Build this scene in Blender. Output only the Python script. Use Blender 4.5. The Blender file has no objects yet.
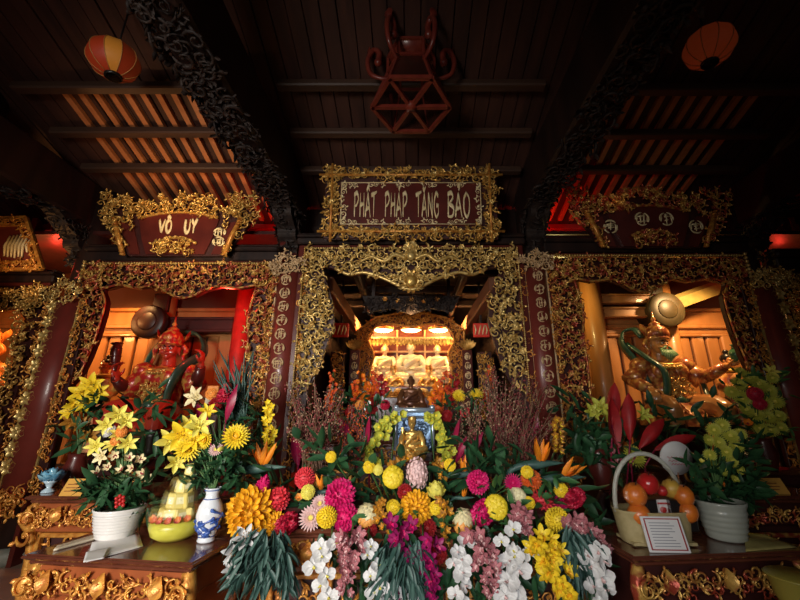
import bpy, math, random
import numpy as np
from mathutils import Vector, Matrix

rng = random.Random(7)
scene = bpy.context.scene
COL = scene.collection
PI = math.pi

# ------------------------------------------------------------------ camera model
F_PX, CX, EYE = 370.0, 411.0, 1.55
TILT = math.radians(16.75)
ST, CT = math.sin(TILT), math.cos(TILT)

def at(u, v, Y):
    """point of the hall seen at photo pixel (u, v), at distance Y from the viewer's plane"""
    xp, yp = (u - CX) / F_PX, (300.0 - v) / F_PX
    fw, up = CT - yp * ST, ST + yp * CT
    return Vector((xp / fw * Y, Y, EYE + up / fw * Y))

def px(v, Y):
    """size in metres of one photo pixel there"""
    return Y / F_PX / (CT - (300.0 - v) / F_PX * ST)

# ------------------------------------------------------------------ matrices
def Tm(x, y=None, z=None):
    if y is None: x, y, z = x
    m = np.eye(4); m[:3, 3] = (x, y, z); return m
def Sm(x, y=None, z=None):
    if y is None: y = z = x
    return np.diag([x, y, z, 1.0])
def Rm(axis, a):
    return np.array(Matrix.Rotation(a, 4, axis))
def align(d, spin=0.0):
    """rotation taking +Z onto d"""
    q = Vector(d).normalized().to_track_quat('Z', 'Y').to_matrix().to_4x4()
    return np.array(q) @ Rm('Z', spin)
def alignx(d, spin=0.0):
    q = Vector(d).normalized().to_track_quat('X', 'Z').to_matrix().to_4x4()
    return np.array(q) @ Rm('X', spin)

# ------------------------------------------------------------------ mesh builder
class MB:
    def __init__(s):
        s.v, s.f, s.n = [], [], 0
    def add(s, shape, M=None, smooth=True, mi=0):
        V, F = shape
        if M is not None:
            V = V @ M[:3, :3].T + M[:3, 3]
        s.v.append(V)
        for a in F:
            s.f.append((a + s.n, smooth, mi))
        s.n += len(V)
        return s
    def bounds(s):
        V = np.concatenate(s.v); return V.min(0), V.max(0)
    def mesh(s, name, mats, off=(0, 0, 0)):
        me = bpy.data.meshes.new(name)
        V = np.concatenate(s.v) - np.array(off)
        me.vertices.add(len(V)); me.vertices.foreach_set('co', V.astype(np.float32).ravel())
        loops = np.concatenate([a.ravel() for a, _, _ in s.f])
        tot = np.concatenate([np.full(len(a), a.shape[1]) for a, _, _ in s.f])
        sm = np.concatenate([np.full(len(a), q) for a, q, _ in s.f])
        mi = np.concatenate([np.full(len(a), q) for a, _, q in s.f])
        me.loops.add(len(loops)); me.loops.foreach_set('vertex_index', loops.astype(np.int32))
        st = np.concatenate([[0], np.cumsum(tot)[:-1]])
        me.polygons.add(len(tot)); me.polygons.foreach_set('loop_start', st.astype(np.int32))
        me.polygons.foreach_set('use_smooth', sm); me.polygons.foreach_set('material_index', mi.astype(np.int32))
        me.update(calc_edges=True); me.validate()
        for m in (mats if isinstance(mats, (list, tuple)) else [mats]): me.materials.append(m)
        return me

ORG = {}
def tag(o, label=None, cat=None, group=None, kind=None):
    if label: o['label'] = label
    if cat: o['category'] = cat
    if group: o['group'] = group
    if kind: o['kind'] = kind
    return o
def thing(name, label, cat, loc=(0, 0, 0), group=None, kind=None):
    o = bpy.data.objects.new(name, None); COL.objects.link(o)
    o.empty_display_size = 0.1
    o.location = loc; ORG[o.name] = tuple(loc)
    return tag(o, label, cat, group, kind)
def part(name, mb, mats, parent, label=None, local=False, loc=None):
    """a child mesh; its points are given in the hall's coordinates unless local"""
    off = (0, 0, 0) if local else ORG[parent.name]
    o = bpy.data.objects.new(name, mb if isinstance(mb, bpy.types.Mesh) else mb.mesh(name, mats, off))
    COL.objects.link(o); o.parent = parent
    ORG[o.name] = ORG[parent.name]
    if loc is not None: o.location = loc
    if label: o['label'] = label
    return o
def single(name, mb, mats, label, cat, group=None, kind=None):
    lo, hi = mb.bounds(); off = ((lo[0] + hi[0]) / 2, (lo[1] + hi[1]) / 2, lo[2])
    o = bpy.data.objects.new(name, mb.mesh(name, mats, off)); COL.objects.link(o)
    o.location = off; ORG[o.name] = off
    return tag(o, label, cat, group, kind)
def copy_tree(o, loc, label=None, parent=None, rot=None, scale=None, group=None):
    c = o.copy(); COL.objects.link(c); c.parent = parent
    if loc is not None: c.location = loc
    if rot is not None: c.rotation_euler = rot
    if scale is not None: c.scale = scale
    if label: c['label'] = label
    if group: c['group'] = group
    for ch in [x for x in o.children]: copy_tree(ch, None, None, c)
    return c

# ------------------------------------------------------------------ shapes: (points, [face arrays])
def box(x0, x1, y0, y1, z0, z1):
    V = np.array([(x, y, z) for x in (x0, x1) for y in (y0, y1) for z in (z0, z1)], float)
    F = np.array([(0, 1, 3, 2), (4, 6, 7, 5), (0, 4, 5, 1), (2, 3, 7, 6), (0, 2, 6, 4), (1, 5, 7, 3)])
    return V, [F]
def bbox(x0, x1, y0, y1, z0, z1, b=0.01):
    """box with its edges chamfered"""
    b = min(b, (x1 - x0) * .45, (y1 - y0) * .45, (z1 - z0) * .45)
    V, idx = [], {}
    cs = [(sx, sy, sz) for sx in (0, 1) for sy in (0, 1) for sz in (0, 1)]
    X, Y, Z = (x0, x1), (y0, y1), (z0, z1)
    for c in cs:
        for a in range(3):
            p = [X[c[0]], Y[c[1]], Z[c[2]]]
            for k in range(3):
                if k != a: p[k] += b if c[k] == 0 else -b
            idx[c, a] = len(V); V.append(p)
    Q, T = [], []
    for a in range(3):
        o1, o2 = [k for k in range(3) if k != a]
        for s in (0, 1):
            ring = []
            for (p, q) in ((0, 0), (1, 0), (1, 1), (0, 1)):
                c = [0, 0, 0]; c[a] = s; c[o1] = p; c[o2] = q; ring.append(idx[tuple(c), a])
            flip = (s == 0) ^ (a == 1)
            Q.append(ring[::-1] if flip else ring)
        for p in (0, 1):
            for q in (0, 1):
                c0 = [0, 0, 0]; c0[o1] = p; c0[o2] = q; c1 = list(c0); c1[a] = 1
                Q.append([idx[tuple(c0), o1], idx[tuple(c1), o1], idx[tuple(c1), o2], idx[tuple(c0), o2]])
    for c in cs: T.append([idx[c, 0], idx[c, 1], idx[c, 2]])
    return np.array(V, float), [np.array(Q), np.array(T)]
def gridfaces(n, m, wrap=False):
    F = []
    for i in range(n - 1):
        for j in range(m if wrap else m - 1):
            k = (j + 1) % m
            F.append((i * m + j, i * m + k, (i + 1) * m + k, (i + 1) * m + j))
    return np.array(F)
def sphere(nu=12, nv=8):
    return lathe([(math.sin(PI * i / nv), -math.cos(PI * i / nv)) for i in range(nv + 1)], nu)
def lathe(prof, k=24):
    n = len(prof)
    a = np.arange(k) * 2 * PI / k
    V = np.concatenate([np.stack([max(r, 1e-5) * np.cos(a), max(r, 1e-5) * np.sin(a), np.full(k, z)], 1) for r, z in prof])
    F = [gridfaces(n, k, True)]
    caps = []
    if prof[0][0] > 1e-4: caps.append(np.arange(k)[::-1])
    if prof[-1][0] > 1e-4: caps.append(np.arange(k) + (n - 1) * k)
    if caps: F.append(np.array(caps))
    return V, F
def frames(P):
    P = np.asarray(P, float); n = len(P)
    t = np.gradient(P, axis=0); t /= np.linalg.norm(t, axis=1)[:, None] + 1e-12
    up = np.array((0, 0, 1.0)) if abs(t[0][2]) < .9 else np.array((1.0, 0, 0))
    N = []; u = up - t[0] * up.dot(t[0]); u /= np.linalg.norm(u)
    for i in range(n):
        u = u - t[i] * u.dot(t[i]); u /= np.linalg.norm(u) + 1e-12; N.append(u.copy())
    N = np.array(N); return P, t, N, np.cross(t, N)
def tube(path, rad, k=6, flat=1.0, cap=True):
    P, t, N, B = frames(path); n = len(P)
    r = np.broadcast_to(np.asarray(rad, float), (n,))
    a = np.arange(k) * 2 * PI / k
    V = (P[:, None] + r[:, None, None] * (np.cos(a)[None, :, None] * N[:, None] + flat * np.sin(a)[None, :, None] * B[:, None])).reshape(-1, 3)
    F = [gridfaces(n, k, True)[:, ::-1]]
    if cap: F.append(np.array([np.arange(k), (np.arange(k) + (n - 1) * k)[::-1]]))
    return V, F
def ribbon(path, wid, nrm=None, thick=0.004):
    P, t, N, B = frames(path)
    if nrm is not None:
        nn = np.asarray(nrm, float); B = np.cross(t, nn); B /= np.linalg.norm(B, axis=1)[:, None] + 1e-9; N = np.cross(B, t)
    w = np.broadcast_to(np.asarray(wid, float), (len(P),))[:, None]
    V = np.stack([P + B * w + N * thick, P + N * thick * 2.2, P - B * w + N * thick, P - B * w - N * thick, P - N * thick, P + B * w - N * thick], 1).reshape(-1, 3)
    return V, [gridfaces(len(P), 6, True), np.array([np.arange(6)[::-1], np.arange(6) + (len(P) - 1) * 6])]
def prism(poly, y0, y1):
    """outline in x,z extruded from y0 (front) to y1"""
    n = len(poly); A = np.array([(x, y0, z) for x, z in poly] + [(x, y1, z) for x, z in poly], float)
    area = sum(poly[i][0] * poly[(i + 1) % n][1] - poly[(i + 1) % n][0] * poly[i][1] for i in range(n))
    o = np.arange(n) if area > 0 else np.arange(n)[::-1]
    side = np.array([(o[i], o[i] + n, o[(i + 1) % n] + n, o[(i + 1) % n]) for i in range(n)])
    return A, [o[None, :], (o + n)[::-1][None, :], side]
def petal(L=1, W=.4, curl=.3, cup=.15, n=6, m=3, peak=.55, tip=.04, thick=0.0):
    """a petal along +X, face up +Z"""
    V = []
    for i in range(n):
        t = i / (n - 1)
        s = t ** (math.log(.5) / math.log(peak))
        w = W * .5 * max(math.sin(PI * s) ** .8, tip if i else .18)
        for j in range(m):
            q = -1 + 2 * j / (m - 1)
            V.append((L * (t - .25 * abs(curl) * t ** 3), w * q, L * curl * t * t + cup * W * (q * q - .5) * math.sin(PI * min(1, t + .1))))
    return np.array(V, float), [gridfaces(n, m)]
def merge(lst):
    mb = MB()
    for s, M in lst: mb.add(s, M)
    groups = {}
    for a, _, _ in mb.f: groups.setdefault(a.shape[1], []).append(a)
    return np.concatenate(mb.v), [np.concatenate(g) for g in groups.values()]
SPH = sphere(10, 7)
SPH_L = sphere(7, 5)
SPH_H = sphere(24, 16)
def ball(mb, c, r, M=None, shape=None, **k):
    r = (r, r, r) if not hasattr(r, '__len__') else r
    m = Tm(*c) @ (M if M is not None else np.eye(4)) @ Sm(*r)
    mb.add(shape or SPH, m, **k)
def bar(mb, a, b, w, h=None, **k):
    """a square-section bar from a to b"""
    a, b = Vector(a), Vector(b); d = b - a
    mb.add(box(-w / 2, w / 2, -(h or w) / 2, (h or w) / 2, 0, d.length), Tm(*a) @ align(d), smooth=False, **k)
def catmull(pts, n=6):
    P = [np.array(p, float) for p in pts]; P = [2 * P[0] - P[1]] + P + [2 * P[-1] - P[-2]]
    out = []
    for i in range(1, len(P) - 2):
        for j in range(n):
            t = j / n; a, b, c, d = P[i - 1:i + 3]
            out.append(.5 * (2 * b + (c - a) * t + (2 * a - 5 * b + 4 * c - d) * t * t + (3 * b - a - 3 * c + d) * t ** 3))
    out.append(P[-2]); return np.array(out)

# ------------------------------------------------------------------ materials
MATS = {}
def mat(name, c1, c2=None, rough=.5, metal=0.0, scale=30.0, bump=0.0, bscale=None, emit=None, estr=0.0, coat=0.0, alpha=1.0, trans=0.0, detail=3.0, stretch=None, sss=0.0, lo=.35, hi=.65):
    if name in MATS: return MATS[name]
    m = bpy.data.materials.new(name); m.use_nodes = True
    nt = m.node_tree; p = nt.nodes['Principled BSDF']
    p.inputs['Base Color'].default_value = (*c1, 1); p.inputs['Roughness'].default_value = rough
    p.inputs['Metallic'].default_value = metal; p.inputs['Coat Weight'].default_value = coat
    p.inputs['Alpha'].default_value = alpha; p.inputs['Transmission Weight'].default_value = trans
    if sss:
        p.inputs['Subsurface Weight'].default_value = sss; p.inputs['Subsurface Radius'].default_value = (.02, .01, .006)
    if c2 is not None or bump:
        tc = nt.nodes.new('ShaderNodeTexCoord'); mp = nt.nodes.new('ShaderNodeMapping')
        nt.links.new(tc.outputs['Object'], mp.inputs['Vector'])
        if stretch: mp.inputs['Scale'].default_value = stretch
        if c2 is not None:
            nz = nt.nodes.new('ShaderNodeTexNoise'); nz.inputs['Scale'].default_value = scale; nz.inputs['Detail'].default_value = detail
            rp = nt.nodes.new('ShaderNodeValToRGB'); rp.color_ramp.elements[0].position = lo; rp.color_ramp.elements[1].position = hi
            rp.color_ramp.elements[0].color = (*c1, 1); rp.color_ramp.elements[1].color = (*c2, 1)
            nt.links.new(mp.outputs['Vector'], nz.inputs['Vector']); nt.links.new(nz.outputs['Fac'], rp.inputs['Fac'])
            nt.links.new(rp.outputs['Color'], p.inputs['Base Color'])
        if bump:
            nb = nt.nodes.new('ShaderNodeTexNoise'); nb.inputs['Scale'].default_value = bscale or scale * 2; nb.inputs['Detail'].default_value = 2
            bp = nt.nodes.new('ShaderNodeBump'); bp.inputs['Strength'].default_value = bump; bp.inputs['Distance'].default_value = .01
            nt.links.new(mp.outputs['Vector'], nb.inputs['Vector']); nt.links.new(nb.outputs['Fac'], bp.inputs['Height'])
            nt.links.new(bp.outputs['Normal'], p.inputs['Normal'])
    if emit:
        p.inputs['Emission Color'].default_value = (*emit, 1); p.inputs['Emission Strength'].default_value = estr
    MATS[name] = m; return m

WOOD_D = mat('dark_timber', (.013, .006, .005), (.032, .013, .009), .5, scale=6, stretch=(1, 1, .15), bump=.25, bscale=25)
WOOD_C = mat('ceiling_boards', (.04, .014, .009), (.075, .026, .016), .65, scale=9, stretch=(1, .12, .12), bump=.2, bscale=30)
WOOD_R = mat('rafter_wood', (.55, .2, .07), (.45, .15, .05), .55, scale=10, bump=.1, bscale=40)
LACQ = mat('red_brown_lacquer', (.085, .014, .011), (.12, .02, .014), .3, scale=5, coat=.3, bump=.03)
COUP = mat('couplet_lacquer', (.17, .028, .02), (.21, .036, .026), .38, scale=5, coat=.2, bump=.03)
LACQ_D = mat('deep_brown_lacquer', (.035, .007, .006), (.055, .011, .009), .5, scale=6, coat=.08)
TABLE = mat('altar_table_lacquer', (.28, .07, .022), (.38, .1, .03), .35, scale=8, coat=.3, bump=.05)
TOPW = mat('table_top_lacquer', (.11, .03, .018), (.15, .045, .024), .18, scale=6, coat=.5)
GOLD = mat('gilt_carving', (.78, .5, .14), (.5, .25, .05), .32, .55, scale=22, bump=.3, bscale=60)
GOLDP = mat('pale_gilt_carving', (.88, .65, .25), (.55, .32, .07), .3, .5, scale=20, bump=.3, bscale=60)
GOLDR = mat('red_gilt_carving', (.72, .42, .1), (.4, .06, .03), .35, .4, scale=14, bump=.3, bscale=60, lo=.42, hi=.58)
GOLDO = mat('orange_gilt_carving', (.85, .42, .08), (.5, .17, .03), .35, .35, scale=22, bump=.3, bscale=60)
CREAM = mat('pale_gilt_lettering', (.95, .8, .5), (.85, .66, .33), .4, .15, scale=30)
PANEL = mat('bay_panel_wood', (.55, .24, .075), (.45, .18, .05), .4, scale=7, stretch=(1, 1, .12), bump=.1, bscale=30, coat=.2)
PANELD = mat('bay_panel_groove', (.1, .035, .015), None, .6)
REDP = mat('red_painted_board', (.5, .03, .02), (.35, .02, .015), .5, scale=8)
FLOOR = mat('floor_tile', (.34, .24, .17), (.4, .29, .21), .3, scale=4, bump=.05)
STONE = mat('pale_stone', (.3, .3, .25), (.22, .22, .18), .6, scale=18, bump=.2)
CARVD = mat('dark_carved_timber', (.012, .006, .005), (.028, .014, .009), .7, scale=12, bump=.5, bscale=40)

# ------------------------------------------------------------------ carving
def scroll(turns=1.3, k=4, n=13, r0=.5, thick=.1, lobes=2, seed=0):
    r_ = random.Random(seed)
    P, R = [], []
    for i in range(n):
        t = i / (n - 1); a = turns * 2 * PI * t; r = r0 * (1 - t) ** .75 + .06
        P.append((r * math.cos(a) - .05, -.16 * math.sin(PI * t) - .05 * t, r * math.sin(a)))
        R.append(thick * (1.15 - .75 * t) * (.35 + .65 * min(1, t * 6)))
    out = [(tube(P, R, k), None), (SPH_L, Tm(*P[-1]) @ Sm(thick * .9))]
    for q in range(lobes):
        i = r_.randrange(1, n - 4); a = r_.uniform(0, 2 * PI)
        out.append((petal(.45, .26, .35, .5, 4, 3), Tm(*P[i]) @ Rm('Y', -a) @ Rm('X', PI / 2)))
    return merge(out)
def rosette(n=6):
    out = [(SPH_L, Tm(0, -.08, 0) @ Sm(.14, .12, .14))]
    for i in range(n):
        out.append((petal(.46, .3, .25, .4, 4, 3), Rm('Y', i * 2 * PI / n) @ Rm('X', PI / 2)))
    return merge(out)
def leafspray(seed):
    r_ = random.Random(seed); out = []
    for i in range(5):
        out.append((petal(.6, .2, r_.uniform(.1, .5), .6, 4, 3), Tm(-.2 + .1 * i, 0, 0) @ Rm('Y', r_.uniform(-2.2, .6)) @ Rm('X', PI / 2)))
    out.append((tube([(-.45, 0, 0), (0, -.1, .08), (.4, 0, 0)], [.06, .07, .03], 4), None))
    return merge(out)
ORN = [scroll(1.3, seed=1), scroll(1.0, thick=.13, seed=2), scroll(1.6, thick=.08, lobes=3, seed=3), scroll(.8, thick=.12, lobes=3, seed=4), leafspray(5), leafspray(6), rosette()]
def inside(poly, x, z):
    c = False; n = len(poly)
    for i in range(n):
        (x1, z1), (x2, z2) = poly[i], poly[i - 1]
        if (z1 > z) != (z2 > z) and x < (x2 - x1) * (z - z1) / (z2 - z1) + x1: c = not c
    return c
def filigree(mb, poly, y, step, size=1.35, seed=0, orn=None, M=None, mirror=None, depth=.03, grow=0):
    """scrolls, leaves and flowers carved over an outline in x,z, standing out of the plane y towards the viewer"""
    r_ = random.Random(seed); orn = orn or ORN
    xs = [p[0] for p in poly]; zs = [p[1] for p in poly]
    z = min(zs); row = 0
    while z <= max(zs):
        x = min(xs) + (row % 2) * step * .5
        while x <= max(xs):
            jx, jz = x + r_.uniform(-.3, .3) * step, z + r_.uniform(-.3, .3) * step
            if inside(poly, jx, jz) and (mirror is None or jx <= mirror):
                o = r_.choice(orn); s = step * size * r_.uniform(.8, 1.15); a = r_.uniform(0, 2 * PI); d = r_.uniform(0, depth)
                fl = r_.choice((-1, 1))
                m = Tm(jx, y - d, jz) @ Rm('Y', a) @ Sm(s * fl, s, s)
                mb.add(o, m if M is None else M @ m)
                if mirror is not None:
                    m = Tm(2 * mirror - jx, y - d, jz) @ Sm(-1, 1, 1) @ Rm('Y', a) @ Sm(s * fl, s, s)
                    mb.add(o, m if M is None else M @ m)
            x += step
        z += step * .87; row += 1
    return mb
def beads(mb, a, b, r, gap=2.1):
    a, b = Vector(a), Vector(b); n = max(2, int((b - a).length / (r * gap)))
    for i in range(n + 1):
        p = a.lerp(b, i / n); ball(mb, p, r, shape=SPH_L)

# ------------------------------------------------------------------ brush lettering
GL = {
 'P': [[(.15, 0), (.2, 1.02)], [(.05, .92), (.6, 1.0), (.85, .75), (.55, .5), (.2, .45)]],
 'H': [[(.1, 0), (.15, 1)], [(.8, 0), (.78, 1)], [(.12, .5), (.8, .55)]],
 'A': [[(0, 0), (.42, 1)], [(.42, 1), (.92, -.03)], [(.18, .34), (.75, .38)]],
 'T': [[(-.05, .9), (.5, .97), (1.0, 1.05)], [(.48, .97), (.42, 0)]],
 'N': [[(.1, 0), (.12, 1)], [(.12, 1), (.8, 0)], [(.8, -.05), (.82, 1)]],
 'G': [[(.85, .85), (.5, 1), (.15, .7), (.12, .3), (.45, 0), (.85, .15), (.85, .48)], [(.5, .47), (.95, .5)]],
 'B': [[(.1, 0), (.16, 1)], [(.05, .95), (.6, 1), (.75, .78), (.2, .55)], [(.2, .55), (.85, .38), (.7, .05), (.1, 0)]],
 'O': [[(.5, 1), (.15, .75), (.15, .25), (.5, 0), (.85, .25), (.85, .75), (.5, 1)]],
 'U': [[(.1, 1), (.12, .25), (.45, 0), (.8, .25), (.82, 1.02)]],
 'Y': [[(.05, 1), (.45, .5)], [(.9, 1.02), (.45, .5), (.4, -.05)]],
 'V': [[(.0, 1), (.42, 0)], [(.42, 0), (.9, 1.02)]],
 'D': [[(.12, 0), (.15, 1)], [(.05, .97), (.6, .9), (.85, .5), (.6, .08), (.1, 0)]],
 'C': [[(.85, .85), (.5, 1), (.15, .7), (.12, .3), (.45, 0), (.88, .15)]],
 'I': [[(.4, 0), (.45, 1)]],
 '^': [[(.2, 1.08), (.45, 1.25), (.75, 1.08)]],
 '.': [[(.45, -.16), (.5, -.2)]],
 "'": [[(.45, 1.1), (.7, 1.3)]],
 'u': [[(.2, 1.25), (.42, 1.1), (.7, 1.26)]],
 '?': [[(.35, 1.28), (.6, 1.32), (.6, 1.18), (.48, 1.1)]],
}
def letter(mb, keys, M, w=.07):
    """keys: a capital and its accents; drawn in the x,z plane, unit height"""
    for k in keys:
        for st in GL[k]:
            P = catmull([(x, 0, z) for x, z in st], 4) if len(st) > 2 else np.array([(st[0][0] * (1 - t) + st[1][0] * t, 0, st[0][1] * (1 - t) + st[1][1] * t) for t in np.linspace(0, 1, 6)])
            n = len(P); R = [w * (1.15 - .65 * abs(i / (n - 1) - .25) / .75) for i in range(n)]
            V, F = tube(P, R, 6)
            V = V.copy(); V[:, 1] *= .35
            mb.add((V, F), M)
def medallion(mb, M, seed):
    """a round character made of brush strokes that fill a disc of unit radius"""
    r_ = random.Random(seed); n = r_.choice((3, 4)); a0 = r_.uniform(0, 6)
    for q in range(3):
        P = [(1.0 * math.cos(a0 + q * 2.09 + e), 0, 1.0 * math.sin(a0 + q * 2.09 + e)) for e in np.linspace(0, 1.75, 8)]
        V, F = tube(P, [.06, .13, .16, .16, .16, .15, .12, .06], 5); V[:, 1] *= .5; mb.add((V, F), M)
    for i in range(n):
        x = -.75 + 1.5 * i / (n - 1) + r_.uniform(-.06, .06); h = math.sqrt(max(.1, 1 - x * x))
        a, b = (-h * r_.uniform(.5, 1), h * r_.uniform(.5, 1))
        V, F = tube([(x + r_.uniform(-.1, .1), 0, a), (x, 0, (a + b) / 2), (x + r_.uniform(-.1, .1), 0, b)], [.1, .15, .12], 5); V[:, 1] *= .5; mb.add((V, F), M)
    for i in range(3):
        z = r_.uniform(-.6, .7); w = math.sqrt(1 - z * z) * .9
        V, F = tube([(-w * r_.uniform(.2, 1), 0, z - .05), (0, 0, z + .05), (w * r_.uniform(.2, 1), 0, z + .1)], [.12, .13, .09], 5); V[:, 1] *= .5; mb.add((V, F), M)
# ================================================================== THE HALL
def struct(name, mb, mats, parent=None):
    if parent: return part(name, mb, mats, parent)
    o = single(name, mb, mats, None, None); o['kind'] = 'structure'; return o
def zroof(Y): return 4.57 + .31 * (4.6 - Y)
def Yroof(v):
    yp = (300 - v) / F_PX; return 4.446 / ((ST + yp * CT) / (CT - yp * ST) + .31)

m = MB(); m.add(box(-7.2, 7.2, -2.5, 10.0, -.1, 0), smooth=False)
for i in range(18):
    m.add(box(-7.2 + i * .8, -7.195 + i * .8, -2.5, 4.9, 0, .001), smooth=False)
struct('floor', m, FLOOR)
m = MB(); m.add(box(-7.3, -7.1, -2.5, 10, 0, 7), smooth=False); struct('wall_left', m, WOOD_D)
m = MB(); m.add(box(7.1, 7.3, -2.5, 10, 0, 7), smooth=False); struct('wall_right', m, WOOD_D)
m = MB(); m.add(box(-7.2, 7.2, 9.9, 10.1, 0, 5), smooth=False); struct('wall_back', m, LACQ_D)

# sloping roof: boards, with rafters and purlins below
m = MB(); r_ = random.Random(3)
w = .16
x = -7.1
while x < 7.1:
    dz = r_.uniform(-.012, .006)
    Y0, Y1 = -2.5, 5.4
    V = np.array([(x, Y0, zroof(Y0) + dz), (x + w - .012, Y0, zroof(Y0) + dz), (x + w - .012, Y1, zroof(Y1) + dz), (x, Y1, zroof(Y1) + dz)])
    V = np.concatenate([V, V + (0, 0, .08)])
    m.add((V, [np.array([(0, 3, 2, 1), (4, 5, 6, 7), (0, 1, 5, 4), (1, 2, 6, 5), (2, 3, 7, 6), (3, 0, 4, 7)])]), smooth=False); x += w
V = np.array([(-7.2, -2.5, zroof(-2.5) + .09), (7.2, -2.5, zroof(-2.5) + .09), (7.2, 5.4, zroof(5.4) + .09), (-7.2, 5.4, zroof(5.4) + .09)])
m.add((V, [np.array([(0, 1, 2, 3)])]), smooth=False)
ceil = struct('ceiling', m, WOOD_C)
def sloped(x0, x1, Y0, Y1, t, d0=0.0):
    A = []
    for Y in (Y0, Y1):
        for xx in (x0, x1):
            A += [(xx, Y, zroof(Y) - d0), (xx, Y, zroof(Y) - d0 - t)]
    return np.array(A), [np.array([(0, 2, 3, 1), (4, 5, 7, 6), (0, 1, 5, 4), (2, 6, 7, 3), (1, 3, 7, 5), (0, 4, 6, 2)])]
for sgn in (-1, 1):
    for i in range(11):
        xc = sgn * (2.12 + i * .172)
        m = MB(); m.add(sloped(xc - .031, xc + .031, Yroof(84), 5.1, .05, .012), smooth=False)
        part('rafter', m, WOOD_R, ceil)
for x0, x1, vs, hh in ((-4.3, -1.75, (80, 125, 161), .09), (-1.45, 1.45, (78, 126, 164), .08), (1.75, 4.3, (82, 127, 163), .09)):
    for v in vs:
        Y = Yroof(v); z = zroof(Y) - .062
        m = MB(); m.add(bbox(x0, x1, Y - .055, Y + .055, z - hh, z, .015), smooth=False)
        part('purlin', m, mat('purlin_timber', (.05, .024, .015), (.075, .036, .022), .55, scale=8, stretch=(.15, 1, 1)), ceil)
m = MB(); m.add(bbox(-7, 7, 1.75, 1.95, zroof(1.85) - .28, zroof(1.85) - .01, .02), smooth=False); part('purlin', m, WOOD_D, ceil)

# columns
def column(X, Y, r, label, z1=None):
    z1 = z1 or zroof(Y) + .02
    t = thing('timber_column', label, 'column', (X, Y, 0), 'timber columns of the hall')
    m = MB(); m.add(lathe([(r * .96, .14), (r * 1.02, 1.5), (r, 3), (r * .92, z1)], 28), Tm(X, Y, 0)); part('shaft', m, WOOD_D, t)
    m = MB(); m.add(lathe([(r * 1.5, 0), (r * 1.5, .05), (r * 1.62, .09), (r * 1.3, .145), (0, .146)], 28), Tm(X, Y, 0)); part('stone_base', m, STONE, t, 'pale stone base')
    return t
column(-1.66, 4.78, .15, 'dark round column behind the couplet board between left bay and central bay')
column(1.66, 4.78, .15, 'dark round column behind the couplet board between central bay and right bay')
column(-4.38, 4.7, .17, 'dark round column carrying the thick couplet board at far left')
column(4.55, 4.7, .17, 'dark round column carrying the dim couplet board at far right')
column(-4.85, 3.3, .28, 'huge black column rising out of the top left corner near the striped lantern')
column(4.85, 3.3, .28, 'huge black column rising out of the top right corner near the dim lantern')

# carved main beams running from the facade columns towards the viewer
def carved_beam(X, label, z=4.12, w=.3, Y0=-.6, Y1=4.75, seed=0, cr=.13, h=.62):
    t = thing('carved_beam', label, 'beam', (X, Y1, z), 'carved timber beams under the roof')
    m = MB(); m.add(bbox(X - w / 2, X + w / 2, Y0, Y1, z, z + h, .03), smooth=False); part('beam_body', m, WOOD_D, t)
    m = MB()
    # carving under the beam and on its outer flank
    poly = [(Y0 + 1.3, -w * .5), (Y1 - .1, -w * .5), (Y1 - .1, w * .5), (Y0 + 1.3, w * .5)]
    M = Tm(X, 0, z) @ np.array([(0, 0, 1, 0), (1, 0, 0, 0), (0, 1, 0, 0), (0, 0, 0, 1.0)])
    filigree(m, poly, 0, cr * .8, 1.4, seed, M=M, depth=.03)
    poly = [(Y0 + 1.3, z), (Y1 - .1, z), (Y1 - .1, z + h * .7), (Y0 + 1.3, z + h * .8)]
    sg = -1 if X > 0 else 1
    M = Tm(X - sg * w / 2, 0, 0) @ np.array([(0, sg, 0, 0), (1, 0, 0, 0), (0, 0, 1, 0), (0, 0, 0, 1.0)])
    filigree(m, poly, 0, cr, 1.4, seed + 1, M=M, depth=.03)
    part('relief', m, CARVD, t, 'dark scrollwork relief')
    # bracket below, at the column
    m = MB()
    prof = [(0, -.55)] + [(.03 + .57 * q ** 1.8 + .035 * math.sin(q * 19), -.55 + .54 * q) for q in np.linspace(0, 1, 24)] + [(.62, 0), (0, 0)]
    P = prism([(p, q) for p, q in prof], -w * .4, w * .4)
    Mx = Tm(X, Y1 - .1, z) @ np.array([(0, 1, 0, 0), (-1, 0, 0, 0), (0, 0, 1, 0), (0, 0, 0, 1.0)])
    m.add(P, Mx, smooth=False)
    for q in np.linspace(.05, .95, 10): m.add(ORN[int(q * 50) % 6], Mx @ Tm(.05 + .57 * q ** 1.8, 0, -.56 + .54 * q) @ Rm('Y', q * 9) @ Rm('Z', PI / 2) @ Sm(.13))
    filigree(m, [(.02, -.45), (.15, -.25), (.5, -.05), (.02, -.02)], -w * .4, .1, 1.4, seed + 4, M=Mx)
    filigree(m, [(.02, -.45), (.15, -.25), (.5, -.05), (.02, -.02)], -w * .4, .1, 1.4, seed + 5, M=Mx @ Sm(1, -1, 1))
    part('bracket', m, CARVD, t)
carved_beam(-1.66, 'long carved beam slanting down to the left of the hanging hexagonal lantern', seed=11)
carved_beam(1.66, 'long carved beam slanting down to the right of the hanging hexagonal lantern', seed=21)
carved_beam(-4.5, 'carved beam reaching from the huge left column to the far left couplet column', Y0=2.3, seed=31, z=3.98, w=.26)
carved_beam(4.62, 'carved beam reaching from the huge right column to the far right couplet column', Y0=2.3, seed=41, z=3.98, w=.26)

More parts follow.
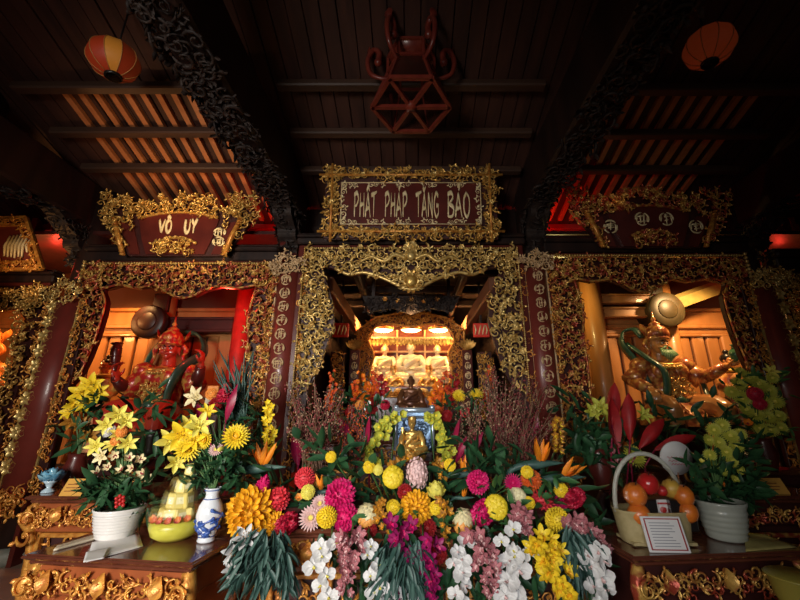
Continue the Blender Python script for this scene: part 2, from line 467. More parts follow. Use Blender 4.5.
# lintel beams over the bays
def lintel(x0, x1, z0, z1, label, Y=4.5, d=.16):
    t = thing('lintel_beam', label, 'beam', ((x0 + x1) / 2, Y, z0), 'dark lintel beams over the bays')
    m = MB(); h = z1 - z0
    m.add(bbox(x0, x1, Y - d / 2, Y + d / 2, z0, z0 + h * .55, .015), smooth=False)
    part('lower_fascia', m, WOOD_D, t)
    m = MB()
    m.add(bbox(x0, x1, Y - d / 2 - .03, Y + d / 2, z0 + h * .56, z0 + h * .8, .02), smooth=False)
    m.add(bbox(x0, x1, Y - d / 2 + .01, Y + d / 2, z0 + h * .8, z1, .02), smooth=False)
    part('ledge', m, WOOD_D, t)
lintel(-4.24, -1.72, at(180, 263, 4.5).z, at(180, 246, 4.5).z, 'dark lintel beam carrying the bright fan shaped sign')
lintel(1.74, 4.42, at(640, 254, 4.5).z, at(640, 237, 4.5).z, 'dark lintel beam carrying the dim fan shaped sign')
lintel(-1.5, 1.5, at(411, 246, 4.5).z, at(411, 235, 4.5).z, 'dark lintel beam directly below the long name board')
lintel(-7, -4.55, at(20, 284, 4.5).z, at(20, 271, 4.5).z, 'dark lintel beam at far left below the cut off sign')
lintel(4.72, 7, at(780, 272, 4.5).z, at(780, 250, 4.5).z, 'dark lintel beam at far right of the hall')

# upper back boards over the bays, painted red
def upper(x0, x1, name):
    m = MB(); m.add(box(x0, x1, 5.32, 5.4, 3.88, 5.0), smooth=False)
    z = 3.9
    while z < 4.6:
        m.add(bbox(x0, x1, 5.22, 5.33, z, z + .1, .015), smooth=False); z += .19
    struct(name, m, REDP)
upper(-4.3, -1.7, 'trim_1'); upper(1.7, 4.5, 'trim_2'); upper(-7, -4.5, 'trim_3'); upper(4.6, 7, 'trim_4')
m = MB(); m.add(box(-1.7, 1.7, 4.95, 5.05, 3.62, 5.0), smooth=False); struct('trim_5', m, WOOD_D)
for k, (x0, x1) in enumerate(((-7, -4.6), (4.75, 7))):     # slanted red slats seen over the outer bays
    m = MB()
    for i in range(9):
        x = x0 + (x1 - x0) * (i + .5) / 9; z0 = 3.9
        m.add(bbox(x - .05, x + .05, 4.6, 5.2, z0, z0 + .05, .01), smooth=False)
        m.add(bbox(x - .045, x + .045, 5.1, 5.2, z0, z0 + .6, .01), smooth=False)
    struct('trim_%d' % (6 + k), m, REDP)

# side bays: panelled back wall, ceiling, partitions
YB = 6.0
def bay_back(name, x0, x1, post):
    m = MB(); m.add(box(x0, x1, YB + .04, YB + .12, 0, 3.9), smooth=False, mi=1)
    ztop = at(130, 337, YB).z
    for z0, z1, d in ((ztop, ztop + .05, .05), (ztop + .13, ztop + .2, .08), (ztop + .2, ztop + .42, .03), (ztop + .42, ztop + .48, .07), (.8, .95, .05)):
        m.add(bbox(x0, x1, YB - d, YB + .05, z0, z1, .012), smooth=False)
    m.add(bbox(x0, x1, YB - .02, YB + .05, ztop + .05, ztop + .14, .01), smooth=False)
    n = int((x1 - x0) / .225); w = (x1 - x0) / n
    for i in range(n):
        a = x0 + i * w
        if i % 5 == 4: m.add(bbox(a, a + w, YB - .05, YB + .05, .9, ztop + .02, .02), smooth=False)
        else: m.add(bbox(a + .022, a + w - .022, YB, YB + .05, .9, ztop + .02, .012), smooth=False)
    struct(name, m, [PANEL, PANELD])
bay_back('wall_back_left', -5.2, -1.75, 0)
bay_back('wall_back_right', 1.75, 5.3, 0)
bay_back('wall_back_far_left', -7, -5.22, 0)
bay_back('wall_back_far_right', 5.32, 7, 0)
m = MB(); m.add(box(-7, -1.75, 4.55, YB + .1, 3.85, 3.9), smooth=False); struct('ceiling_left_bay', m, LACQ_D)
m = MB(); m.add(box(1.75, 7, 4.55, YB + .1, 3.85, 3.9), smooth=False); struct('ceiling_right_bay', m, WOOD_D)
for nm, x in (('wall_partition_left', -1.78), ('wall_partition_right', 1.72)):
    m = MB(); m.add(box(x, x + .06, 4.95, YB + .1, 0, 3.85), smooth=False); m.add(bbox(x - .03, x + .09, 5.4, 5.5, 0, 3.8), smooth=False)
    struct(nm, m, REDP if x < 0 else PANEL)
# round log beams and boards inside the side bays
def log_beam(u, v, Y0, label, rpx, mt):
    c = at(u, v, Y0); r = rpx * px(v, Y0)
    t = thing('log_beam', label, 'beam', (c.x, Y0, c.z), 'round log beams in the side bays')
    m = MB(); m.add(lathe([(r * .5, 0), (r * .93, 0.0), (r, .02), (r, .1), (r * .86, .12), (r * .86, .2), (r * .8, .22), (r * .8, YB - Y0)], 28), Tm(*c) @ Rm('X', -PI / 2))
    m.add(lathe([(0, -.01), (r * .5, -.01), (r * .55, 0)], 24), Tm(*c) @ Rm('X', -PI / 2))
    part('log', m, mt, t)
    m = MB(); m.add(bbox(c.x - r * .5, c.x + r * .5, Y0 + .2, YB, c.z + r * .75, c.z + r + .25, .02), smooth=False); part('carrier_board', m, mt, t)
LOGM = mat('bay_log_wood', (.04, .03, .012), (.065, .045, .018), .45, scale=8, stretch=(1, .2, 1))
log_beam(147, 321, 5.5, 'dark round log end above the red guardian statue in left bay', 17, mat('dark_log_wood', (.025, .008, .006), (.04, .013, .008), .4, scale=8, stretch=(1, .2, 1)))
log_beam(668, 309, 5.5, 'round log end above the bearded guardian statue in right bay', 18, LOGM)
# inner bay columns
def bay_column(u, v, Y, r, mt, label):
    c = at(u, v, Y); t = thing('bay_column', label, 'column', (c.x, Y, 0), 'columns inside the side bays')
    m = MB(); m.add(lathe([(r, .08), (r, 3.85)], 24), Tm(c.x, Y, 0)); part('shaft', m, mt, t)
    m = MB(); m.add(lathe([(r * 1.4, 0), (r * 1.5, .05), (r * 1.1, .085), (0, .086)], 24), Tm(c.x, Y, 0)); part('stone_base', m, STONE, t)
bay_column(243, 320, 5.6, .13, REDP, 'red painted column standing in left bay behind the carved frame')
bay_column(597, 340, 5.7, .15, PANEL, 'orange lit wooden column standing at inner side of right bay')
bay_column(672, 350, 5.85, .14, PANEL, 'wooden column rising behind the head of the bearded guardian')
bay_column(160, 350, 5.85, .12, PANEL, 'wooden column rising behind the head of the red guardian')
# cross boards in the bays
def board(name, label, u0, u1, v0, v1, Y, mt, cat='board', tilt=0):
    a, b = at(u0, v1, Y), at(u1, v0, Y); m = MB()
    m.add(bbox(a.x, b.x, Y - .05, Y + .05, a.z, b.z, .02), smooth=False)
    h = (b.z - a.z)
    m.add(bbox(a.x, b.x, Y - .08, Y - .04, b.z - h * .2, b.z, .01), smooth=False)
    m.add(bbox(a.x, b.x, Y - .08, Y - .04, a.z, a.z + h * .2, .01), smooth=False)
    return single(name, m, mt, label, cat)
board('tie_beam', 'dark red tie beam crossing left bay right of the log end', 168, 236, 318, 333, 5.75, LACQ_D, 'beam')
board('tie_beam', 'yellow lit upper tie beam crossing right bay left of the log end', 590, 650, 295, 304, 5.75, PANEL, 'beam')
board('tie_beam', 'yellow lit lower tie beam crossing right bay beside the log end', 590, 650, 308, 318, 5.75, PANEL, 'beam')
# slanted rafter board over the right log
a, b = at(672, 306, 5.6), at(722, 288, 5.6); m = MB()
bar(m, a, b, .12, .16); bar(m, a + Vector((0, .1, .1)), b + Vector((0, .1, .1)), .1, .1)
single('slanted_board', m, mat('olive_lit_board', (.3, .22, .06), (.24, .16, .04), .5, scale=8), 'slanted wooden board leaning outwards from the log end in right bay', 'board')  # greenish-yellow light on plain wood, put into the board's colour

# central bay: side beams, ceiling, shell
m = MB(); m.add(box(-1.72, 1.72, 5.0, 9.95, 3.75, 3.85), smooth=False); struct('ceiling_central_bay', m, WOOD_D)
m = MB(); m.add(box(-1.72, -1.66, YB + .1, 9.95, 0, 3.8), smooth=False); struct('wall_central_left', m, WOOD_D)
m = MB(); m.add(box(1.66, 1.72, YB + .1, 9.95, 0, 3.8), smooth=False); struct('wall_central_right', m, WOOD_D)
for sg, side in ((-1, 'left'), (1, 'right')):
    m = MB(); m.add(bbox(sg * 1.13 - .07, sg * 1.13 + .07, 4.75, 7.8, 3.1, 3.32, .02), smooth=False)
    single('inner_beam', m, mat('brown_beam_wood', (.16, .06, .03), (.22, .09, .045), .45, scale=7, stretch=(1, .15, 1)), 'brown inner beam receding on the %s above the glowing shrine' % side, 'beam')
    m = MB(); m.add(bbox(sg * .78 - .05, sg * .78 + .05, 4.85, 7.8, 3.38, 3.55, .02), smooth=False)
    single('ceiling_joist', m, WOOD_D, 'dark ceiling joist above the brown inner beam on the %s' % side, 'beam')
m = MB()
for i in range(3): m.add(bbox(-1.6, 1.6, 5.4 + i * .9, 5.5 + i * .9, 3.58, 3.72, .02), smooth=False)
struct('trim_8', m, WOOD_D)
# ================================================================== CARVED FACADE
YF = 4.5
def PXZ(lst, Y=YF):
    return [(p.x, p.z) for p in (at(u, v, Y) for u, v in lst)]
def shrink(poly, k):
    cx = sum(p[0] for p in poly) / len(poly); cz = sum(p[1] for p in poly) / len(poly)
    return poly
def xform(poly, f): return [f(x, z) for x, z in poly]

# ---- central frame
X0 = 0.0
z_top = at(411, 250, YF).z
pil_in = PXZ([(318, 262), (325, 277), (332, 298), (334, 322), (328, 342), (319, 370), (309, 388)])
lint_lo = PXZ([(336, 270), (350, 276), (364, 274), (382, 279), (397, 286), (411, 291)])
frame = thing('carved_portal', 'large gilt carved portal of the central bay below the long name board', 'carved frame', (0, YF, 0), 'gilt carved bay frames')
pilL = [(-1.37, z_top)] + [(-1.37, .9)] + [(-1.30, .9)] + pil_in[::-1] + [(pil_in[0][0], z_top)]
m = MB(); m.add(prism(pilL, YF - .02, YF + .05), smooth=False); part('side_board', m, LACQ_D, frame)
m = MB(); m.add(prism(xform(pilL, lambda x, z: (-x, z))[::-1], YF - .02, YF + .05), smooth=False); part('side_board', m, LACQ_D, frame)
pf = [(-1.36, z_top - .02), (-1.36, 1.75), (-1.28, 1.75)] + pil_in[::-1] + [(pil_in[0][0], z_top - .02)]
m = MB(); filigree(m, pf, YF - .04, .08, 1.4, 101, depth=.05); part('side_carving', m, GOLDP, frame)
m = MB(); filigree(m, xform(pf, lambda x, z: (-x, z)), YF - .04, .08, 1.4, 102, depth=.05); part('side_carving', m, GOLDP, frame)
full_lo = lint_lo + [(-x, z) for x, z in lint_lo[::-1][1:]]
lint = [(-1.37, z_top)] + [(-1.37, full_lo[0][1] + .05), (full_lo[0][0] - .06, full_lo[0][1] + .02)] + full_lo + [(-full_lo[0][0] + .06, full_lo[0][1] + .02), (1.37, full_lo[0][1] + .05), (1.37, z_top)]
m = MB(); m.add(prism(lint, YF - .03, YF + .04), smooth=False); part('lintel_board', m, LACQ_D, frame)
m = MB(); filigree(m, lint, YF - .05, .08, 1.4, 103, mirror=0.0, depth=.06); part('lintel_carving', m, GOLDP, frame)
m = MB()
P = [(x, YF - .06, z) for x, z in full_lo]; m.add(tube(catmull(P, 5), .022, 6)); part('scalloped_edge', m, GOLDP, frame)
m = MB()
for sg in (-1, 1):
    m.add(bbox(sg * 1.42 - .05, sg * 1.42 + .05, YF - .06, YF + .06, .0, z_top + .03, .015), smooth=False)
m.add(bbox(-1.47, 1.47, YF - .06, YF + .06, z_top, z_top + .05, .015), smooth=False)
part('outer_moulding', m, LACQ, frame)
m = MB()
beads(m, (-1.38, YF - .08, z_top - .01), (1.38, YF - .08, z_top - .01), .014)
for sg in (-1, 1): beads(m, (sg * 1.38, YF - .08, z_top), (sg * 1.38, YF - .08, 1.2), .012)
part('bead_trim', m, GOLDP, frame)
# orb and crown
c = at(411, 281, YF - .1); m = MB(); ball(m, c, (.085, .06, .085), shape=SPH_H)
for i in range(14):
    a = i * 2 * PI / 14; m.add(petal(.1, .05, .2, .3, 4, 3), Tm(c.x, c.y + .03, c.z) @ Rm('Y', a) @ Tm(.07, 0, 0) @ Rm('X', PI / 2))
part('orb', m, GOLD, frame, 'gilt orb at the middle of the lintel')
c = at(411, 252, YF - .1); m = MB()
for i in range(7):
    a = (i - 3) * .22; m.add(petal(.2 - .02 * abs(i - 3), .05, .1, .3, 5, 3), Tm(c.x, c.y, c.z) @ Rm('Y', -PI / 2 + a) @ Rm('X', PI / 2))
ball(m, (c.x, c.y, c.z - .02), (.09, .05, .05)); ball(m, (c.x, c.y - .03, c.z - .07), (.06, .05, .06))
for sg in (-1, 1):
    m.add(tube(catmull([(c.x + sg * .05, c.y, c.z - .1), (c.x + sg * .2, c.y - .03, c.z - .05), (c.x + sg * .34, c.y - .02, c.z - .14), (c.x + sg * .5, c.y - .03, c.z - .08), (c.x + sg * .66, c.y - .02, c.z - .15)], 5), np.linspace(.034, .014, 21), 7))
part('flame_crown', m, GOLDP, frame, 'gilt flame crown over the middle of the lintel')

# ---- side bay frames
def bay_frame(fx, label, gold, seed, bead=GOLDP):
    """fx maps left-bay x,z to this bay"""
    t = thing('carved_portal', label, 'carved frame', (fx(-2.9, 0)[0], YF, 0), 'gilt carved bay frames')
    outL, outR = -4.17, -1.68
    zt = at(180, 266, YF).z
    lo = PXZ([(106, 290), (122, 286), (140, 289), (156, 286), (171, 294), (182, 299), (195, 297), (206, 291), (222, 287), (240, 289), (258, 286)])
    inL = PXZ([(105, 292), (108, 302), (106, 314), (99, 337), (91, 357), (84, 372), (72, 386)])
    inR = PXZ([(258, 287), (253, 304), (249, 322), (250, 340), (246, 365), (243, 400), (238, 420)])
    polys = {
        'lintel': [(outL, zt), (outL, lo[0][1])] + lo + [(outR, lo[-1][1]), (outR, zt)],
        'left': [(outL, zt), (outL, inL[-1][1] - .02)] + inL[::-1] + [(inL[0][0], zt)],
        'right': [(inR[0][0], zt)] + inR + [(outR, inR[-1][1]), (outR, zt)]}
    for i, (k, p) in enumerate(polys.items()):
        q = xform(p, fx)
        m = MB(); m.add(prism(q, YF - .01, YF + .05), smooth=False); part('lintel_board' if k == 'lintel' else 'side_board', m, LACQ_D, t)
        m = MB(); filigree(m, q, YF - .03, .08, 1.36, seed + i, depth=.05); part('lintel_carving' if k == 'lintel' else 'side_carving', m, gold, t)
    m = MB()
    P = [(x, YF - .05, z) for x, z in xform(lo, fx)]; m.add(tube(catmull(P, 4), .016, 6))
    P = [(x, YF - .05, z) for x, z in xform(inL, fx)]; m.add(tube(catmull(P, 4), .014, 6))
    P = [(x, YF - .05, z) for x, z in xform(inR, fx)]; m.add(tube(catmull(P, 4), .014, 6))
    part('scalloped_edge', m, gold, t)
    m = MB()
    a, b = fx(outL, zt + .01), fx(outR, zt + .01); d = fx(outL - .0, inL[-1][1] - .05); e = fx(outR, .8)
    beads(m, (a[0], YF - .07, a[1]), (b[0], YF - .07, b[1]), .016); beads(m, (a[0], YF - .11, a[1]), (d[0], YF - .11, d[1]), .024)
    part('bead_trim', m, bead, t)
    m = MB()
    bar(m, (a[0], YF + .02, 0), (a[0], YF + .02, a[1]), .05, .12); bar(m, (b[0], YF + .02, 0), (b[0], YF + .02, b[1]), .05, .12)
    x0, x1 = sorted((a[0], b[0]))
    m.add(bbox(x0, x1, YF - .06, YF + .06, a[1] + .01, a[1] + .04, .01), smooth=False)
    part('outer_moulding', m, LACQ, t)
    return t
kz = lambda z: 1.55 + (z - 1.55) * 1.06
bay_frame(lambda x, z: (x, z), 'gilt carved portal framing the red guardian bay under the bright fan sign', GOLDR, 201)
bay_frame(lambda x, z: (-x * 1.03 + .06 * (1 if x > -2.5 else 0), kz(z)), 'dim gilt carved portal framing the bearded guardian bay on the right', GOLDR, 211)
# far bays, mostly outside the view: lintel and inner side
def far_frame(sg, label, seed):
    zt = at(20, 287, YF).z if sg < 0 else at(785, 270, YF).z
    t = thing('carved_portal', label, 'carved frame', (sg * 5.6, YF, 0), 'gilt carved bay frames')
    lo = [(-6.9, zt - .25), (-6.2, zt - .3), (-5.6, zt - .26), (-5.2, zt - .32), (-5.0, zt - .28)]
    P = [(-6.9, zt)] + lo + [(-4.62, zt - .3), (-4.62, zt)]
    S = [(-4.86, zt), (-4.95, zt - .3), (-4.83, zt - .42), (-4.87, zt - .7), (-4.81, zt - 1.0), (-4.84, zt - 1.3), (-4.78, zt - 1.7), (-4.66, zt - 1.9), (-4.66, zt)]
    for nm, p in (('lintel', P), ('side', S)):
        q = [(x * -sg, z) for x, z in p]
        m = MB(); m.add(prism(q, YF, YF + .05), smooth=False); part(nm + '_board', m, LACQ_D, t)
        m = MB(); filigree(m, q, YF - .02, .075, 1.45, seed, depth=.05); part(nm + '_carving', m, GOLD, t); seed += 1
    m = MB(); m.add(bbox(min(-sg * -6.9, -sg * -4.6), max(-sg * -6.9, -sg * -4.6), YF - .05, YF + .06, zt, zt + .05, .01), smooth=False); part('outer_moulding', m, LACQ, t)
far_frame(-1, 'gilt carved portal cut off at the left edge of the hall', 231)
far_frame(1, 'gilt carved portal cut off at the right edge of the hall', 241)

TAN = mat('dull_gilt_lettering', (.72, .5, .28), (.55, .34, .16), .5, .1, scale=30)
# ---- couplet boards with round characters
def couplet(X, Y, ztop, zbot, w, label, n, seed, gold, crest=True, edge=None, moff=0.0):
    t = thing('couplet_board', label, 'couplet board', (X, Y, zbot), 'upright couplet boards on the columns')
    m = MB()
    a = np.linspace(-1, 1, 13); prof = [(X + w / 2 * q, Y - .09 * (1 - q * q) ** .7) for q in a]
    V = np.array([(x, y, z) for z in (zbot, ztop) for x, y in prof] + [(x, Y + .04, z) for z in (zbot, ztop) for x, y in prof])
    n_ = len(prof); F = [(i, i + 1, n_ + i + 1, n_ + i) for i in range(n_ - 1)] + [(2 * n_ + i + 1, 2 * n_ + i, 3 * n_ + i, 3 * n_ + i + 1) for i in range(n_ - 1)]
    F += [(n_ + i, n_ + i + 1, 3 * n_ + i + 1, 3 * n_ + i) for i in range(n_ - 1)] + [(i + 1, i, 2 * n_ + i, 2 * n_ + i + 1) for i in range(n_ - 1)]
    F += [(0, n_, 3 * n_, 2 * n_), (2 * n_ - 1, n_ - 1, 3 * n_ - 1, 4 * n_ - 1)]
    m.add((V, [np.array(F)])); part('board', m, COUP, t)
    for sg in (-1, 1):
        m = MB(); bar(m, (X + sg * w * .5, Y - .01, zbot), (X + sg * w * .5, Y - .01, ztop), .018)
        part('edge_strip', m, GOLDO if gold is GOLD else gold, t)
        m = MB(); filigree(m, [(X + sg * w * .54, zbot), (X + sg * w * .80, zbot), (X + sg * w * .80, ztop), (X + sg * w * .54, ztop)], Y + .0, .06, 1.4, seed + 70 + sg, depth=.02)
        part('side_fretwork', m, edge or GOLDO, t)
        m = MB(); m.add(bbox(X + sg * w * .66 - w * .16, X + sg * w * .66 + w * .16, Y + .005, Y + .04, zbot, ztop, .005), smooth=False)
        part('side_rail', m, LACQ_D, t)
    for i in range(n):
        z = ztop - .12 - (ztop - zbot - .2) * i / n
        m = MB()
        if moff: m.add(ORN[6], Tm(X + moff, Y - .085 + .04 * abs(moff) / w, z) @ Rm('Y', i * .7) @ Sm(w * .6, w * .5, w * .66)); ball(m, (X + moff, Y - .06, z), (w * .13, w * .1, w * .14))
        else: medallion(m, Tm(X + moff, Y - .095 + .04 * abs(moff) / w, z) @ Sm(w * .21, w * .2, w * .22), seed * 100 + i)
        part('character', m, gold, t)
    if crest:
        m = MB(); filigree(m, [(X - w * .62, ztop - .04), (X + w * .62, ztop - .04), (X + w * .75, ztop + .1), (X + w * .3, ztop + .17), (X, ztop + .24), (X - w * .3, ztop + .17), (X - w * .75, ztop + .1)], Y - .07, .06, 1.6, seed + 9, depth=.07)
        part('crest', m, gold, t)
        m = MB(); filigree(m, [(X - w * .62, zbot - .16), (X + w * .62, zbot - .16), (X + w * .62, zbot + .05), (X - w * .62, zbot + .05)], Y - .07, .07, 1.8, seed + 19, depth=.07)
        part('foot_crest', m, GOLDO, t)
zc = at(288, 272, 4.42)
couplet(zc.x, 4.47, zc.z, .8, .29, 'red couplet board with pale round characters between left bay and central bay', 13, 5, TAN)
zc = at(536, 268, 4.42)
couplet(zc.x, 4.47, zc.z, .8, .28, 'red couplet board with dull round characters between central bay and right bay', 13, 6, TAN)
zc = at(61, 298, 4.35)
couplet(zc.x + .05, 4.4, zc.z, .72, .33, 'thick red couplet board with gold medallions leaning at far left', 11, 7, GOLDP, moff=-.07)
zc = at(762, 285, 4.35)
couplet(zc.x + .06, 4.4, zc.z, .72, .33, 'dim couplet board with gold medallions at far right edge', 11, 8, GOLDP, moff=.07)

# ---- long name board over the central bay
t = thing('name_board', 'long gilt framed name board with pale lettering over the central bay', 'sign', (0, 4.3, 3.7))
a, b = at(328, 238, 4.25), at(496, 174, 4.25)
W2, H = 86 * px(206, 4.25), (b.z - a.z); zc_ = a.z
TL = Tm(0, 4.28, a.z) @ Rm('X', math.radians(8))
m = MB(); m.add(bbox(-W2, W2, 0, .05, 0, H, .01), TL, smooth=False); part('backing', m, LACQ_D, t)
m = MB(); iw, i0, i1 = W2 - .2, .17, H - .17
m.add(bbox(-iw, iw, -.02, .01, i0, i1, .008), TL, smooth=False); part('panel', m, LACQ, t)
m = MB()
for p in ([(-W2, 0), (W2, 0), (W2, i0 - .02), (-W2, i0 - .02)], [(-W2, i1 + .02), (W2, i1 + .02), (W2, H), (-W2, H)], [(-W2, 0), (-iw - .02, 0), (-iw - .02, H), (-W2, H)], [(iw + .02, 0), (W2, 0), (W2, H), (iw + .02, H)]):
    filigree(m, p, -.01, .07, 1.45, int(100 + p[0][0] * 10 + p[2][1] * 37), M=TL, depth=.03)
part('frame_fretwork', m, GOLD, t)
m = MB()
for z in (.09, H - .09): m.add(tube([(-W2 - .07, -.04, z), (0, -.04, z), (W2 + .07, -.04, z)], .017, 8), TL)
for x in (-W2 + .1, W2 - .1): m.add(tube([(x, -.045, -.05), (x, -.045, H / 2), (x, -.045, H + .06)], .017, 8), TL)
part('bamboo_frame', m, GOLDO, t, 'gilt crossed bamboo rods')
m = MB()
for s in (-1, 1):
    for z in (.09, H - .09):
        for x in (.3, .62): m.add(ORN[6], TL @ Tm(s * x, -.05, z) @ Sm(.09))
    m.add(ORN[6], TL @ Tm(s * (W2 - .1), -.06, H * .5) @ Sm(.1))
part('blossom_knob', m, GOLDP, t)
m = MB()
for z, sg in ((i0 + .02, 1), (i1 - .02, -1)):
    m.add(tube([(-iw + .02, -.025, z), (iw - .02, -.025, z)], .007, 5), TL)
    for i in range(26):
        x = -iw + .06 + (2 * iw - .12) * i / 25
        if i % 5 < 3: m.add(ORN[i % 4], TL @ Tm(x, -.025, z + sg * .03) @ Rm('Y', i * 2.1) @ Sm(.065, .04, .065))
for x in (-iw + .02, iw - .02):
    m.add(tube([(x, -.025, i0 + .02), (x, -.025, i1 - .02)], .007, 5), TL)
    for i in range(6): m.add(ORN[i % 4], TL @ Tm(x * .965, -.025, i0 + .05 + (i1 - i0 - .1) * i / 5) @ Rm('Y', i * 1.7) @ Sm(.075, .04, .075))
part('inlay_border', m, CREAM, t, 'pale scroll border')
words = [['P', 'H', 'A^.', 'T'], ['P', 'H', "A'", 'P'], ['T', 'Au', 'N', 'G'], ['B', 'A?', 'O']]
wpos = [(q * W2, .29 * W2) for q in (-.53, -.175, .185, .545)]
k = 0
for wd, (x0, ww) in zip(words, wpos):
    lw = ww / len(wd)
    for j, key in enumerate(wd):
        m = MB(); hl = (i1 - i0) * .54
        letter(m, key, TL @ Tm(x0 - ww / 2 + .02 + j * lw * .93, -.03, i0 + (i1 - i0) * .19) @ Sm(lw * .86, .12, hl), .1)
        part('letter', m, CREAM, t)
m = MB()
for s in (-1, 1): m.add(bbox(s * .7 - .03, s * .7 + .03, .05, .2, .05, .12, .01), TL, smooth=False); bar(m, (s * .7, 4.3, zc_ + H * .9), (s * .7, 5.0, zc_ + H + .1), .02)
part('hanger', m, WOOD_D, t)

# ---- fan shaped signs
def fan_sign(cx_px, v0, v1, hw_px, label, gold, seed, text, k=1.0):
    Y = 4.34
    b = at(cx_px, v1, Y); top = at(cx_px, v0, Y)
    s = (top.z - b.z); w = hw_px * px((v0 + v1) / 2, Y)
    t = thing('fan_sign', label, 'sign', (b.x, Y, b.z), 'fan shaped signs on the lintels')
    M = Tm(b.x, Y, b.z) @ Rm('X', math.radians(6))
    # outline in unit coordinates: narrow foot, wide top
    base = [(-.62, 0), (.62, 0), (.78, .3), (1.0, .72), (.84, .9), (.58, .78), (.34, .96), (0, 1.0), (-.34, .96), (-.58, .78), (-.84, .9), (-1.0, .72), (-.78, .3)]
    O = [(x * w * .95, z * s * .95) for x, z in base]
    m = MB(); m.add(prism(O, 0, .05), M, smooth=False); part('backing', m, LACQ_D, t)
    inner = [(-.36, .02), (.36, .02), (.44, .3), (.5, .62), (.25, .71), (0, .74), (-.25, .71), (-.5, .62), (-.44, .3)]
    fan = [(x * w, z * s) for x, z in inner]
    m = MB(); m.add(prism(fan, -.03, .02), M, smooth=False); part('fan_panel', m, LACQ, t)
    for sg in (-1, 1):
        wing = [(sg * .44 * w, .02 * s), (sg * .56 * w, .02 * s), (sg * .76 * w, .6 * s), (sg * .58 * w, .55 * s)]
        m = MB(); m.add(prism(wing if sg > 0 else wing[::-1], -.02, .02), M, smooth=False); part('wing_panel', m, LACQ, t)
    m = MB()
    def out(x, z):
        return inside(O, x, z) and not inside(fan, x, z)
    r_ = random.Random(seed)
    for i in range(420):
        x, z = r_.uniform(-w, w), r_.uniform(-.0 * s, s * 1.03)
        ax = abs(x) / w; zz = z / s
        edge = .62 + .38 * min(1, zz / .72)
        if ax > edge or (zz > .9 and ax > .42 and ax < .6): continue
        if zz < .74 - ax * .2 and ax < .55 + .05 * zz: continue
        if .46 + .28 * zz < ax < .58 + .3 * zz and zz < .55: continue
        m.add(r_.choice(ORN), M @ Tm(x, -.02 - r_.uniform(0, .05), z) @ Rm('Y', r_.uniform(0, 6.28)) @ Sm(r_.uniform(.085, .125)))
    part('floral_border', m, gold, t, 'dense gilt border of flowers and leaves')
    m = MB(); m.add(tube([(q * .48 * w, -.035, s * (.745 - .1 * q * q)) for q in np.linspace(-1, 1, 15)], .02, 5), M)
    for i in range(13):
        q = -1 + 2 * i / 12; m.add(ORN[6], M @ Tm(q * .48 * w, -.05, s * (.745 - .1 * q * q)) @ Sm(.06))
    part('upper_garland', m, gold, t)
    m = MB(); m.add(tube([(q * .25 * w, -.035, s * (.3 - .1 * q * q)) for q in np.linspace(-1, 1, 15)], .02, 5), M)
    for i in range(9):
        q = -1 + 2 * i / 8; m.add(ORN[6], M @ Tm(q * .25 * w, -.05, s * (.3 - .1 * q * q)) @ Sm(.055))
    part('lower_garland', m, gold, t)
    m = MB(); filigree(m, [(-.26 * w, .01), (.26 * w, .01), (.2 * w, .2 * s), (0, .27 * s), (-.2 * w, .2 * s)], -.04, .07, 1.6, seed + 3, M=M, depth=.04)
    part('foot_carving', m, gold, t)
    for sg in (-1, 1):
        m = MB()
        V, F = tube([(sg * .62 * w, -.05, .0), (sg * .7 * w, -.07, .3 * s), (sg * .79 * w, -.05, .62 * s)], [.028, .034, .03], 8); m.add((V, F), M)
        for i in range(14):
            tt = i / 13; ball(m, (0, 0, 0), (.036, .036, .012), shape=SPH_L, M=M @ Tm(sg * (.62 + .17 * tt) * w, -.06, .62 * s * tt))
        part('rolled_scroll', m, GOLDO, t)
    for j, (key, x, z, hh) in enumerate(text):
        m = MB()
        if key == '*':
            for q in range(2): medallion(m, M @ Tm(x * w, -.04, (z + .09 - q * .16) * s) @ Sm(.075, .06, .055), seed + q + 5)
        elif key == 'o': medallion(m, M @ Tm(x * w, -.04, z * s) @ Sm(.085, .06, .085), seed + j)
        else:
            n = len(key)
            for q, c_ in enumerate(key): letter(m, c_, M @ Tm(x * w + (q - n / 2) * .085, -.04, z * s - hh / 2) @ Sm(.08, .09, hh), .19)
        part('word', m, CREAM, t)
    for sg in (-1, 1):
        m = MB(); bar(m, M[:3, :3] @ np.array((sg * .5 * w, .03, .4 * s)) + M[:3, 3], (b.x + sg * .5 * w, 4.48, b.z - .02), .03); part('foot', m, WOOD_D, t)
fan_sign(176, 202, 256, 79, 'bright gilt fan shaped sign on the lintel of the red guardian bay', GOLD, 301, [(['V', 'O^'], -.15, .5, .17), (['U', 'Y'], .17, .5, .18), ('*', .53, .3, .1)])
fan_sign(652, 196, 248, 80, 'dim gilt fan shaped sign on the lintel of the bearded guardian bay', GOLDR, 311, [('o', -.1, .5, .1), ('o', .2, .5, .1), ('o', .55, .36, .1), ('o', -.5, .36, .1)])

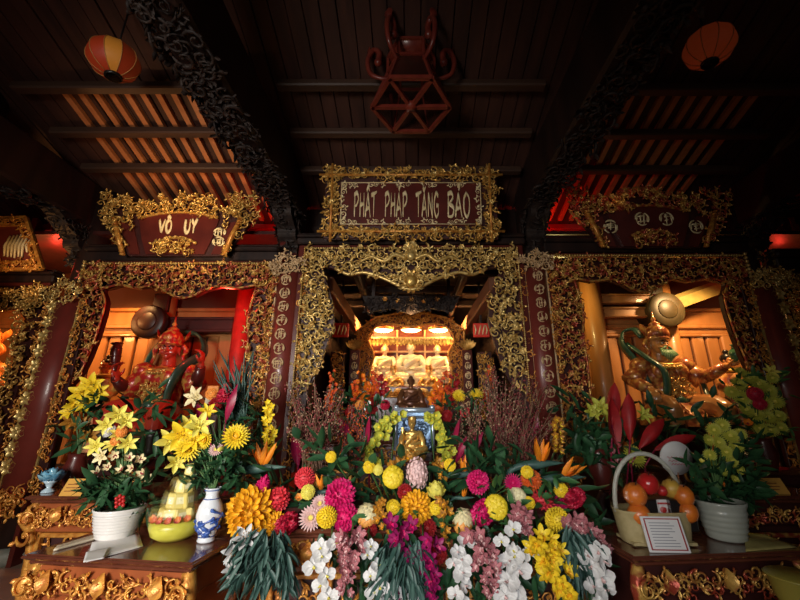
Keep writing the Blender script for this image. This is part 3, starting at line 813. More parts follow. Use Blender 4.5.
# ---- signs over the outer bays
def side_sign(poly_px, Y, label, seed):
    P = [at(u, v, Y) for u, v in poly_px]; c = P[0]
    t = thing('hanging_sign', label, 'sign', (P[2].x, Y, min(p.z for p in P)))
    O = [(p.x, p.z) for p in P]
    m = MB(); m.add(prism(O, Y, Y + .05), smooth=False); part('backing', m, COUP, t)
    cx = sum(p[0] for p in O) / 4; cz = sum(p[1] for p in O) / 4
    I = [(cx + (x - cx) * .86, cz + (z - cz) * .72) for x, z in O]
    m = MB()
    for i in range(4):
        a, b = I[i - 1], I[i]; bar(m, (a[0], Y - .01, a[1]), (b[0], Y - .01, b[1]), .03)
        a, b = O[i - 1], O[i]; bar(m, (a[0], Y - .01, a[1]), (b[0], Y - .01, b[1]), .04)
        filigree(m, [O[i - 1], O[i], I[i], I[i - 1]], Y - .01, .07, 1.4, seed + i, depth=.02)
    part('frame', m, GOLDO, t)
    return t, cx, cz
t, cx, cz = side_sign([(-60, 221), (27, 218), (43, 269), (-60, 272)], 4.3, 'red sign with gold strokes cut off by the left edge', 331)
r_ = random.Random(5); m = MB()
for w_ in range(2):
    c = at(16 - w_ * 40, 246, 4.28)
    for i in range(7):
        x = c.x + (i - 3) * .045; h = .17 * r_.uniform(.5, 1)
        V, F = tube([(x + .02, 4.28, c.z + h), (x, 4.275, c.z), (x + .03, 4.28, c.z - h)], [.01, .018, .009], 5); m.add((V, F))
    part('word', m, CREAM, t); m = MB()
# ================================================================== STATUES AND SHRINE
def limb(mb, pts, rad, k=10):
    P = catmull(pts, 4) if len(pts) > 2 else np.array([np.array(pts[0]) * (1 - t) + np.array(pts[1]) * t for t in np.linspace(0, 1, 6)])
    R = np.interp(np.linspace(0, 1, len(P)), np.linspace(0, 1, len(rad)), rad)
    mb.add(tube(P, R, k)); ball(mb, P[0], R[0]); ball(mb, P[-1], R[-1])
def hand(mb, w, d, up, s=1.0, curl=.9):
    """palm at wrist w pointing along d; up = back of the hand; five fingers"""
    d = Vector(d).normalized(); up = Vector(up); up = (up - d * up.dot(d)).normalized(); side = d.cross(up); w = Vector(w)
    Mx = np.eye(4); Mx[:3, 0] = d; Mx[:3, 1] = side; Mx[:3, 2] = up; Mx[:3, 3] = w + d * .045 * s
    mb.add(SPH, Mx @ Sm(.055 * s, .043 * s, .02 * s))
    for i, L in enumerate((.066, .075, .07, .055)):
        b = w + d * .085 * s + side * (-.032 + .0213 * i) * s
        p, a = [b], 0.0; dirn = d
        for q in range(3):
            a += curl * .55; dirn = d * math.cos(a) - up * math.sin(a); p.append(p[-1] + dirn * L * s * .4)
        mb.add(tube([tuple(x) for x in p], [.0105 * s, .0105 * s, .0095 * s, .007 * s], 6)); ball(mb, p[-1], .0075 * s, shape=SPH_L)
    b = w + d * .03 * s - side * .04 * s
    p = [b, b - side * .022 * s + d * .025 * s - up * .012 * s, b - side * .02 * s + d * .055 * s - up * .032 * s]
    mb.add(tube([tuple(x) for x in p], [.014 * s, .012 * s, .009 * s], 6))
def remeshed(o, voxel, smooth=4):
    md = o.modifiers.new('surface', 'REMESH'); md.mode = 'VOXEL'; md.voxel_size = voxel; md.use_smooth_shade = True
    sm = o.modifiers.new('soften', 'SMOOTH'); sm.iterations = smooth; sm.factor = .5
    return o
def head_shapes(mb, c, r, look=(0, -1, 0), fat=1.0):
    """a head with brow, nose, lips, chin and ears about the centre c; r = half the face height"""
    Mx = Tm(*c) @ np.array(Matrix.Rotation(math.atan2(look[0], -look[1]), 4, 'Z'))
    def b(p, q): mb.add(SPH, Mx @ Tm(p[0] * r, p[1] * r, p[2] * r) @ Sm(q[0] * r, q[1] * r, q[2] * r))
    b((0, .08, .12), (.8 * fat, .92, .95)); b((0, -.1, -.3), (.62 * fat, .7, .66)); b((0, -.6, -.78), (.27 * fat, .22, .2))
    for s in (-1, 1):
        b((s * .38 * fat, -.52, -.28), (.3, .26, .26)); b((s * .3, -.72, .18), (.28, .12, .07)); b((s * .82 * fat, .08, -.05), (.1, .2, .36)); b((s * .84 * fat, .05, -.42), (.08, .12, .18))
        b((s * .12, -.86, -.2), (.1, .12, .08))
    b((0, -.82, .0), (.1, .14, .28)); b((0, -.92, -.18), (.12, .14, .1)); b((0, -.78, -.45), (.24, .1, .06)); b((0, -.75, -.55), (.2, .1, .06))
    return Mx
def face_parts(t, Mx, r, white, dark, lip):
    for s in (-1, 1):
        m = MB(); m.add(SPH, Mx @ Tm(s * .3 * r, -.76 * r, .06 * r) @ Sm(.17 * r, .09 * r, .075 * r), mi=0)
        m.add(SPH, Mx @ Tm(s * .29 * r, -.83 * r, .06 * r) @ Sm(.07 * r, .04 * r, .065 * r), mi=1)
        part('eye', m, [white, dark], t)
        m = MB(); m.add(tube([(s * .1 * r, -.88 * r, .2 * r), (s * .3 * r, -.84 * r, .3 * r), (s * .55 * r, -.68 * r, .24 * r)], [.05 * r, .06 * r, .03 * r], 6), Mx); part('eyebrow', m, dark, t)
    m = MB(); m.add(SPH, Mx @ Tm(0, -.84 * r, -.5 * r) @ Sm(.2 * r, .08 * r, .055 * r)); part('mouth', m, lip, t)
EYEW = mat('eye_white', (.8, .78, .7), None, .3); INK = mat('black_paint', (.012, .01, .01), None, .3)
LIP = mat('red_paint', (.5, .02, .02), None, .35)
SKIN_R = mat('red_painted_skin', (.55, .06, .03), (.45, .04, .02), .35, scale=9, coat=.3)
SKIN_G = mat('golden_painted_skin', (.62, .27, .08), (.5, .2, .06), .3, scale=9, coat=.4)
ROBE_R = mat('red_gilt_robe', (.5, .025, .02), (.65, .3, .06), .35, .1, scale=16, coat=.3, bump=.3, bscale=40, lo=.48, hi=.6)
ROBE_B = mat('brown_gilt_robe', (.33, .08, .03), (.6, .3, .08), .3, .15, scale=14, coat=.4, bump=.3, bscale=40, lo=.45, hi=.62)
ROBE_O = mat('orange_robe', (.7, .2, .03), (.75, .4, .08), .4, .1, scale=14, bump=.2, lo=.45, hi=.6)
GREEN_D = mat('dark_green_scarf', (.02, .06, .04), (.03, .1, .06), .35, scale=10, coat=.3)
GREEN_L = mat('green_beard_paint', (.1, .22, .1), (.2, .34, .16), .4, scale=12)
BOOT = mat('black_boot', (.02, .015, .012), None, .35)

def guardian(px_head, Y, s, pose, label, skin, robe, scarf, hat, lookx=0.0, beard=None):
    hc = at(*px_head, Y); base = Vector((hc.x, Y, hc.z - 1.17 * s))
    t = thing('guardian_statue', label, 'statue', tuple(base))
    M = Tm(*base) @ Sm(s)
    def tr(mb):                       # local figure space to hall
        for i, V in enumerate(mb.v): mb.v[i] = V @ M[:3, :3].T + M[:3, 3]
        return mb
    P = pose
    m = MB()
    ball(m, (0, .02, .5), (.2, .16, .16)); ball(m, (0, .01, .66), (.19, .15, .17)); ball(m, (0, .02, .84), (.22, .14, .16)); limb(m, [(0, .03, .9), (0, .02, 1.08)], [.085, .07])
    head_shapes(m, (0, 0, 1.17), .115, (lookx, -1, 0), P.get('fat', 1.05))
    for sd in ('R', 'L'):
        sx = -1 if sd == 'R' else 1
        el, wr, hd = P['el' + sd], P['wr' + sd], P['hd' + sd]
        limb(m, [(sx * .22, .02, .93), tuple((np.array((sx * .25, .0, .92)) + np.array(el)) / 2), el], [.085, .075, .055])
        limb(m, [el, tuple((np.array(el) * .6 + np.array(wr) * .4)), wr], [.058, .056, .036])
        hand(m, wr, hd, P['up' + sd], 1.25)
        limb(m, [(sx * .12, -.02, .48), (sx * .24, -.3, .5), (sx * .26, -.42, .46)], [.13, .11, .085])
        limb(m, [(sx * .26, -.42, .46), (sx * .25, -.4, .25), (sx * .24, -.38, .06)], [.085, .08, .05])
        ball(m, (sx * .25, -.46, .035), (.055, .13, .04))
    o = part('body', tr(m), skin, t); remeshed(o, .0085 * s)
    hMx = M @ Tm(0, 0, 1.17) @ np.array(Matrix.Rotation(math.atan2(lookx, 1), 4, 'Z'))
    face_parts(t, hMx, .115, EYEW, INK, LIP)
    # armour, belt, skirt
    m = MB(); ball(m, (0, .0, .83), (.245, .165, .165), shape=SPH_H); ball(m, (0, -.02, .66), (.215, .165, .16), shape=SPH_H)
    for sx in (-1, 1): ball(m, (sx * .105, -.12, .86), (.09, .06, .09), shape=SPH_H)
    part('breastplate', tr(m), robe, t)
    m = MB(); filigree(m, [(.14 * math.cos(a), .68 + .1 * math.sin(a)) for a in np.linspace(0, 2 * PI, 14)[:-1]], -.185, .05, 1.6, 5, depth=.02)
    ball(m, (0, -.18, .68), (.05, .03, .045)); part('belly_ornament', tr(m), GOLD, t, 'gilt belly ornament')
    m = MB()
    for i in range(15):
        a = PI * (1.12 + .76 * i / 14); ball(m, (.2 * math.cos(a), .02 + .2 * math.sin(a), .955 - .06 * abs(math.sin(a))), .024, shape=SPH_L)
    m.add(tube([(.19 * math.cos(a), .02 + .17 * math.sin(a), .96 - .04 * abs(math.sin(a))) for a in np.linspace(PI, 2 * PI, 12)], .03, 6))
    part('collar', tr(m), GOLD, t, 'gilt beaded collar')
    m = MB(); m.add(tube([(.225 * math.cos(a), -.01 + .18 * math.sin(a), .545) for a in np.linspace(0, 2 * PI, 25)], .03, 8)); ball(m, (0, -.2, .545), (.06, .03, .05)); part('belt', tr(m), GREEN_D, t, 'dark green belt')
    m = MB()
    prof = [(.2, .55), (.25, .5), (.3, .44), (.345, .36), (.35, .3)]
    k = 40; V = []
    for j, (r, z) in enumerate(prof):
        for i in range(k):
            a = i * 2 * PI / k; f = 1 + .06 * math.sin(a * 10) * j / 4; V.append((r * f * math.cos(a), -.12 * j / 4 + r * f * math.sin(a) * .95, z))
    m.add((np.array(V), [gridfaces(5, k, True)[:, ::-1]]))
    for i in range(5):
        a = -PI / 2 + (i - 2) * .42; m.add(petal(.3, .2, .2, .3, 6, 5, peak=.7, tip=.5), Tm(.2 * math.cos(a), -.02 + .17 * math.sin(a), .54) @ Rm('Z', a) @ Rm('Y', .75))
    part('skirt', tr(m), robe, t)
    for sd, sx in (('R', -1), ('L', 1)):
        m = MB(); ball(m, (sx * .245, .0, .93), (.115, .12, .1))
        for i in range(7):
            a = (i - 3) * .5; m.add(petal(.15, .08, -.5, .3, 5, 3, peak=.6, tip=.4), Tm(sx * .27, 0, .95) @ Rm('Z', a + (0 if sx > 0 else PI)) @ Rm('Y', .5))
        part('pauldron', tr(m), robe, t)
        el, wr = np.array(P['el' + sd]), np.array(P['wr' + sd]); dv = wr - el
        m = MB(); m.add(tube([el + dv * .15, el + dv * .5, el + dv * .92], [.062, .066, .05], 12))
        for q in (.25, .5, .75, .93): ball(m, el + dv * q, (.064 - .012 * q, .064 - .012 * q, .014), align(dv))
        part('bracer', tr(m), LACQ if skin is SKIN_R else robe, t)
        m = MB()
        a0 = np.array((sx * .25, 0, .9)); m.add(tube([a0, (a0 + el) / 2, el + (el - a0) * .05], [.085, .1, .12], 12)); part('sleeve', tr(m), robe, t)
        m = MB(); limb(m, [(sx * .25, -.4, .3), (sx * .24, -.38, .08)], [.092, .062]); ball(m, (sx * .25, -.47, .045), (.065, .14, .05)); part('boot', tr(m), BOOT, t)
    # helmet
    m = MB(); hm = Tm(0, .0, 1.17) @ np.array(Matrix.Rotation(math.atan2(lookx, 1), 4, 'Z'))
    m.add(lathe([(.122, .05), (.128, .075), (.112, .09), (.118, .14), (.1, .19), (.055, .23), (.062, .245), (.04, .262), (.016, .28), (.028, .3), (.012, .33), (.008, .385), (0, .4)], 20), hm)
    for i in range(11):
        a = -PI / 2 + (i - 5) * .3; m.add(petal(.11 - .006 * abs(i - 5), .06, .3, .3, 5, 3), hm @ Tm(.115 * math.cos(a), .115 * math.sin(a), .075) @ Rm('Z', a) @ Rm('Y', -1.2))
    for sx in (-1, 1):
        m.add(tube(catmull([(sx * .12, .02, .06), (sx * .16, .03, .0), (sx * .145, .0, -.08), (sx * .17, .02, -.15)], 4), [.03] * 6 + [.02] * 7, 6), hm)
        m.add(petal(.16, .09, .3, .3, 6, 3), hm @ Tm(sx * .12, .03, .1) @ Rm('Z', 0 if sx > 0 else PI) @ Rm('Y', -.9))
    part('helmet', tr(m), hat, t)
    # scarf that loops over the shoulders
    for path in scarf:
        m = MB(); Pp = catmull(path, 6); m.add(ribbon(Pp, np.interp(np.linspace(0, 1, len(Pp)), [0, .2, .8, 1], [.025, .05, .05, .03]), thick=.012)); part('scarf', tr(m), GREEN_D, t, 'dark green scarf')
    if beard:
        m = MB()
        for i in range(9):
            x = (i - 4) * .018; m.add(tube([(x, -.09, -.06), (x * 1.5, -.125, -.13), (x * 1.2, -.11, -.22 + abs(i - 4) * .02)], [.014, .014, .005], 5), hm)
        for sx in (-1, 1): m.add(tube([(sx * .02, -.11, -.038), (sx * .06, -.1, -.055), (sx * .085, -.085, -.1)], [.012, .011, .004], 5), hm)
        part('beard', tr(m), beard, t)
    return t, M, base, tr
def plinth(name, base, w, d, label, mt, top=None):
    z1 = base.z if top is None else top
    t = thing(name, label, 'pedestal', (base.x, base.y, 0)); x, y = base.x, base.y
    m = MB(); m.add(bbox(x - w / 2, x + w / 2, y - d * .6, y + d * .4, .12, z1 - .1, .02), smooth=False); part('body', m, mt, t)
    m = MB(); m.add(bbox(x - w / 2 - .06, x + w / 2 + .06, y - d * .6 - .06, y + d * .4 + .06, 0, .12, .02), smooth=False); part('foot', m, mt, t)
    m = MB(); m.add(bbox(x - w / 2 - .05, x + w / 2 + .05, y - d * .6 - .05, y + d * .4 + .05, z1 - .1, z1, .02), smooth=False); part('top', m, mt, t)
    if top is None:
        m = MB(); m.add(bbox(x - .36, x + .36, y - .14, y + .34, z1, z1 + .44, .02), smooth=False); part('seat_block', m, mt, t)
    m = MB(); filigree(m, [(x - w / 2, .3), (x + w / 2, .3), (x + w / 2, z1 - .12), (x - w / 2, z1 - .12)], y - d * .6 - .01, .12, 1.4, 77, depth=.02); part('front_carving', m, GOLDO, t)
# red guardian, left bay
poseL = dict(elR=(-.38, -.02, .7), wrR=(-.36, -.25, .82), hdR=(-.2, -.1, 1), upR=(-1, .2, -.2), elL=(.4, -.06, .75), wrL=(.5, -.2, .97), hdL=(.1, -.1, 1), upL=(1, .1, 0), fat=1.08)
sc = [[(-.3, .12, .62), (-.33, .12, 1.0), (-.22, .2, 1.3), (0, .24, 1.42), (.22, .2, 1.36), (.34, .1, 1.15), (.26, -.14, .95), (.2, -.2, .7), (.24, -.26, .45)], [(-.32, .1, 1.0), (-.4, .02, .7), (-.36, -.1, .4)]]
tL, ML, bL, trL = guardian((170, 350), 5.3, 1.24, poseL, 'red painted guardian statue in pointed helmet brandishing a mace', SKIN_R, ROBE_R, sc, ROBE_R, lookx=.25)
wr = ML[:3, :3] @ np.array((-.375, -.27, .88)) + ML[:3, 3]
a = at(117, 342, 4.95); d = (Vector(a) - Vector(wr)); m = MB()
e = Vector(wr) - d * .25
pts = [e + d * q for q in np.linspace(0, 1.25, 9)]
m.add(tube([tuple(p) for p in pts], [.03, .03, .028, .035, .055, .06, .065, .06, .03], 10))
for q in (.45, .65, .85, 1.0): ball(m, tuple(e + d * q * 1.2), (.072, .072, .02), align(d))
part('mace', m, LACQ, tL, 'dark red ringed mace')
m = MB(); ball(m, (0, .12, 1.2), (.3, .02, .3), shape=SPH_H)
plinth('statue_pedestal', bL, .95, 1.2, 'dark pedestal below the red guardian statue', LACQ_D)
# bearded guardian, right bay
poseR = dict(elR=(-.37, -.02, .76), wrR=(-.36, -.3, .66), hdR=(-.25, -.6, -.3), upR=(-.3, -.2, 1), elL=(.36, -.08, .78), wrL=(.47, -.3, .9), hdL=(.35, -.6, .1), upL=(.2, -.1, -1), fat=1.15)
sc = [[(-.2, -.1, .6), (-.26, .02, .95), (-.34, .12, 1.2), (-.27, .18, 1.36), (-.18, .1, 1.38), (-.16, .02, 1.26)], [(-.3, .1, 1.2), (-.2, -.1, 1.0), (-.12, -.2, .85), (-.16, -.22, .6), (-.3, -.2, .45)], [(.3, .1, 1.0), (.4, 0, .8), (.3, -.2, .55), (.36, -.3, .3)]]
tR, MR, bR, trR = guardian((658, 345), 5.3, 1.26, poseR, 'golden brown bearded guardian statue lifting a small green vase', SKIN_G, ROBE_B, sc, ROBE_B, lookx=.3, beard=GREEN_L)
p = MR[:3, :3] @ np.array((.51, -.4, .93)) + MR[:3, 3]; m = MB()
m.add(lathe([(.03, 0), (.05, .02), (.075, .08), (.07, .13), (.03, .17), (.025, .2), (.04, .22), (.03, .225)], 16), Tm(*p))
part('vase', m, mat('green_jade', (.04, .14, .07), (.09, .22, .1), .25, scale=12), tR, 'green vase in the raised hand')
plinth('statue_pedestal', bR, .95, 1.2, 'dark pedestal below the bearded guardian statue', LACQ_D)
# orange statue at the far left
poseF = dict(elR=(-.38, -.05, .72), wrR=(-.3, -.3, .62), hdR=(.2, -.5, -.1), upR=(0, -.2, 1), elL=(.37, -.1, .72), wrL=(.33, -.32, .66), hdL=(-.2, -.6, .1), upL=(.2, -.1, 1), fat=1.05)
tF, MF, bF, trF = guardian((-14, 350), 5.2, 1.25, poseF, 'orange robed statue with green roundel at the left edge', SKIN_G, ROBE_O, [[(.3, .1, 1.15), (.42, .0, .95), (.4, -.15, .72), (.55, -.1, .55)]], ROBE_O)
c = at(12, 374, 4.95); m = MB(); m.add(lathe([(0, -.03), (.06, -.02), (.075, .02), (.06, .03), (0, .035)], 20), Tm(*c) @ Rm('X', PI / 2)); part('roundel', m, mat('green_jade', (.04, .14, .07)), tF, 'green roundel')
plinth('statue_pedestal', bF, 1.1, 1.2, 'dark pedestal below the orange robed statue', LACQ_D)

def standing(px_head, Y, s, label, robe, skin, hair, hat=False):
    hc = at(*px_head, Y); base = Vector((hc.x, Y, hc.z - 1.5 * s))
    t = thing('attendant_statue', label, 'statue', tuple(base)); M = Tm(*base) @ Sm(s)
    def tr(mb):
        for i, V in enumerate(mb.v): mb.v[i] = V @ M[:3, :3].T + M[:3, 3]
        return mb
    m = MB(); limb(m, [(0, .0, .1), (0, 0, .9), (0, .01, 1.2)], [.12, .14, .15]); ball(m, (0, .01, 1.25), (.19, .11, .09)); limb(m, [(0, 0, 1.25), (0, 0, 1.42)], [.06, .05])
    head_shapes(m, (0, 0, 1.5), .1)
    for sx in (-1, 1):
        limb(m, [(sx * .18, 0, 1.25), (sx * .22, -.03, 1.08), (sx * .2, -.14, 1.0)], [.06, .05, .04]); limb(m, [(sx * .2, -.14, 1.0), (sx * .05, -.24, 1.12)], [.042, .03]); hand(m, (sx * .05, -.24, 1.12), (-sx * .3, -.2, 1), (sx, -.2, 0), 1.0, .4)
        ball(m, (sx * .08, -.08, .04), (.05, .12, .04))
    o = part('body', tr(m), skin, t); remeshed(o, .009 * s)
    m = MB(); k = 30; V = []
    prof = [(.16, 1.3, .6), (.17, 1.2, .65), (.16, 1.0, .8), (.19, .7, .85), (.23, .3, .9), (.27, .08, .9)]
    for j, (r, z, f) in enumerate(prof):
        for i in range(k):
            a = i * 2 * PI / k; q = 1 + .05 * math.sin(a * 8) * j / 5; V.append((r * q * math.cos(a), r * q * f * math.sin(a), z))
    m.add((np.array(V), [gridfaces(6, k, True)[:, ::-1]])); part('robe', tr(m), robe, t)
    for sx in (-1, 1):
        m = MB(); m.add(tube([(sx * .18, 0, 1.26), (sx * .23, -.03, 1.08), (sx * .18, -.16, 1.02), (sx * .09, -.21, 1.09)], [.075, .075, .09, .1], 10)); part('sleeve', tr(m), robe, t)
    m = MB(); m.add(tube([(.12 * math.cos(a), .08 * math.sin(a), 1.34) for a in np.linspace(0, 2 * PI, 16)], .03, 6)); part('collar', tr(m), mat('yellow_sash', (.75, .5, .08), None, .5), t)
    m = MB(); ball(m, (0, .03, 1.545), (.098, .1, .085)); ball(m, (0, .03, 1.65), (.045, .045, .04))
    if hat: m.add(lathe([(.11, .0), (.12, .03), (.09, .05), (.08, .12), (0, .14)], 16), Tm(0, .01, 1.56))
    part('hair', tr(m), hair, t)
    return t, base
t_, b_ = standing((106, 366), 5.15, .85, 'small attendant statue with folded arms beside the red guardian', ROBE_O, SKIN_G, INK)
plinth('attendant_pedestal', b_, .5, .5, 'dark pedestal below the small attendant left of the red guardian', LACQ_D, top=b_.z)
t_, b_ = standing((729, 361), 5.15, .85, 'small dark haired attendant statue beside the bearded guardian', ROBE_B, SKIN_G, INK)
plinth('attendant_pedestal', b_, .4, .5, 'dark pedestal below the dark haired attendant statue', LACQ_D, top=b_.z)
t_, b_ = standing((753, 365), 5.2, .8, 'golden attendant statue nearest the dim couplet board at far right', ROBE_O, SKIN_G, ROBE_O, True)
plinth('attendant_pedestal', b_, .34, .5, 'dark pedestal below the golden attendant statue at far right', LACQ_D, top=b_.z)

# ---------------------------------------------------------------- the glowing shrine
GLOW = mat('bright_gilt', (.95, .7, .3), (.85, .5, .15), .35, .2, scale=14, bump=.2)
IVORY = mat('ivory_gilt', (.95, .82, .52), (.95, .74, .4), .4, .1, scale=10)
YS = 7.0
t = thing('inner_shrine', 'glowing carved shrine with three buddhas deep in the central bay', 'shrine', (0, YS + .4, 0))
def pz(l): return PXZ(l, YS)
m = MB(); m.add(box(-1.06, 1.06, 8.0, 8.06, 1.2, 3.3), smooth=False); part('back_board', m, mat('amber_lacquer', (.22, .03, .015), (.35, .09, .025), .4, scale=5), t)
for sg in (-1, 1):
    m = MB(); m.add(box(sg * 1.02 - .03, sg * 1.02 + .03, YS + .05, 8.05, .9, 3.0), smooth=False); part('side_board', m, REDP, t)
m = MB(); m.add(box(-.8, .8, YS + .05, 8.05, 3.27, 3.32), smooth=False); part('roof_board', m, LACQ, t)
outer = pz([(360, 412), (359, 330), (376, 318), (411, 311), (446, 318), (464, 330), (463, 412)])
inL = pz([(372, 412), (378, 395), (370, 375), (374, 355), (368, 340), (376, 327), (390, 324), (411, 327)])
inn = inL + [(-x, z) for x, z in inL[::-1][1:]]
# the frame is a left half and a right half over the lintel
half = [(0, inL[-1][1])] + inL[::-1][1:] + [(p[0], p[1]) for p in outer[:4]] 
half = [(min(x, 0), z) for x, z in half]
for sg in (-1, 1):
    q = half if sg < 0 else [(-x, z) for x, z in half][::-1]
    m = MB(); m.add(prism(q, YS, YS + .05), smooth=False); part('frame_board', m, LACQ, t)
    m = MB(); filigree(m, q, YS - .02, .075, 1.4, 401, depth=.04); part('frame_carving', m, GOLDO, t)
m = MB(); m.add(tube([(x, YS - .03, z) for x, z in outer], .025, 6)); m.add(tube(catmull([(x, YS - .04, z) for x, z in inn], 3), .02, 6)); part('frame_edge', m, GOLDO, t)
m = MB()
for i in range(27):
    x = -.85 + 1.7 * i / 26; z = at(411, 341, YS).z - .02 * abs(math.sin(i * .8)); m.add(petal(.16, .08, .1, .4, 4, 3), Tm(x, YS + .15, z + .1) @ Rm('Y', PI / 2) @ Rm('X', PI / 2))
part('canopy_fringe', m, GOLD, t, 'gilt fringe hanging under the lamps')
m = MB()
for x in (-.9, -.3, .3, .9): m.add(bbox(x - .02, x + .02, 7.9, 7.98, 2.0, 3.25, .005), smooth=False)
for z in (2.35, 2.75, 3.05): m.add(bbox(-1, 1, 7.88, 7.98, z, z + .04, .005), smooth=False)
part('lattice', m, GLOW, t)
LAMP = mat('lit_lamp', (1, .8, .5), None, .5, emit=(1, .72, .36), estr=9)
for u, nm in ((383, 'left lamp of the three lit lamps under the shrine roof'), (411, 'middle lamp of the three lit lamps under the shrine roof'), (439, 'right lamp of the three lit lamps under the shrine roof')):
    c = at(u, 330, YS + .2); tl = thing('shrine_lamp', nm, 'lamp', tuple(c)); m = MB()
    m.add(lathe([(0, -.05), (.12, -.04), (.2, 0), (.2, .03), (0, .03)], 20), Tm(*c) @ Sm(1, .6, 1)); part('bulb', m, LAMP, tl)
    m = MB(); m.add(lathe([(.21, .0), (.22, .05), (.05, .09), (.02, .12), (.02, 3.28 - c.z), (0, 3.28 - c.z)], 16), Tm(*c) @ Sm(1, .6, 1)); part('cap', m, GOLD, tl)
def buddha(c, s, label, robe, skin, hair, name='buddha_statue', halo=None, crown=None, raised=False):
    t = thing(name, label, 'statue', tuple(c)); M = Tm(*c) @ Sm(s)
    def tr(mb):
        for i, V in enumerate(mb.v): mb.v[i] = V @ M[:3, :3].T + M[:3, 3]
        return mb
    m = MB(); m.add(lathe([(.3, 0), (.34, .03), (.24, .08), (.22, .1), (.33, .15), (.33, .17), (0, .175)], 24), M)
    for r, z, n, tilt in ((.24, .09, 16, -.5), (.25, .1, 16, .5)):
        for i in range(n): m.add(petal(.13, .1, .3, .5, 4, 3), M @ Rm('Z', i * 2 * PI / n + tilt * .4) @ Tm(r, 0, z) @ Rm('Y', -tilt))
    part('lotus_base', m, robe, t)
    m = MB(); ball(m, (0, .02, .28), (.17, .13, .12)); ball(m, (0, .02, .46), (.16, .1, .16)); ball(m, (0, .02, .57), (.2, .09, .07)); limb(m, [(0, .02, .6), (0, .01, .7)], [.055, .05])
    head_shapes(m, (0, 0, .765), .095)
    for sx in (-1, 1):
        limb(m, [(sx * .1, .02, .23), (sx * .3, -.06, .23), (sx * .08, -.2, .21)], [.1, .085, .05])
        el = (sx * .24, -.03, .4)
        wr = (sx * .06, -.17, .33)
        if raised and sx < 0: wr = (sx * .22, -.15, .58)
        limb(m, [(sx * .18, .02, .57), el, wr], [.065, .055, .03])
        if raised and sx < 0: hand(m, wr, (0, -.1, 1), (0, 1, 0), .9, .1)
        else: hand(m, wr, (-sx, -.3, .05), (0, .1, -1), .9, .2)
    ball(m, (0, .02, .85), (.05, .05, .05))
    o = part('body', tr(m), skin, t); remeshed(o, .011 * s, 3)
    m = MB(); ball(m, (0, .03, .29), (.18, .14, .13), shape=SPH_H); ball(m, (0, .035, .47), (.175, .105, .165), shape=SPH_H)
    V, F = tube(catmull([(.2, .03, .58), (.1, -.09, .52), (-.05, -.13, .42), (-.14, -.12, .32)], 4), .05, 8, .5); m.add((V, F))
    for sx in (-1, 1): m.add(tube([(sx * .19, .02, .56), (sx * .255, -.02, .42), (sx * .24, -.04, .34), (sx * .3, -.06, .22)], [.07, .07, .08, .06], 10))
    part('robe', tr(m), robe, t)
    m = MB(); ball(m, (0, .025, .79), (.092, .092, .085), shape=SPH_H); ball(m, (0, .03, .875), (.05, .05, .045))
    if crown:
        for i in range(9):
            a = -PI / 2 + (i - 4) * .35; m.add(petal(.15, .06, .2, .3, 5, 3), Tm(.085 * math.cos(a), .01 + .085 * math.sin(a), .82) @ Rm('Z', a) @ Rm('Y', -1.35))
    part('hair', tr(m), hair, t)
    if halo:
        m = MB(); m.add(lathe([(.0, .01), (.17, .01), (.2, .025), (.22, .01), (.2, -.01), (0, -.01)], 28), Tm(0, .14, .8) @ Rm('X', PI / 2)); part('halo', tr(m), halo, t)
    return t
b = at(411, 384, 7.4)
for u, lab, s, v in ((384, 'left hand buddha of the three glowing in the inner shrine', 0.86, 384), (411, 'tallest middle buddha of the three glowing in the inner shrine', 1.03, 388), (438, 'right hand buddha of the three glowing in the inner shrine', 0.86, 384)):
    buddha(at(u, v, 7.4), s, lab, IVORY, IVORY, GLOW, halo=None)
for u, lab in ((393, 'small golden figure in front of the left glowing buddha'), (429, 'small golden figure in front of the right glowing buddha')):
    buddha(at(u, 398, 7.05), .62, lab, GOLDO, GLOW, GOLDO, name='golden_figure', crown=True)
m = MB(); z = at(411, 387, 7.4).z
m.add(bbox(-1.0, 1.0, 6.95, 7.9, .0, z, .03), smooth=False)
single('shrine_altar', m, LACQ, 'red altar block carrying the three glowing buddhas', 'altar')
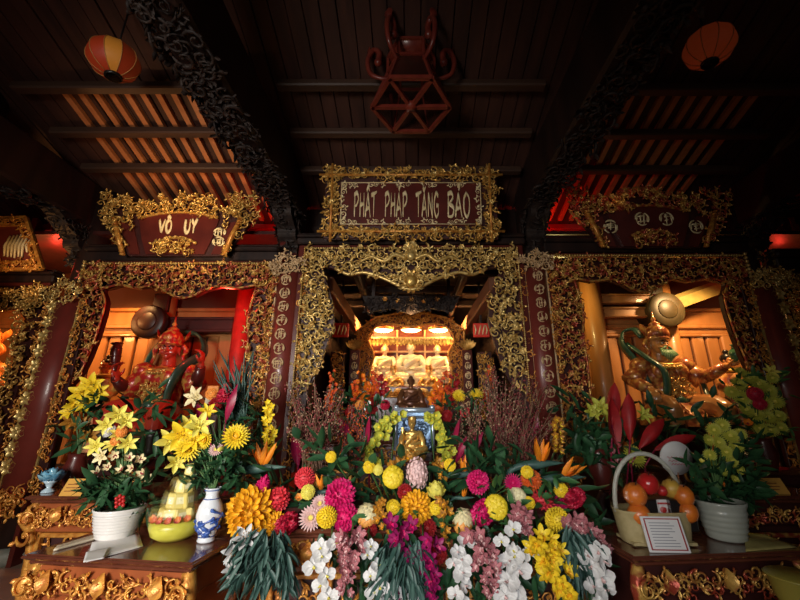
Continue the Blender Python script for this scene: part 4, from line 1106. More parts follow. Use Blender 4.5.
# flanking couplets, panels and red boards in the central bay
for sg, side in ((-1, 'left'), (1, 'right')):
    u = 411 + sg * 56; Yc = 6.8
    a, b = at(u, 350, Yc), at(u, 405, Yc)
    t = thing('inner_couplet', 'narrow dark couplet strip with pale dots %s of the glowing shrine' % side, 'couplet board', (a.x, Yc, 0))
    m = MB(); m.add(bbox(a.x - .09, a.x + .09, Yc, Yc + .05, 0, a.z, .01), smooth=False); part('board', m, LACQ, t)
    for i in range(7):
        m = MB(); medallion(m, Tm(a.x, Yc - .015, a.z - .12 - .17 * i) @ Sm(.05, .04, .06), 50 + i); part('character', m, CREAM, t)
    m = MB()
    for i in range(7): m.add(petal(.22, .08, .2, .3, 5, 3), Tm(a.x, Yc - .02, a.z) @ Rm('Y', -PI / 2 + (i - 3) * .3) @ Rm('X', PI / 2))
    part('flame_finial', m, GOLD, t)
    Yp = 6.3; q = PXZ([(411 + sg * 80, 420), (411 + sg * 80, 352), (411 + sg * 67, 352), (411 + sg * 67, 420)], Yp)
    t = thing('fretwork_panel', 'gilt fretwork panel beside the inner couplet on the %s' % side, 'panel', (q[0][0], Yp, 0))
    m = MB(); q2 = [(q[0][0], 0), q[1], q[2], (q[3][0], 0)]; m.add(prism(q2, Yp, Yp + .05), smooth=False); part('board', m, LACQ_D, t)
    m = MB(); filigree(m, q, Yp - .02, .075, 1.4, 440 + sg, depth=.03); part('carving', m, GOLD, t)
    a, b = at(411 + sg * 79, 337, 6.0), at(411 + sg * 62, 323, 6.0); x0, x1 = sorted((a.x, b.x))
    t = thing('red_plaque', 'small red plaque with pale strokes under the inner beam on the %s' % side, 'sign', ((x0 + x1) / 2, 6.0, a.z))
    m = MB(); m.add(bbox(x0, x1, 6.0, 6.05, a.z, b.z, .01), smooth=False); part('board', m, mat('bright_red_board', (.75, .05, .03), None, .5), t)
    m = MB(); r_ = random.Random(8)
    for i in range(4):
        x = x0 + (x1 - x0) * (i + .7) / 4.4; V, F = tube([(x - .02, 5.985, a.z + .04), (x, 5.985, (a.z + b.z) / 2), (x + .02 * r_.choice((-1, 1)), 5.985, b.z - .04)], [.01, .014, .01], 5); m.add((V, F))
    part('lettering', m, CREAM, t)
    m = MB(); bar(m, ((x0 + x1) / 2, 6.03, b.z), ((x0 + x1) / 2, 6.03, 3.7), .03); part('hanger', m, WOOD_D, t)
t = thing('inner_valance', 'dim carved valance with gilt discs behind the top of the central portal', 'valance', (0, 5.4, 3.0))
q = PXZ([(362, 296), (460, 296), (452, 312), (430, 308), (411, 314), (392, 308), (370, 312)], 5.6)
m = MB(); m.add(prism(q, 5.6, 5.66), smooth=False); part('board', m, CARVD, t)
m = MB(); filigree(m, q, 5.58, .09, 1.4, 451, depth=.03); part('carving', m, CARVD, t)
for i in range(5):
    c = at(385 + 13 * i, 299 + 2 * (i % 2), 5.55); m = MB(); m.add(ORN[6], Tm(*c) @ Sm(.1)); part('disc', m, GOLDO, t)
zt = max(z for _, z in q); m = MB()
for sg in (-1, 1): bar(m, (sg * .6, 5.63, zt - .05), (sg * .6, 5.63, 3.76), .05)
part('hanger', m, WOOD_D, t)
# ================================================================== ALTAR TABLES AND WHAT STANDS ON THEM
def altar_table(label, c, W, D, H, rot=0.0, seed=0, npan=3, group='carved altar tables', wood=TABLE, gold=GOLDO, top=TOPW):
    t = thing('altar_table', label, 'table', (c[0], c[1], 0), group); t.rotation_euler = (0, 0, rot)
    w, d = W / 2, D / 2
    def P(nm, m, mt): return part(nm, m, mt, t, local=True)
    m = MB(); m.add(bbox(-w, w, -d, d, H - .03, H, .008), smooth=False); m.add(bbox(-w + .015, w - .015, -d + .015, d - .015, H - .055, H - .028, .01), smooth=False); m.add(bbox(-w - .012, w + .012, -d - .012, d + .012, H - .022, H - .006, .008), smooth=False)
    P('table_top', m, [top])
    m = MB(); m.add(bbox(-w + .05, w - .05, -d + .04, d - .04, H - .2, H - .05, .01), smooth=False); P('apron', m, wood)
    m = MB(); filigree(m, [(-w + .05, H - .19), (-w + .12, H - .2), (0, H - .19), (w - .12, H - .2), (w - .05, H - .19), (w - .05, H - .075), (-w + .05, H - .075)], -d + .035, .05, 1.35, seed, mirror=0.0, depth=.02)
    for i in range(3):
        x = (-.33 + .33 * i) * W; m.add(petal(.11, .09, .3, .5, 5, 3), Tm(x, -d + .01, H - .07) @ Rm('Y', PI / 2) @ Rm('X', PI / 2))
    P('apron_carving', m, gold)
    for z in (.1, H - .25): m = MB(); m.add(bbox(-w + .07, w - .07, -d + .05, -d + .1, z, z + .045, .01), smooth=False); P('front_rail', m, wood)
    pw = (W - .16) / npan
    for i in range(npan):
        x0 = -w + .08 + i * pw
        m = MB()
        for x in (x0 + .01, x0 + pw - .04): m.add(bbox(x, x + .03, -d + .055, -d + .1, .14, H - .25, .006), smooth=False)
        for z in (.16, H - .285): m.add(bbox(x0 + .02, x0 + pw - .02, -d + .055, -d + .1, z, z + .03, .006), smooth=False)
        P('panel_frame', m, gold)
        m = MB(); m.add(bbox(x0 + .02, x0 + pw - .02, -d + .1, -d + .12, .14, H - .25, .004), smooth=False); P('panel', m, LACQ_D)
        m = MB(); filigree(m, [(x0 + .06, .22), (x0 + pw - .07, .22), (x0 + pw - .07, H - .31), (x0 + .06, H - .31)], -d + .1, .07, 1.3, seed + 10 + i, depth=.03); P('panel_carving', m, gold)
    for sx in (-1, 1):
        for sy in (-1, 1):
            m = MB()
            path = [(sx * (w - .05), sy * (d - .06), H - .06), (sx * (w - .02), sy * (d - .03), H - .16), (sx * (w - .06), sy * (d - .07), H - .3), (sx * (w - .07), sy * (d - .08), .3), (sx * (w - .05), sy * (d - .06), .1), (sx * (w - .01), sy * (d - .02), .0)]
            m.add(tube(catmull(path, 5), np.interp(np.linspace(0, 1, 26), [0, .2, .45, .8, 1], [.035, .042, .03, .025, .035]), 8))
            if sy < 0:
                m.add(ORN[0], Tm(sx * (w - .05), -d - .0, H - .15) @ Sm(-sx * .1, .1, .1)); m.add(ORN[1], Tm(sx * (w - .06), -d + .0, H - .26) @ Sm(sx * .11, .1, -.11)); m.add(ORN[3], Tm(sx * (w - .02), -d - .02, .06) @ Sm(sx * .12, .1, .12))
            P('leg', m, gold if sy < 0 else wood)
    m = MB()
    for sx in (-1, 1): m.add(bbox(sx * (w - .09) - .015, sx * (w - .09) + .015, -d + .1, d - .06, .12, H - .06, .005), smooth=False)
    m.add(bbox(-w + .08, w - .08, d - .09, d - .06, .12, H - .06, .005), smooth=False)
    P('side_board', m, wood)
    return t
altar_table('orange lacquered carved altar table in front at left carrying the white orchid pot', (-1.585, 2.59), 1.0, .62, .8, math.radians(-7.3), 501)
altar_table('carved altar table behind at left with the blue glass lotus on it', (-2.05, 3.27), 1.5, .55, .96, 0, 521)
altar_table('dark carved altar table in front at right carrying the fruit hamper', (1.69, 2.66), 1.04, .62, .8, math.radians(5), 541, wood=LACQ_D, gold=GOLDR)
altar_table('dark carved altar table behind at right with the orange card on it', (2.35, 3.27), 1.5, .55, .96, 0, 561, wood=LACQ_D, gold=GOLDR)
altar_table('long carved altar table behind the hanging flower display', (0.02, 3.0), 1.96, .8, .85, 0, 581, npan=5)
altar_table('tall altar table carrying the seated bronze buddha in the central bay', (0.0, 3.88), 1.9, .6, 1.3, 0, 601, npan=5, wood=LACQ)

WHITE = mat('white_ceramic', (.8, .78, .76), None, .25, coat=.3)
PORC = mat('white_porcelain', (.75, .78, .82), None, .12, coat=.5)
BLUE = mat('cobalt_blue_paint', (.02, .05, .25), (.05, .12, .4), .2, scale=20, coat=.4)
PAPER = mat('white_paper', (.75, .73, .72), None, .7)
GREYPOT = mat('grey_green_ceramic', (.42, .44, .38), (.36, .38, .33), .3, scale=8, coat=.2)
def ribbed_pot(name, label, u, v, zt, r, h, mt, ribs=7, cat='flower pot'):
    yp = (300 - v) / F_PX; ratio = (ST + yp * CT) / (CT - yp * ST); Y = (zt - EYE) / ratio; c = at(u, v, Y); c.z = zt
    t = thing(name, label, cat, tuple(c))
    prof = [(0, 0), (r * .72, 0), (r * .76, .01)]
    for i in range(ribs):
        z = .02 + (h * .72) * i / ribs; q = .76 + .2 * (i / ribs) ** .7
        prof += [(r * q, z), (r * (q + .035), z + h * .035), (r * (q + .01), z + h * .08)]
    prof += [(r * .93, h * .8), (r * 1.0, h * .92), (r * 1.02, h), (r * .95, h), (r * .9, h * .85), (0, h * .84)]
    m = MB(); m.add(lathe(prof, 36), Tm(*c)); part('bowl', m, mt, t)
    m = MB(); m.add(lathe([(r * .9, h * .86), (r * .5, h * .9), (0, h * .9)], 20), Tm(*c)); part('soil', m, mat('moss', (.03, .04, .015), (.05, .06, .02), .9, scale=40), t)
    return t, c
potL, cL = ribbed_pot('orchid_pot', 'ribbed white bowl pot of cream orchids and yellow lilies on the left front table', 115, 536, .805, .14, .165, WHITE)
potR, cR = ribbed_pot('flower_pot', 'dim ribbed pale pot of dark foliage beside the fruit hamper', 727, 538, .805, .135, .21, GREYPOT, 5)

def flat_sheet(name, label, cat, pts, z, mt, fold=.0, seed=0, th=.003):
    """a sheet lying on a table; pts are photo pixels on the plane z"""
    out = []
    for u, v in pts:
        yp = (300 - v) / F_PX; Y = (z - EYE) / ((ST + yp * CT) / (CT - yp * ST)); p = at(u, v, Y); out.append((p.x, p.y))
    n = 9; a, b, c, d = [np.array(p) for p in out]; V = []
    for k in (0, 1):
        for i in range(n):
            for j in range(n):
                s, q = i / (n - 1), j / (n - 1); p = a * (1 - s) * (1 - q) + b * s * (1 - q) + c * s * q + d * (1 - s) * q
                V.append((p[0], p[1], z + .002 + k * th + fold * (.5 + .5 * math.sin(s * 7 + q * 3 + seed)) * (s * (1 - s) * 4) ** .5))
    V = np.array(V); F = gridfaces(n, n); N = n * n
    e = [i for i in range(n)] + [i * n + n - 1 for i in range(1, n)] + [N - 1 - i for i in range(1, n)] + [(n - 1 - i) * n for i in range(1, n - 1)]
    S = np.array([(e[i], e[(i + 1) % len(e)], e[(i + 1) % len(e)] + N, e[i] + N) for i in range(len(e))])
    m = MB(); m.add((V, [F[:, ::-1], F + N, S])); return single(name, m, mt, label, cat)
flat_sheet('paper_sheet', 'white paper sheet lying under the ribbed white orchid pot', 'paper', [(86, 563), (92, 543), (138, 533), (143, 547)], .8, PAPER, .006)
flat_sheet('paper_sheet', 'narrow white sheet slipping over the front edge of the left table', 'paper', [(83, 563), (86, 553), (110, 548), (104, 559)], .808, PAPER, .004, 2)
flat_sheet('ivory_ruler', 'long ivory coloured strip lying on the left front table', 'strip', [(53, 552), (57, 548), (96, 536), (97, 540)], .8, mat('ivory_strip', (.6, .52, .38), None, .35), 0, th=.012)
flat_sheet('cloth_napkin', 'dull yellow cloth folded beside the dim ribbed pot', 'cloth', [(746, 552), (744, 533), (764, 535), (797, 548)], .8, mat('yellow_cloth', (.5, .42, .14), (.4, .33, .1), .8, scale=15), .008, 4)
# blue and white vase
def vase_at(u, v, zt):
    yp = (300 - v) / F_PX; Y = (zt - EYE) / ((ST + yp * CT) / (CT - yp * ST)); c = at(u, v, Y); c.z = zt; return c
cV = vase_at(206, 541, .803); t = thing('porcelain_vase', 'slim white vase with blue painting holding yellow flowers', 'vase', tuple(cV))
k = px(520, cV.y); h = .29; vprof = [(a_ * .86, b_ * .86) for a_, b_ in [(0, 0), (.055, 0), (.06, .01), (.052, .03), (.075, .1), (.088, .17), (.075, .23), (.045, .28), (.042, .3), (.055, .335), (.058, .34), (.05, .34), (.036, .3), (0, .29)]]
m = MB(); m.add(lathe(vprof, 32), Tm(*cV)); part('body', m, PORC, t)
m = MB(); r_ = random.Random(4)
def vr(z): return float(np.interp(z, [p[1] for p in vprof[2:10]], [p[0] for p in vprof[2:10]]))
for i in range(7):
    a0, z0 = r_.uniform(0, 2 * PI) if i > 3 else -PI / 2 + (i - 1.5) * .5, r_.uniform(.06, .17)
    P = []
    for q in range(10):
        a = a0 + .5 * math.sin(q * .7 + i); z = z0 + .009 * (q - 5); P.append((cV.x + (vr(z) + .001) * math.cos(a), cV.y + (vr(z) + .001) * math.sin(a), cV.z + z))
    m.add(tube(P, [.004 + .006 * abs(math.sin(q)) for q in range(10)], 5))
    for q in (2, 5, 8): ball(m, P[q], (.014, .006, .012), shape=SPH_L)
for z in (.03, .232, .28): m.add(tube([(cV.x + (vr(z) + .001) * math.cos(a), cV.y + (vr(z) + .001) * math.sin(a), cV.z + z) for a in np.linspace(0, 2 * PI, 25)], .003, 5))
part('painting', m, BLUE, t, 'cobalt blue painted motif')
vaseB = t
# tower of yellow boxes in a clear wrapped bowl
LIME = mat('lime_yellow_foil', (.72, .68, .1), (.6, .55, .06), .3, scale=12, coat=.3)
BOXY = mat('yellow_card_box', (.8, .68, .22), (.75, .6, .16), .4, scale=10)
BASKET0 = len(bpy.data.objects)
cB = vase_at(174, 538, .803); t = thing('offering_basket', 'lime yellow bowl piled with a tower of yellow boxes in clear wrap', 'offering', tuple(cB))
m = MB(); m.add(lathe([(0, 0), (.1, 0), (.15, .03), (.17, .08), (.16, .12), (.14, .11), (.13, .06), (0, .05)], 30), Tm(*cB)); part('bowl', m, LIME, t)
LBL = mat('pale_box_label', (.9, .85, .5), None, .4)
for lvl, n, w, hh in ((0, 5, .085, .09), (1, 4, .08, .09), (2, 3, .07, .08), (3, 1, .06, .09)):
    for i in range(n):
        a = -PI / 2 + (i - (n - 1) / 2) * .75 * (1 if n < 5 else .95); r = .1 - .028 * lvl if n > 1 else 0
        Mb = Tm(cB.x + r * math.cos(a) * 1.05 + lvl * .012, cB.y + r * math.sin(a), cB.z + .1 + lvl * .088) @ Rm('Z', a + PI / 2 + .1 * i) @ Rm('X', -.12)
        m = MB(); m.add(bbox(-w / 2, w / 2, -.02, .02, 0, hh, .006), Mb, smooth=False); b_ = part('box', m, BOXY, t)
        m = MB(); m.add(bbox(-w * .3, w * .3, -.0215, -.018, hh * .3, hh * .75, .002), Mb, smooth=False); m.add(SPH_L, Mb @ Tm(0, -.022, hh * .52) @ Sm(w * .1, .002, w * .1)); part('label', m, LBL, b_)
for i, a in enumerate((-2.6, -2.2, -1.8, -1.4, -1.0, -.6)):
    m = MB(); p = (cB.x + .145 * math.cos(a), cB.y + .145 * math.sin(a), cB.z + .125)
    for q in range(6): m.add(petal(.035, .025, .3, .3, 4, 3), Tm(*p) @ align((.3 * math.cos(a), -1, .8)) @ Rm('Z', q * PI / 3) @ Rm('Y', -.4))
    part('rosette', m, mat('orange_ribbon', (.8, .3, .05), (.65, .1, .12), .4, scale=30), t, 'orange and red ribbon rosette')
CLEAR = mat('clear_wrap', (1, 1, 1), None, .08, alpha=.22, trans=1.0, bump=.5, scale=9, bscale=18)
m = MB(); prof = [(.172, .08), (.185, .16), (.17, .27), (.12, .37), (.05, .44), (.025, .47), (.06, .52)]
kk = 30; V = []
for j, (r, z) in enumerate(prof):
    for i in range(kk):
        a = i * 2 * PI / kk; q = 1 + .07 * math.sin(a * 9 + j) * (j > 0); V.append((cB.x + r * q * math.cos(a), cB.y + r * q * math.sin(a), cB.z + z))
m.add((np.array(V), [gridfaces(len(prof), kk, True)])); part('wrap', m, CLEAR, t, 'clear crinkled wrap')
t.scale = (.86, .86, .93)
# things on the left rear table
c = vase_at(48, 492, .962); t = thing('glass_lotus', 'small blue glass lotus on the left rear table', 'ornament', tuple(c)); m = MB()
GLB = mat('blue_glass', (.05, .25, .45), (.3, .6, .75), .08, scale=16, coat=.5); GLC = mat('pale_glass', (.5, .65, .75), None, .1, coat=.5)
for n, r, z, ti in ((8, .03, .08, -.45), (8, .035, .08, -.9), (5, .015, .09, -1.2)):
    for i in range(n): m.add(petal(.085, .055, .25, .5, 5, 3), Tm(*c) @ Rm('Z', i * 2 * PI / n + ti) @ Tm(r, 0, z) @ Rm('Y', ti))
part('petals', m, GLB, t); m = MB(); m.add(lathe([(0, 0), (.045, 0), (.04, .012), (.015, .03), (.03, .06), (.05, .08), (0, .085)], 20), Tm(*c)); part('foot', m, GLC, t, 'pale glass foot')
def desk_card(label, u0, u1, v0, v1, zt, mt, lean=.5):
    c = vase_at((u0 + u1) / 2, v1, zt); w = (u1 - u0) * px(v1, c.y); h = (v1 - v0) * px(v1, c.y) * 1.25
    t = thing('desk_card', label, 'card', tuple(c)); M = Tm(*c) @ Rm('X', -lean)
    m = MB(); m.add(bbox(-w / 2, w / 2, 0, .006, 0, h, .002), M, smooth=False); part('face', m, mt, t)
    m = MB(); m.add(bbox(-w / 2, w / 2, .0, .006, 0, h, .002), Tm(c.x, c.y + 2 * h * math.sin(lean), c.z) @ Rm('X', lean), smooth=False); part('back', m, mt, t)
    m = MB(); r_ = random.Random(3)
    for i in range(3): m.add(box(-w * .38, w * r_.uniform(.1, .38), -.002, .001, h * (.25 + .2 * i), h * (.25 + .2 * i) + h * .05), M, smooth=False)
    part('writing', m, INK if mt is not MATS.get('yellow_card') else mat('brown_ink', (.3, .1, .03), None, .6), t)
YC = mat('yellow_card', (.75, .4, .08), (.7, .36, .07), .5, scale=6)
desk_card('yellow folded card standing on the left rear table', 58, 84, 483, 496, .962, YC)
desk_card('white card with dark lines standing behind the yellow card', 78, 92, 470, 483, .962, PAPER, .2)
desk_card('orange yellow card standing on the right rear table', 765, 791, 482, 494, .962, YC)
c = vase_at(768, 474, .962); t = thing('offering_boat', 'red boat shaped tray with green end on the right rear table', 'tray', tuple(c)); m = MB()
P = [(c.x - .02, c.y, c.z + .05), (c.x + .1, c.y, c.z + .035), (c.x + .22, c.y, c.z + .05)]; m.add(tube(catmull(P, 5), [.012, .02, .028, .03, .033, .033, .03, .028, .022, .015, .008], 8)); part('hull', m, LIP, t)
m = MB(); m.add(tube([(c.x - .02, c.y, c.z + .05), (c.x - .14, c.y, c.z + .06), (c.x - .24, c.y, c.z + .05)], [.012, .012, .006], 6)); part('tail', m, mat('leaf_green_paint', (.1, .3, .05), None, .4), t, 'green tail')
m = MB(); m.add(lathe([(0, 0), (.06, 0), (.05, .015), (.012, .025), (0, .03)], 16), Tm(c.x + .1, c.y, c.z)); part('foot', m, LACQ, t)
# fruit hamper
cH = vase_at(668, 548, .803); cH.y += .11
t = thing('fruit_hamper', 'clear wrapped oval hamper with tall arched handle at right', 'basket', tuple(cH))
WICK = mat('pale_wicker', (.5, .4, .2), (.42, .33, .15), .6, scale=30)
rx, ry = .215, .12
m = MB(); k = 36; V = []
for j, (q, z) in enumerate(((.86, 0), (.9, .01), (.96, .08), (1.02, .17), (1.05, .18), (.98, .18), (.9, .1), (.85, .02))):
    for i in range(k):
        a = i * 2 * PI / k; e = 2.6; ca, sa = math.cos(a), math.sin(a); rr = (abs(ca) ** e + abs(sa) ** e) ** (-1 / e); V.append((cH.x + rx * q * rr * ca, cH.y + ry * q * rr * sa, cH.z + z))
m.add((np.array(V), [gridfaces(8, k, True)])); m.add(box(cH.x - rx * .85, cH.x + rx * .85, cH.y - ry * .8, cH.y + ry * .8, cH.z + .005, cH.z + .02), smooth=False)
part('basket', m, WICK, t)
m = MB(); P = [(cH.x + rx * .98 * math.cos(a), cH.y, cH.z + .16 + .33 * math.sin(a) ** .8) for a in np.linspace(PI, 0, 25)]; m.add(tube(P, .014, 8)); part('handle', m, mat('pale_handle', (.45, .45, .38), None, .4), t)
m = MB(); k = 30; V = []
for j, (q, z) in enumerate(((1.03, .17), (1.06, .25), (.95, .34), (.7, .4), (.2, .43))):
    for i in range(k):
        a = i * 2 * PI / k; w_ = 1 + .04 * math.sin(7 * a + j); V.append((cH.x + rx * q * w_ * math.cos(a), cH.y + ry * 1.1 * q * w_ * math.sin(a), cH.z + z))
m.add((np.array(V), [gridfaces(5, k, True)])); part('wrap', m, CLEAR, t, 'clear wrap over the fruit')
RED_A = mat('red_apple_skin', (.55, .02, .02), (.4, .015, .015), .2, scale=8, coat=.5); ORA = mat('orange_peel', (.75, .2, .02), (.65, .15, .02), .35, scale=20, bump=.2, bscale=120, coat=.3); PEAR = mat('yellow_fruit_skin', (.65, .4, .06), (.55, .3, .05), .35, scale=8)
def fruit(u, v, r, mt, name, label, grp=None, dy=0.0):
    Y = cH.y - .06 + dy; c = at(u, v, Y); rr = r * px(v, Y); t2 = thing(name, label, 'fruit', tuple(c - Vector((0, 0, rr))), grp)
    m = MB(); m.add(lathe([(0, .93), (.12, .96), (.45, .93), (.8, .6), (.98, .1), (.9, -.4), (.6, -.78), (.2, -.92), (0, -.88)][::-1], 20), Tm(*c) @ Rm('X', .35) @ Sm(rr)); part('flesh', m, mt, t2)
    m = MB(); m.add(tube([(0, 0, .9), (.05, 0, 1.15), (.12, 0, 1.25)], [.06, .05, .06], 5), Tm(*c) @ Rm('X', .35) @ Sm(rr)); part('stalk', m, WOOD_D, t2)
fruit(648, 484, 10, RED_A, 'apple', 'shiny red apple at the top of the fruit hamper')
fruit(635, 495, 11, ORA, 'orange', 'upper orange at the left end of the fruit hamper', 'oranges in the hamper'); fruit(639, 515, 11, ORA, 'orange', 'lower orange at the left end of the fruit hamper', 'oranges in the hamper')
fruit(683, 496, 10, ORA, 'orange', 'upper orange at the right end of the fruit hamper', 'oranges in the hamper'); fruit(687, 512, 10, ORA, 'orange', 'lower orange at the right end of the fruit hamper', 'oranges in the hamper')
fruit(671, 489, 9, PEAR, 'pear', 'yellow pear between the apple and the oranges', dy=.03); fruit(662, 491, 5, RED_A, 'plum', 'small red plum beside the yellow pear')
a, b = at(648, 522, cH.y - .06), at(692, 499, cH.y - .06); t = thing('tea_box', 'black presentation box with red label in the fruit hamper', 'box', ((a.x + b.x) / 2, cH.y - .05, a.z)); m = MB(); m.add(bbox(a.x, b.x, cH.y - .075, cH.y + .02, a.z - .05, b.z, .006), smooth=False); part('carton', m, INK, t)
m = MB(); c = at(663, 508, cH.y - .08); m.add(bbox(c.x - .03, c.x + .03, cH.y - .079, cH.y - .074, c.z - .045, c.z + .045, .002), smooth=False); part('label', m, PAPER, t); m = MB(); m.add(SPH_L, Tm(c.x, cH.y - .08, c.z - .01) @ Sm(.022, .003, .018)); m.add(bbox(c.x - .028, c.x + .028, cH.y - .081, cH.y - .078, c.z + .02, c.z + .03, .001), smooth=False); part('emblem', m, LIP, t, 'red emblem')
# framed letter leaning on the hamper
c = vase_at(671, 553, .803); t = thing('framed_letter', 'framed white letter with red border leaning on the fruit hamper', 'letter', tuple(c)); M = Tm(*c) @ Rm('Z', -.05) @ Rm('X', -.3)
w, h = 40 * px(540, c.y), .175
m = MB(); m.add(bbox(-w / 2, w / 2, 0, .012, 0, h, .003), M, smooth=False); part('frame', m, PAPER, t)
m = MB()
for q in ((-.43, .43, .06, .09), (-.43, .43, .91, .94), (-.44, -.41, .06, .94), (.41, .44, .06, .94)): m.add(box(q[0] * w, q[1] * w, -.003, .002, q[2] * h, q[3] * h), M, smooth=False)
part('border', m, mat('dull_red_ink', (.35, .04, .04), None, .6), t, 'red border')
m = MB(); r_ = random.Random(6)
for i in range(9): m.add(box(-.33 * w, w * r_.uniform(.1, .34), -.002, .002, h * (.16 + .08 * i), h * (.16 + .08 * i) + h * .022), M, smooth=False)
part('writing', m, mat('grey_ink', (.3, .3, .33), None, .7), t)
# round white plaque on a stick
c = at(676, 458, 2.95); R = 16 * px(458, 2.95); t = thing('round_plaque', 'round white plaque with faint pink writing behind the fruit hamper', 'plaque', (c.x, c.y, .8)); m = MB(); m.add(lathe([(0, -.006), (R, -.006), (R, .006), (0, .006)], 40), Tm(*c) @ Rm('X', PI / 2 + .15)); part('disc', m, PAPER, t)
m = MB()
for i in range(5):
    z = c.z - .04 + .022 * i; hw = R * .6 * math.cos((i - 2) * .4); P = [(c.x + hw * q, c.y - .009 - (c.z - z) * .15, z + .006 * math.sin(q * 14 + i)) for q in np.linspace(-1, 1, 17)]; m.add(tube(P, .0022, 4))
part('writing', m, mat('pink_ink', (.7, .2, .25), None, .6), t, 'faint pink writing')
m = MB(); m.add(tube([(c.x, c.y + .012, c.z - R * .5), (c.x, c.y + .03, .8)], .006, 6)); m.add(lathe([(0, 0), (.05, 0), (.045, .01), (0, .015)], 16), Tm(c.x, c.y + .03, .8)); part('stick', m, WOOD_R, t)
# yellow basin at the right corner
c = at(800, 592, 2.15); t = thing('basin', 'yellow basin edge on a dark stool at the bottom right corner', 'basin', (c.x, c.y, c.z - .1)); m = MB(); m.add(lathe([(0, -.1), (.07, -.1), (.1, -.02), (.115, .06), (.12, .065), (.105, .06), (.085, -.02), (0, -.08)], 28), Tm(*c)); part('bowl', m, mat('dull_yellow_plastic', (.4, .34, .06), None, .4), t); zb = c.z - .1
m = MB(); m.add(lathe([(.121, .062), (.128, .066), (.121, .072)], 28), Tm(*c)); part('rim', m, mat('dull_yellow_plastic', (.4, .34, .06)), t)
t = thing('stool', 'dark round stool under the yellow basin', 'stool', (c.x, c.y, 0)); m = MB(); m.add(lathe([(0, zb - .03), (.15, zb - .03), (.15, zb), (0, zb)], 24), Tm(c.x, c.y, 0)); part('seat', m, LACQ_D, t)
for i in range(4):
    a = PI / 4 + i * PI / 2; m = MB(); bar(m, (c.x + .13 * math.cos(a), c.y + .13 * math.sin(a), 0), (c.x + .09 * math.cos(a), c.y + .09 * math.sin(a), zb - .02), .03); part('leg', m, LACQ_D, t)
# small golden buddha, its silver blue throne, the bronze buddha behind
c = at(412, 459, 3.2); t = buddha(Vector((c.x, c.y, c.z)), .34, 'small shining golden buddha in front of the blue silver throne', GOLD, mat('polished_gilt', (.9, .62, .2), (.75, .45, .1), .22, .7, scale=10), GOLD, crown=True, raised=True)
plx, ply, plz = c.x, c.y, c.z
t = thing('buddha_stand', 'dark stepped stand under the small golden buddha', 'pedestal', (plx, ply, .85)); m = MB(); m.add(bbox(plx - .16, plx + .16, ply - .14, ply + .14, plz - .03, plz, .01), smooth=False); part('top', m, LACQ, t); m = MB(); m.add(bbox(plx - .13, plx + .13, ply - .12, ply + .12, .85, plz - .03, .01), smooth=False); part('body', m, LACQ_D, t)
SILV = mat('blue_silver_metal', (.2, .3, .42), (.08, .12, .2), .3, .5, scale=14, bump=.3)
a, b = at(396, 450, 3.42), at(432, 410, 3.42); t = thing('silver_throne', 'blue silver throne back behind the small golden buddha', 'throne', ((a.x + b.x) / 2, 3.42, .85)); m = MB(); m.add(bbox(a.x, b.x, 3.38, 3.42, a.z, b.z, .02), smooth=False); part('back', m, SILV, t)
m = MB()
for x in (a.x, b.x): m.add(tube([(x, 3.37, a.z), (x, 3.37, b.z)], .018, 8)); ball(m, (x, 3.37, b.z + .02), .025)
m.add(tube([(a.x - .02, 3.36, b.z), (b.x + .02, 3.36, b.z)], .022, 8)); m.add(tube([(a.x, 3.36, b.z - .06), (b.x, 3.36, b.z - .06)], .012, 8)); part('rim', m, mat('pale_silver', (.5, .6, .7), None, .25, .6), t, 'pale silver rim')
m = MB(); filigree(m, [(a.x + .03, a.z), (b.x - .03, a.z), (b.x - .03, b.z - .08), (a.x + .03, b.z - .08)], 3.37, .05, 1.3, 620, depth=.015); part('relief', m, SILV, t)
m = MB(); m.add(bbox(a.x, b.x, 3.25 + .12, 3.42, .85, a.z, .01), smooth=False); part('base', m, LACQ_D, t)
BRZ = mat('dark_bronze', (.1, .035, .02), (.2, .08, .03), .3, .4, scale=8)
c = at(411, 410, 3.9); c.z = 1.5
buddha(c, .44, 'dark bronze seated buddha in front of the glowing shrine', BRZ, BRZ, BRZ)
t = thing('buddha_stand', 'red lacquer stand under the dark bronze buddha', 'pedestal', (c.x, c.y, 1.3)); m = MB(); m.add(bbox(c.x - .22, c.x + .22, c.y - .2, c.y + .2, 1.44, 1.5, .015), smooth=False); part('top', m, LACQ, t); m = MB(); m.add(bbox(c.x - .18, c.x + .18, c.y - .17, c.y + .17, 1.3, 1.44, .015), smooth=False); part('body', m, LACQ_D, t)
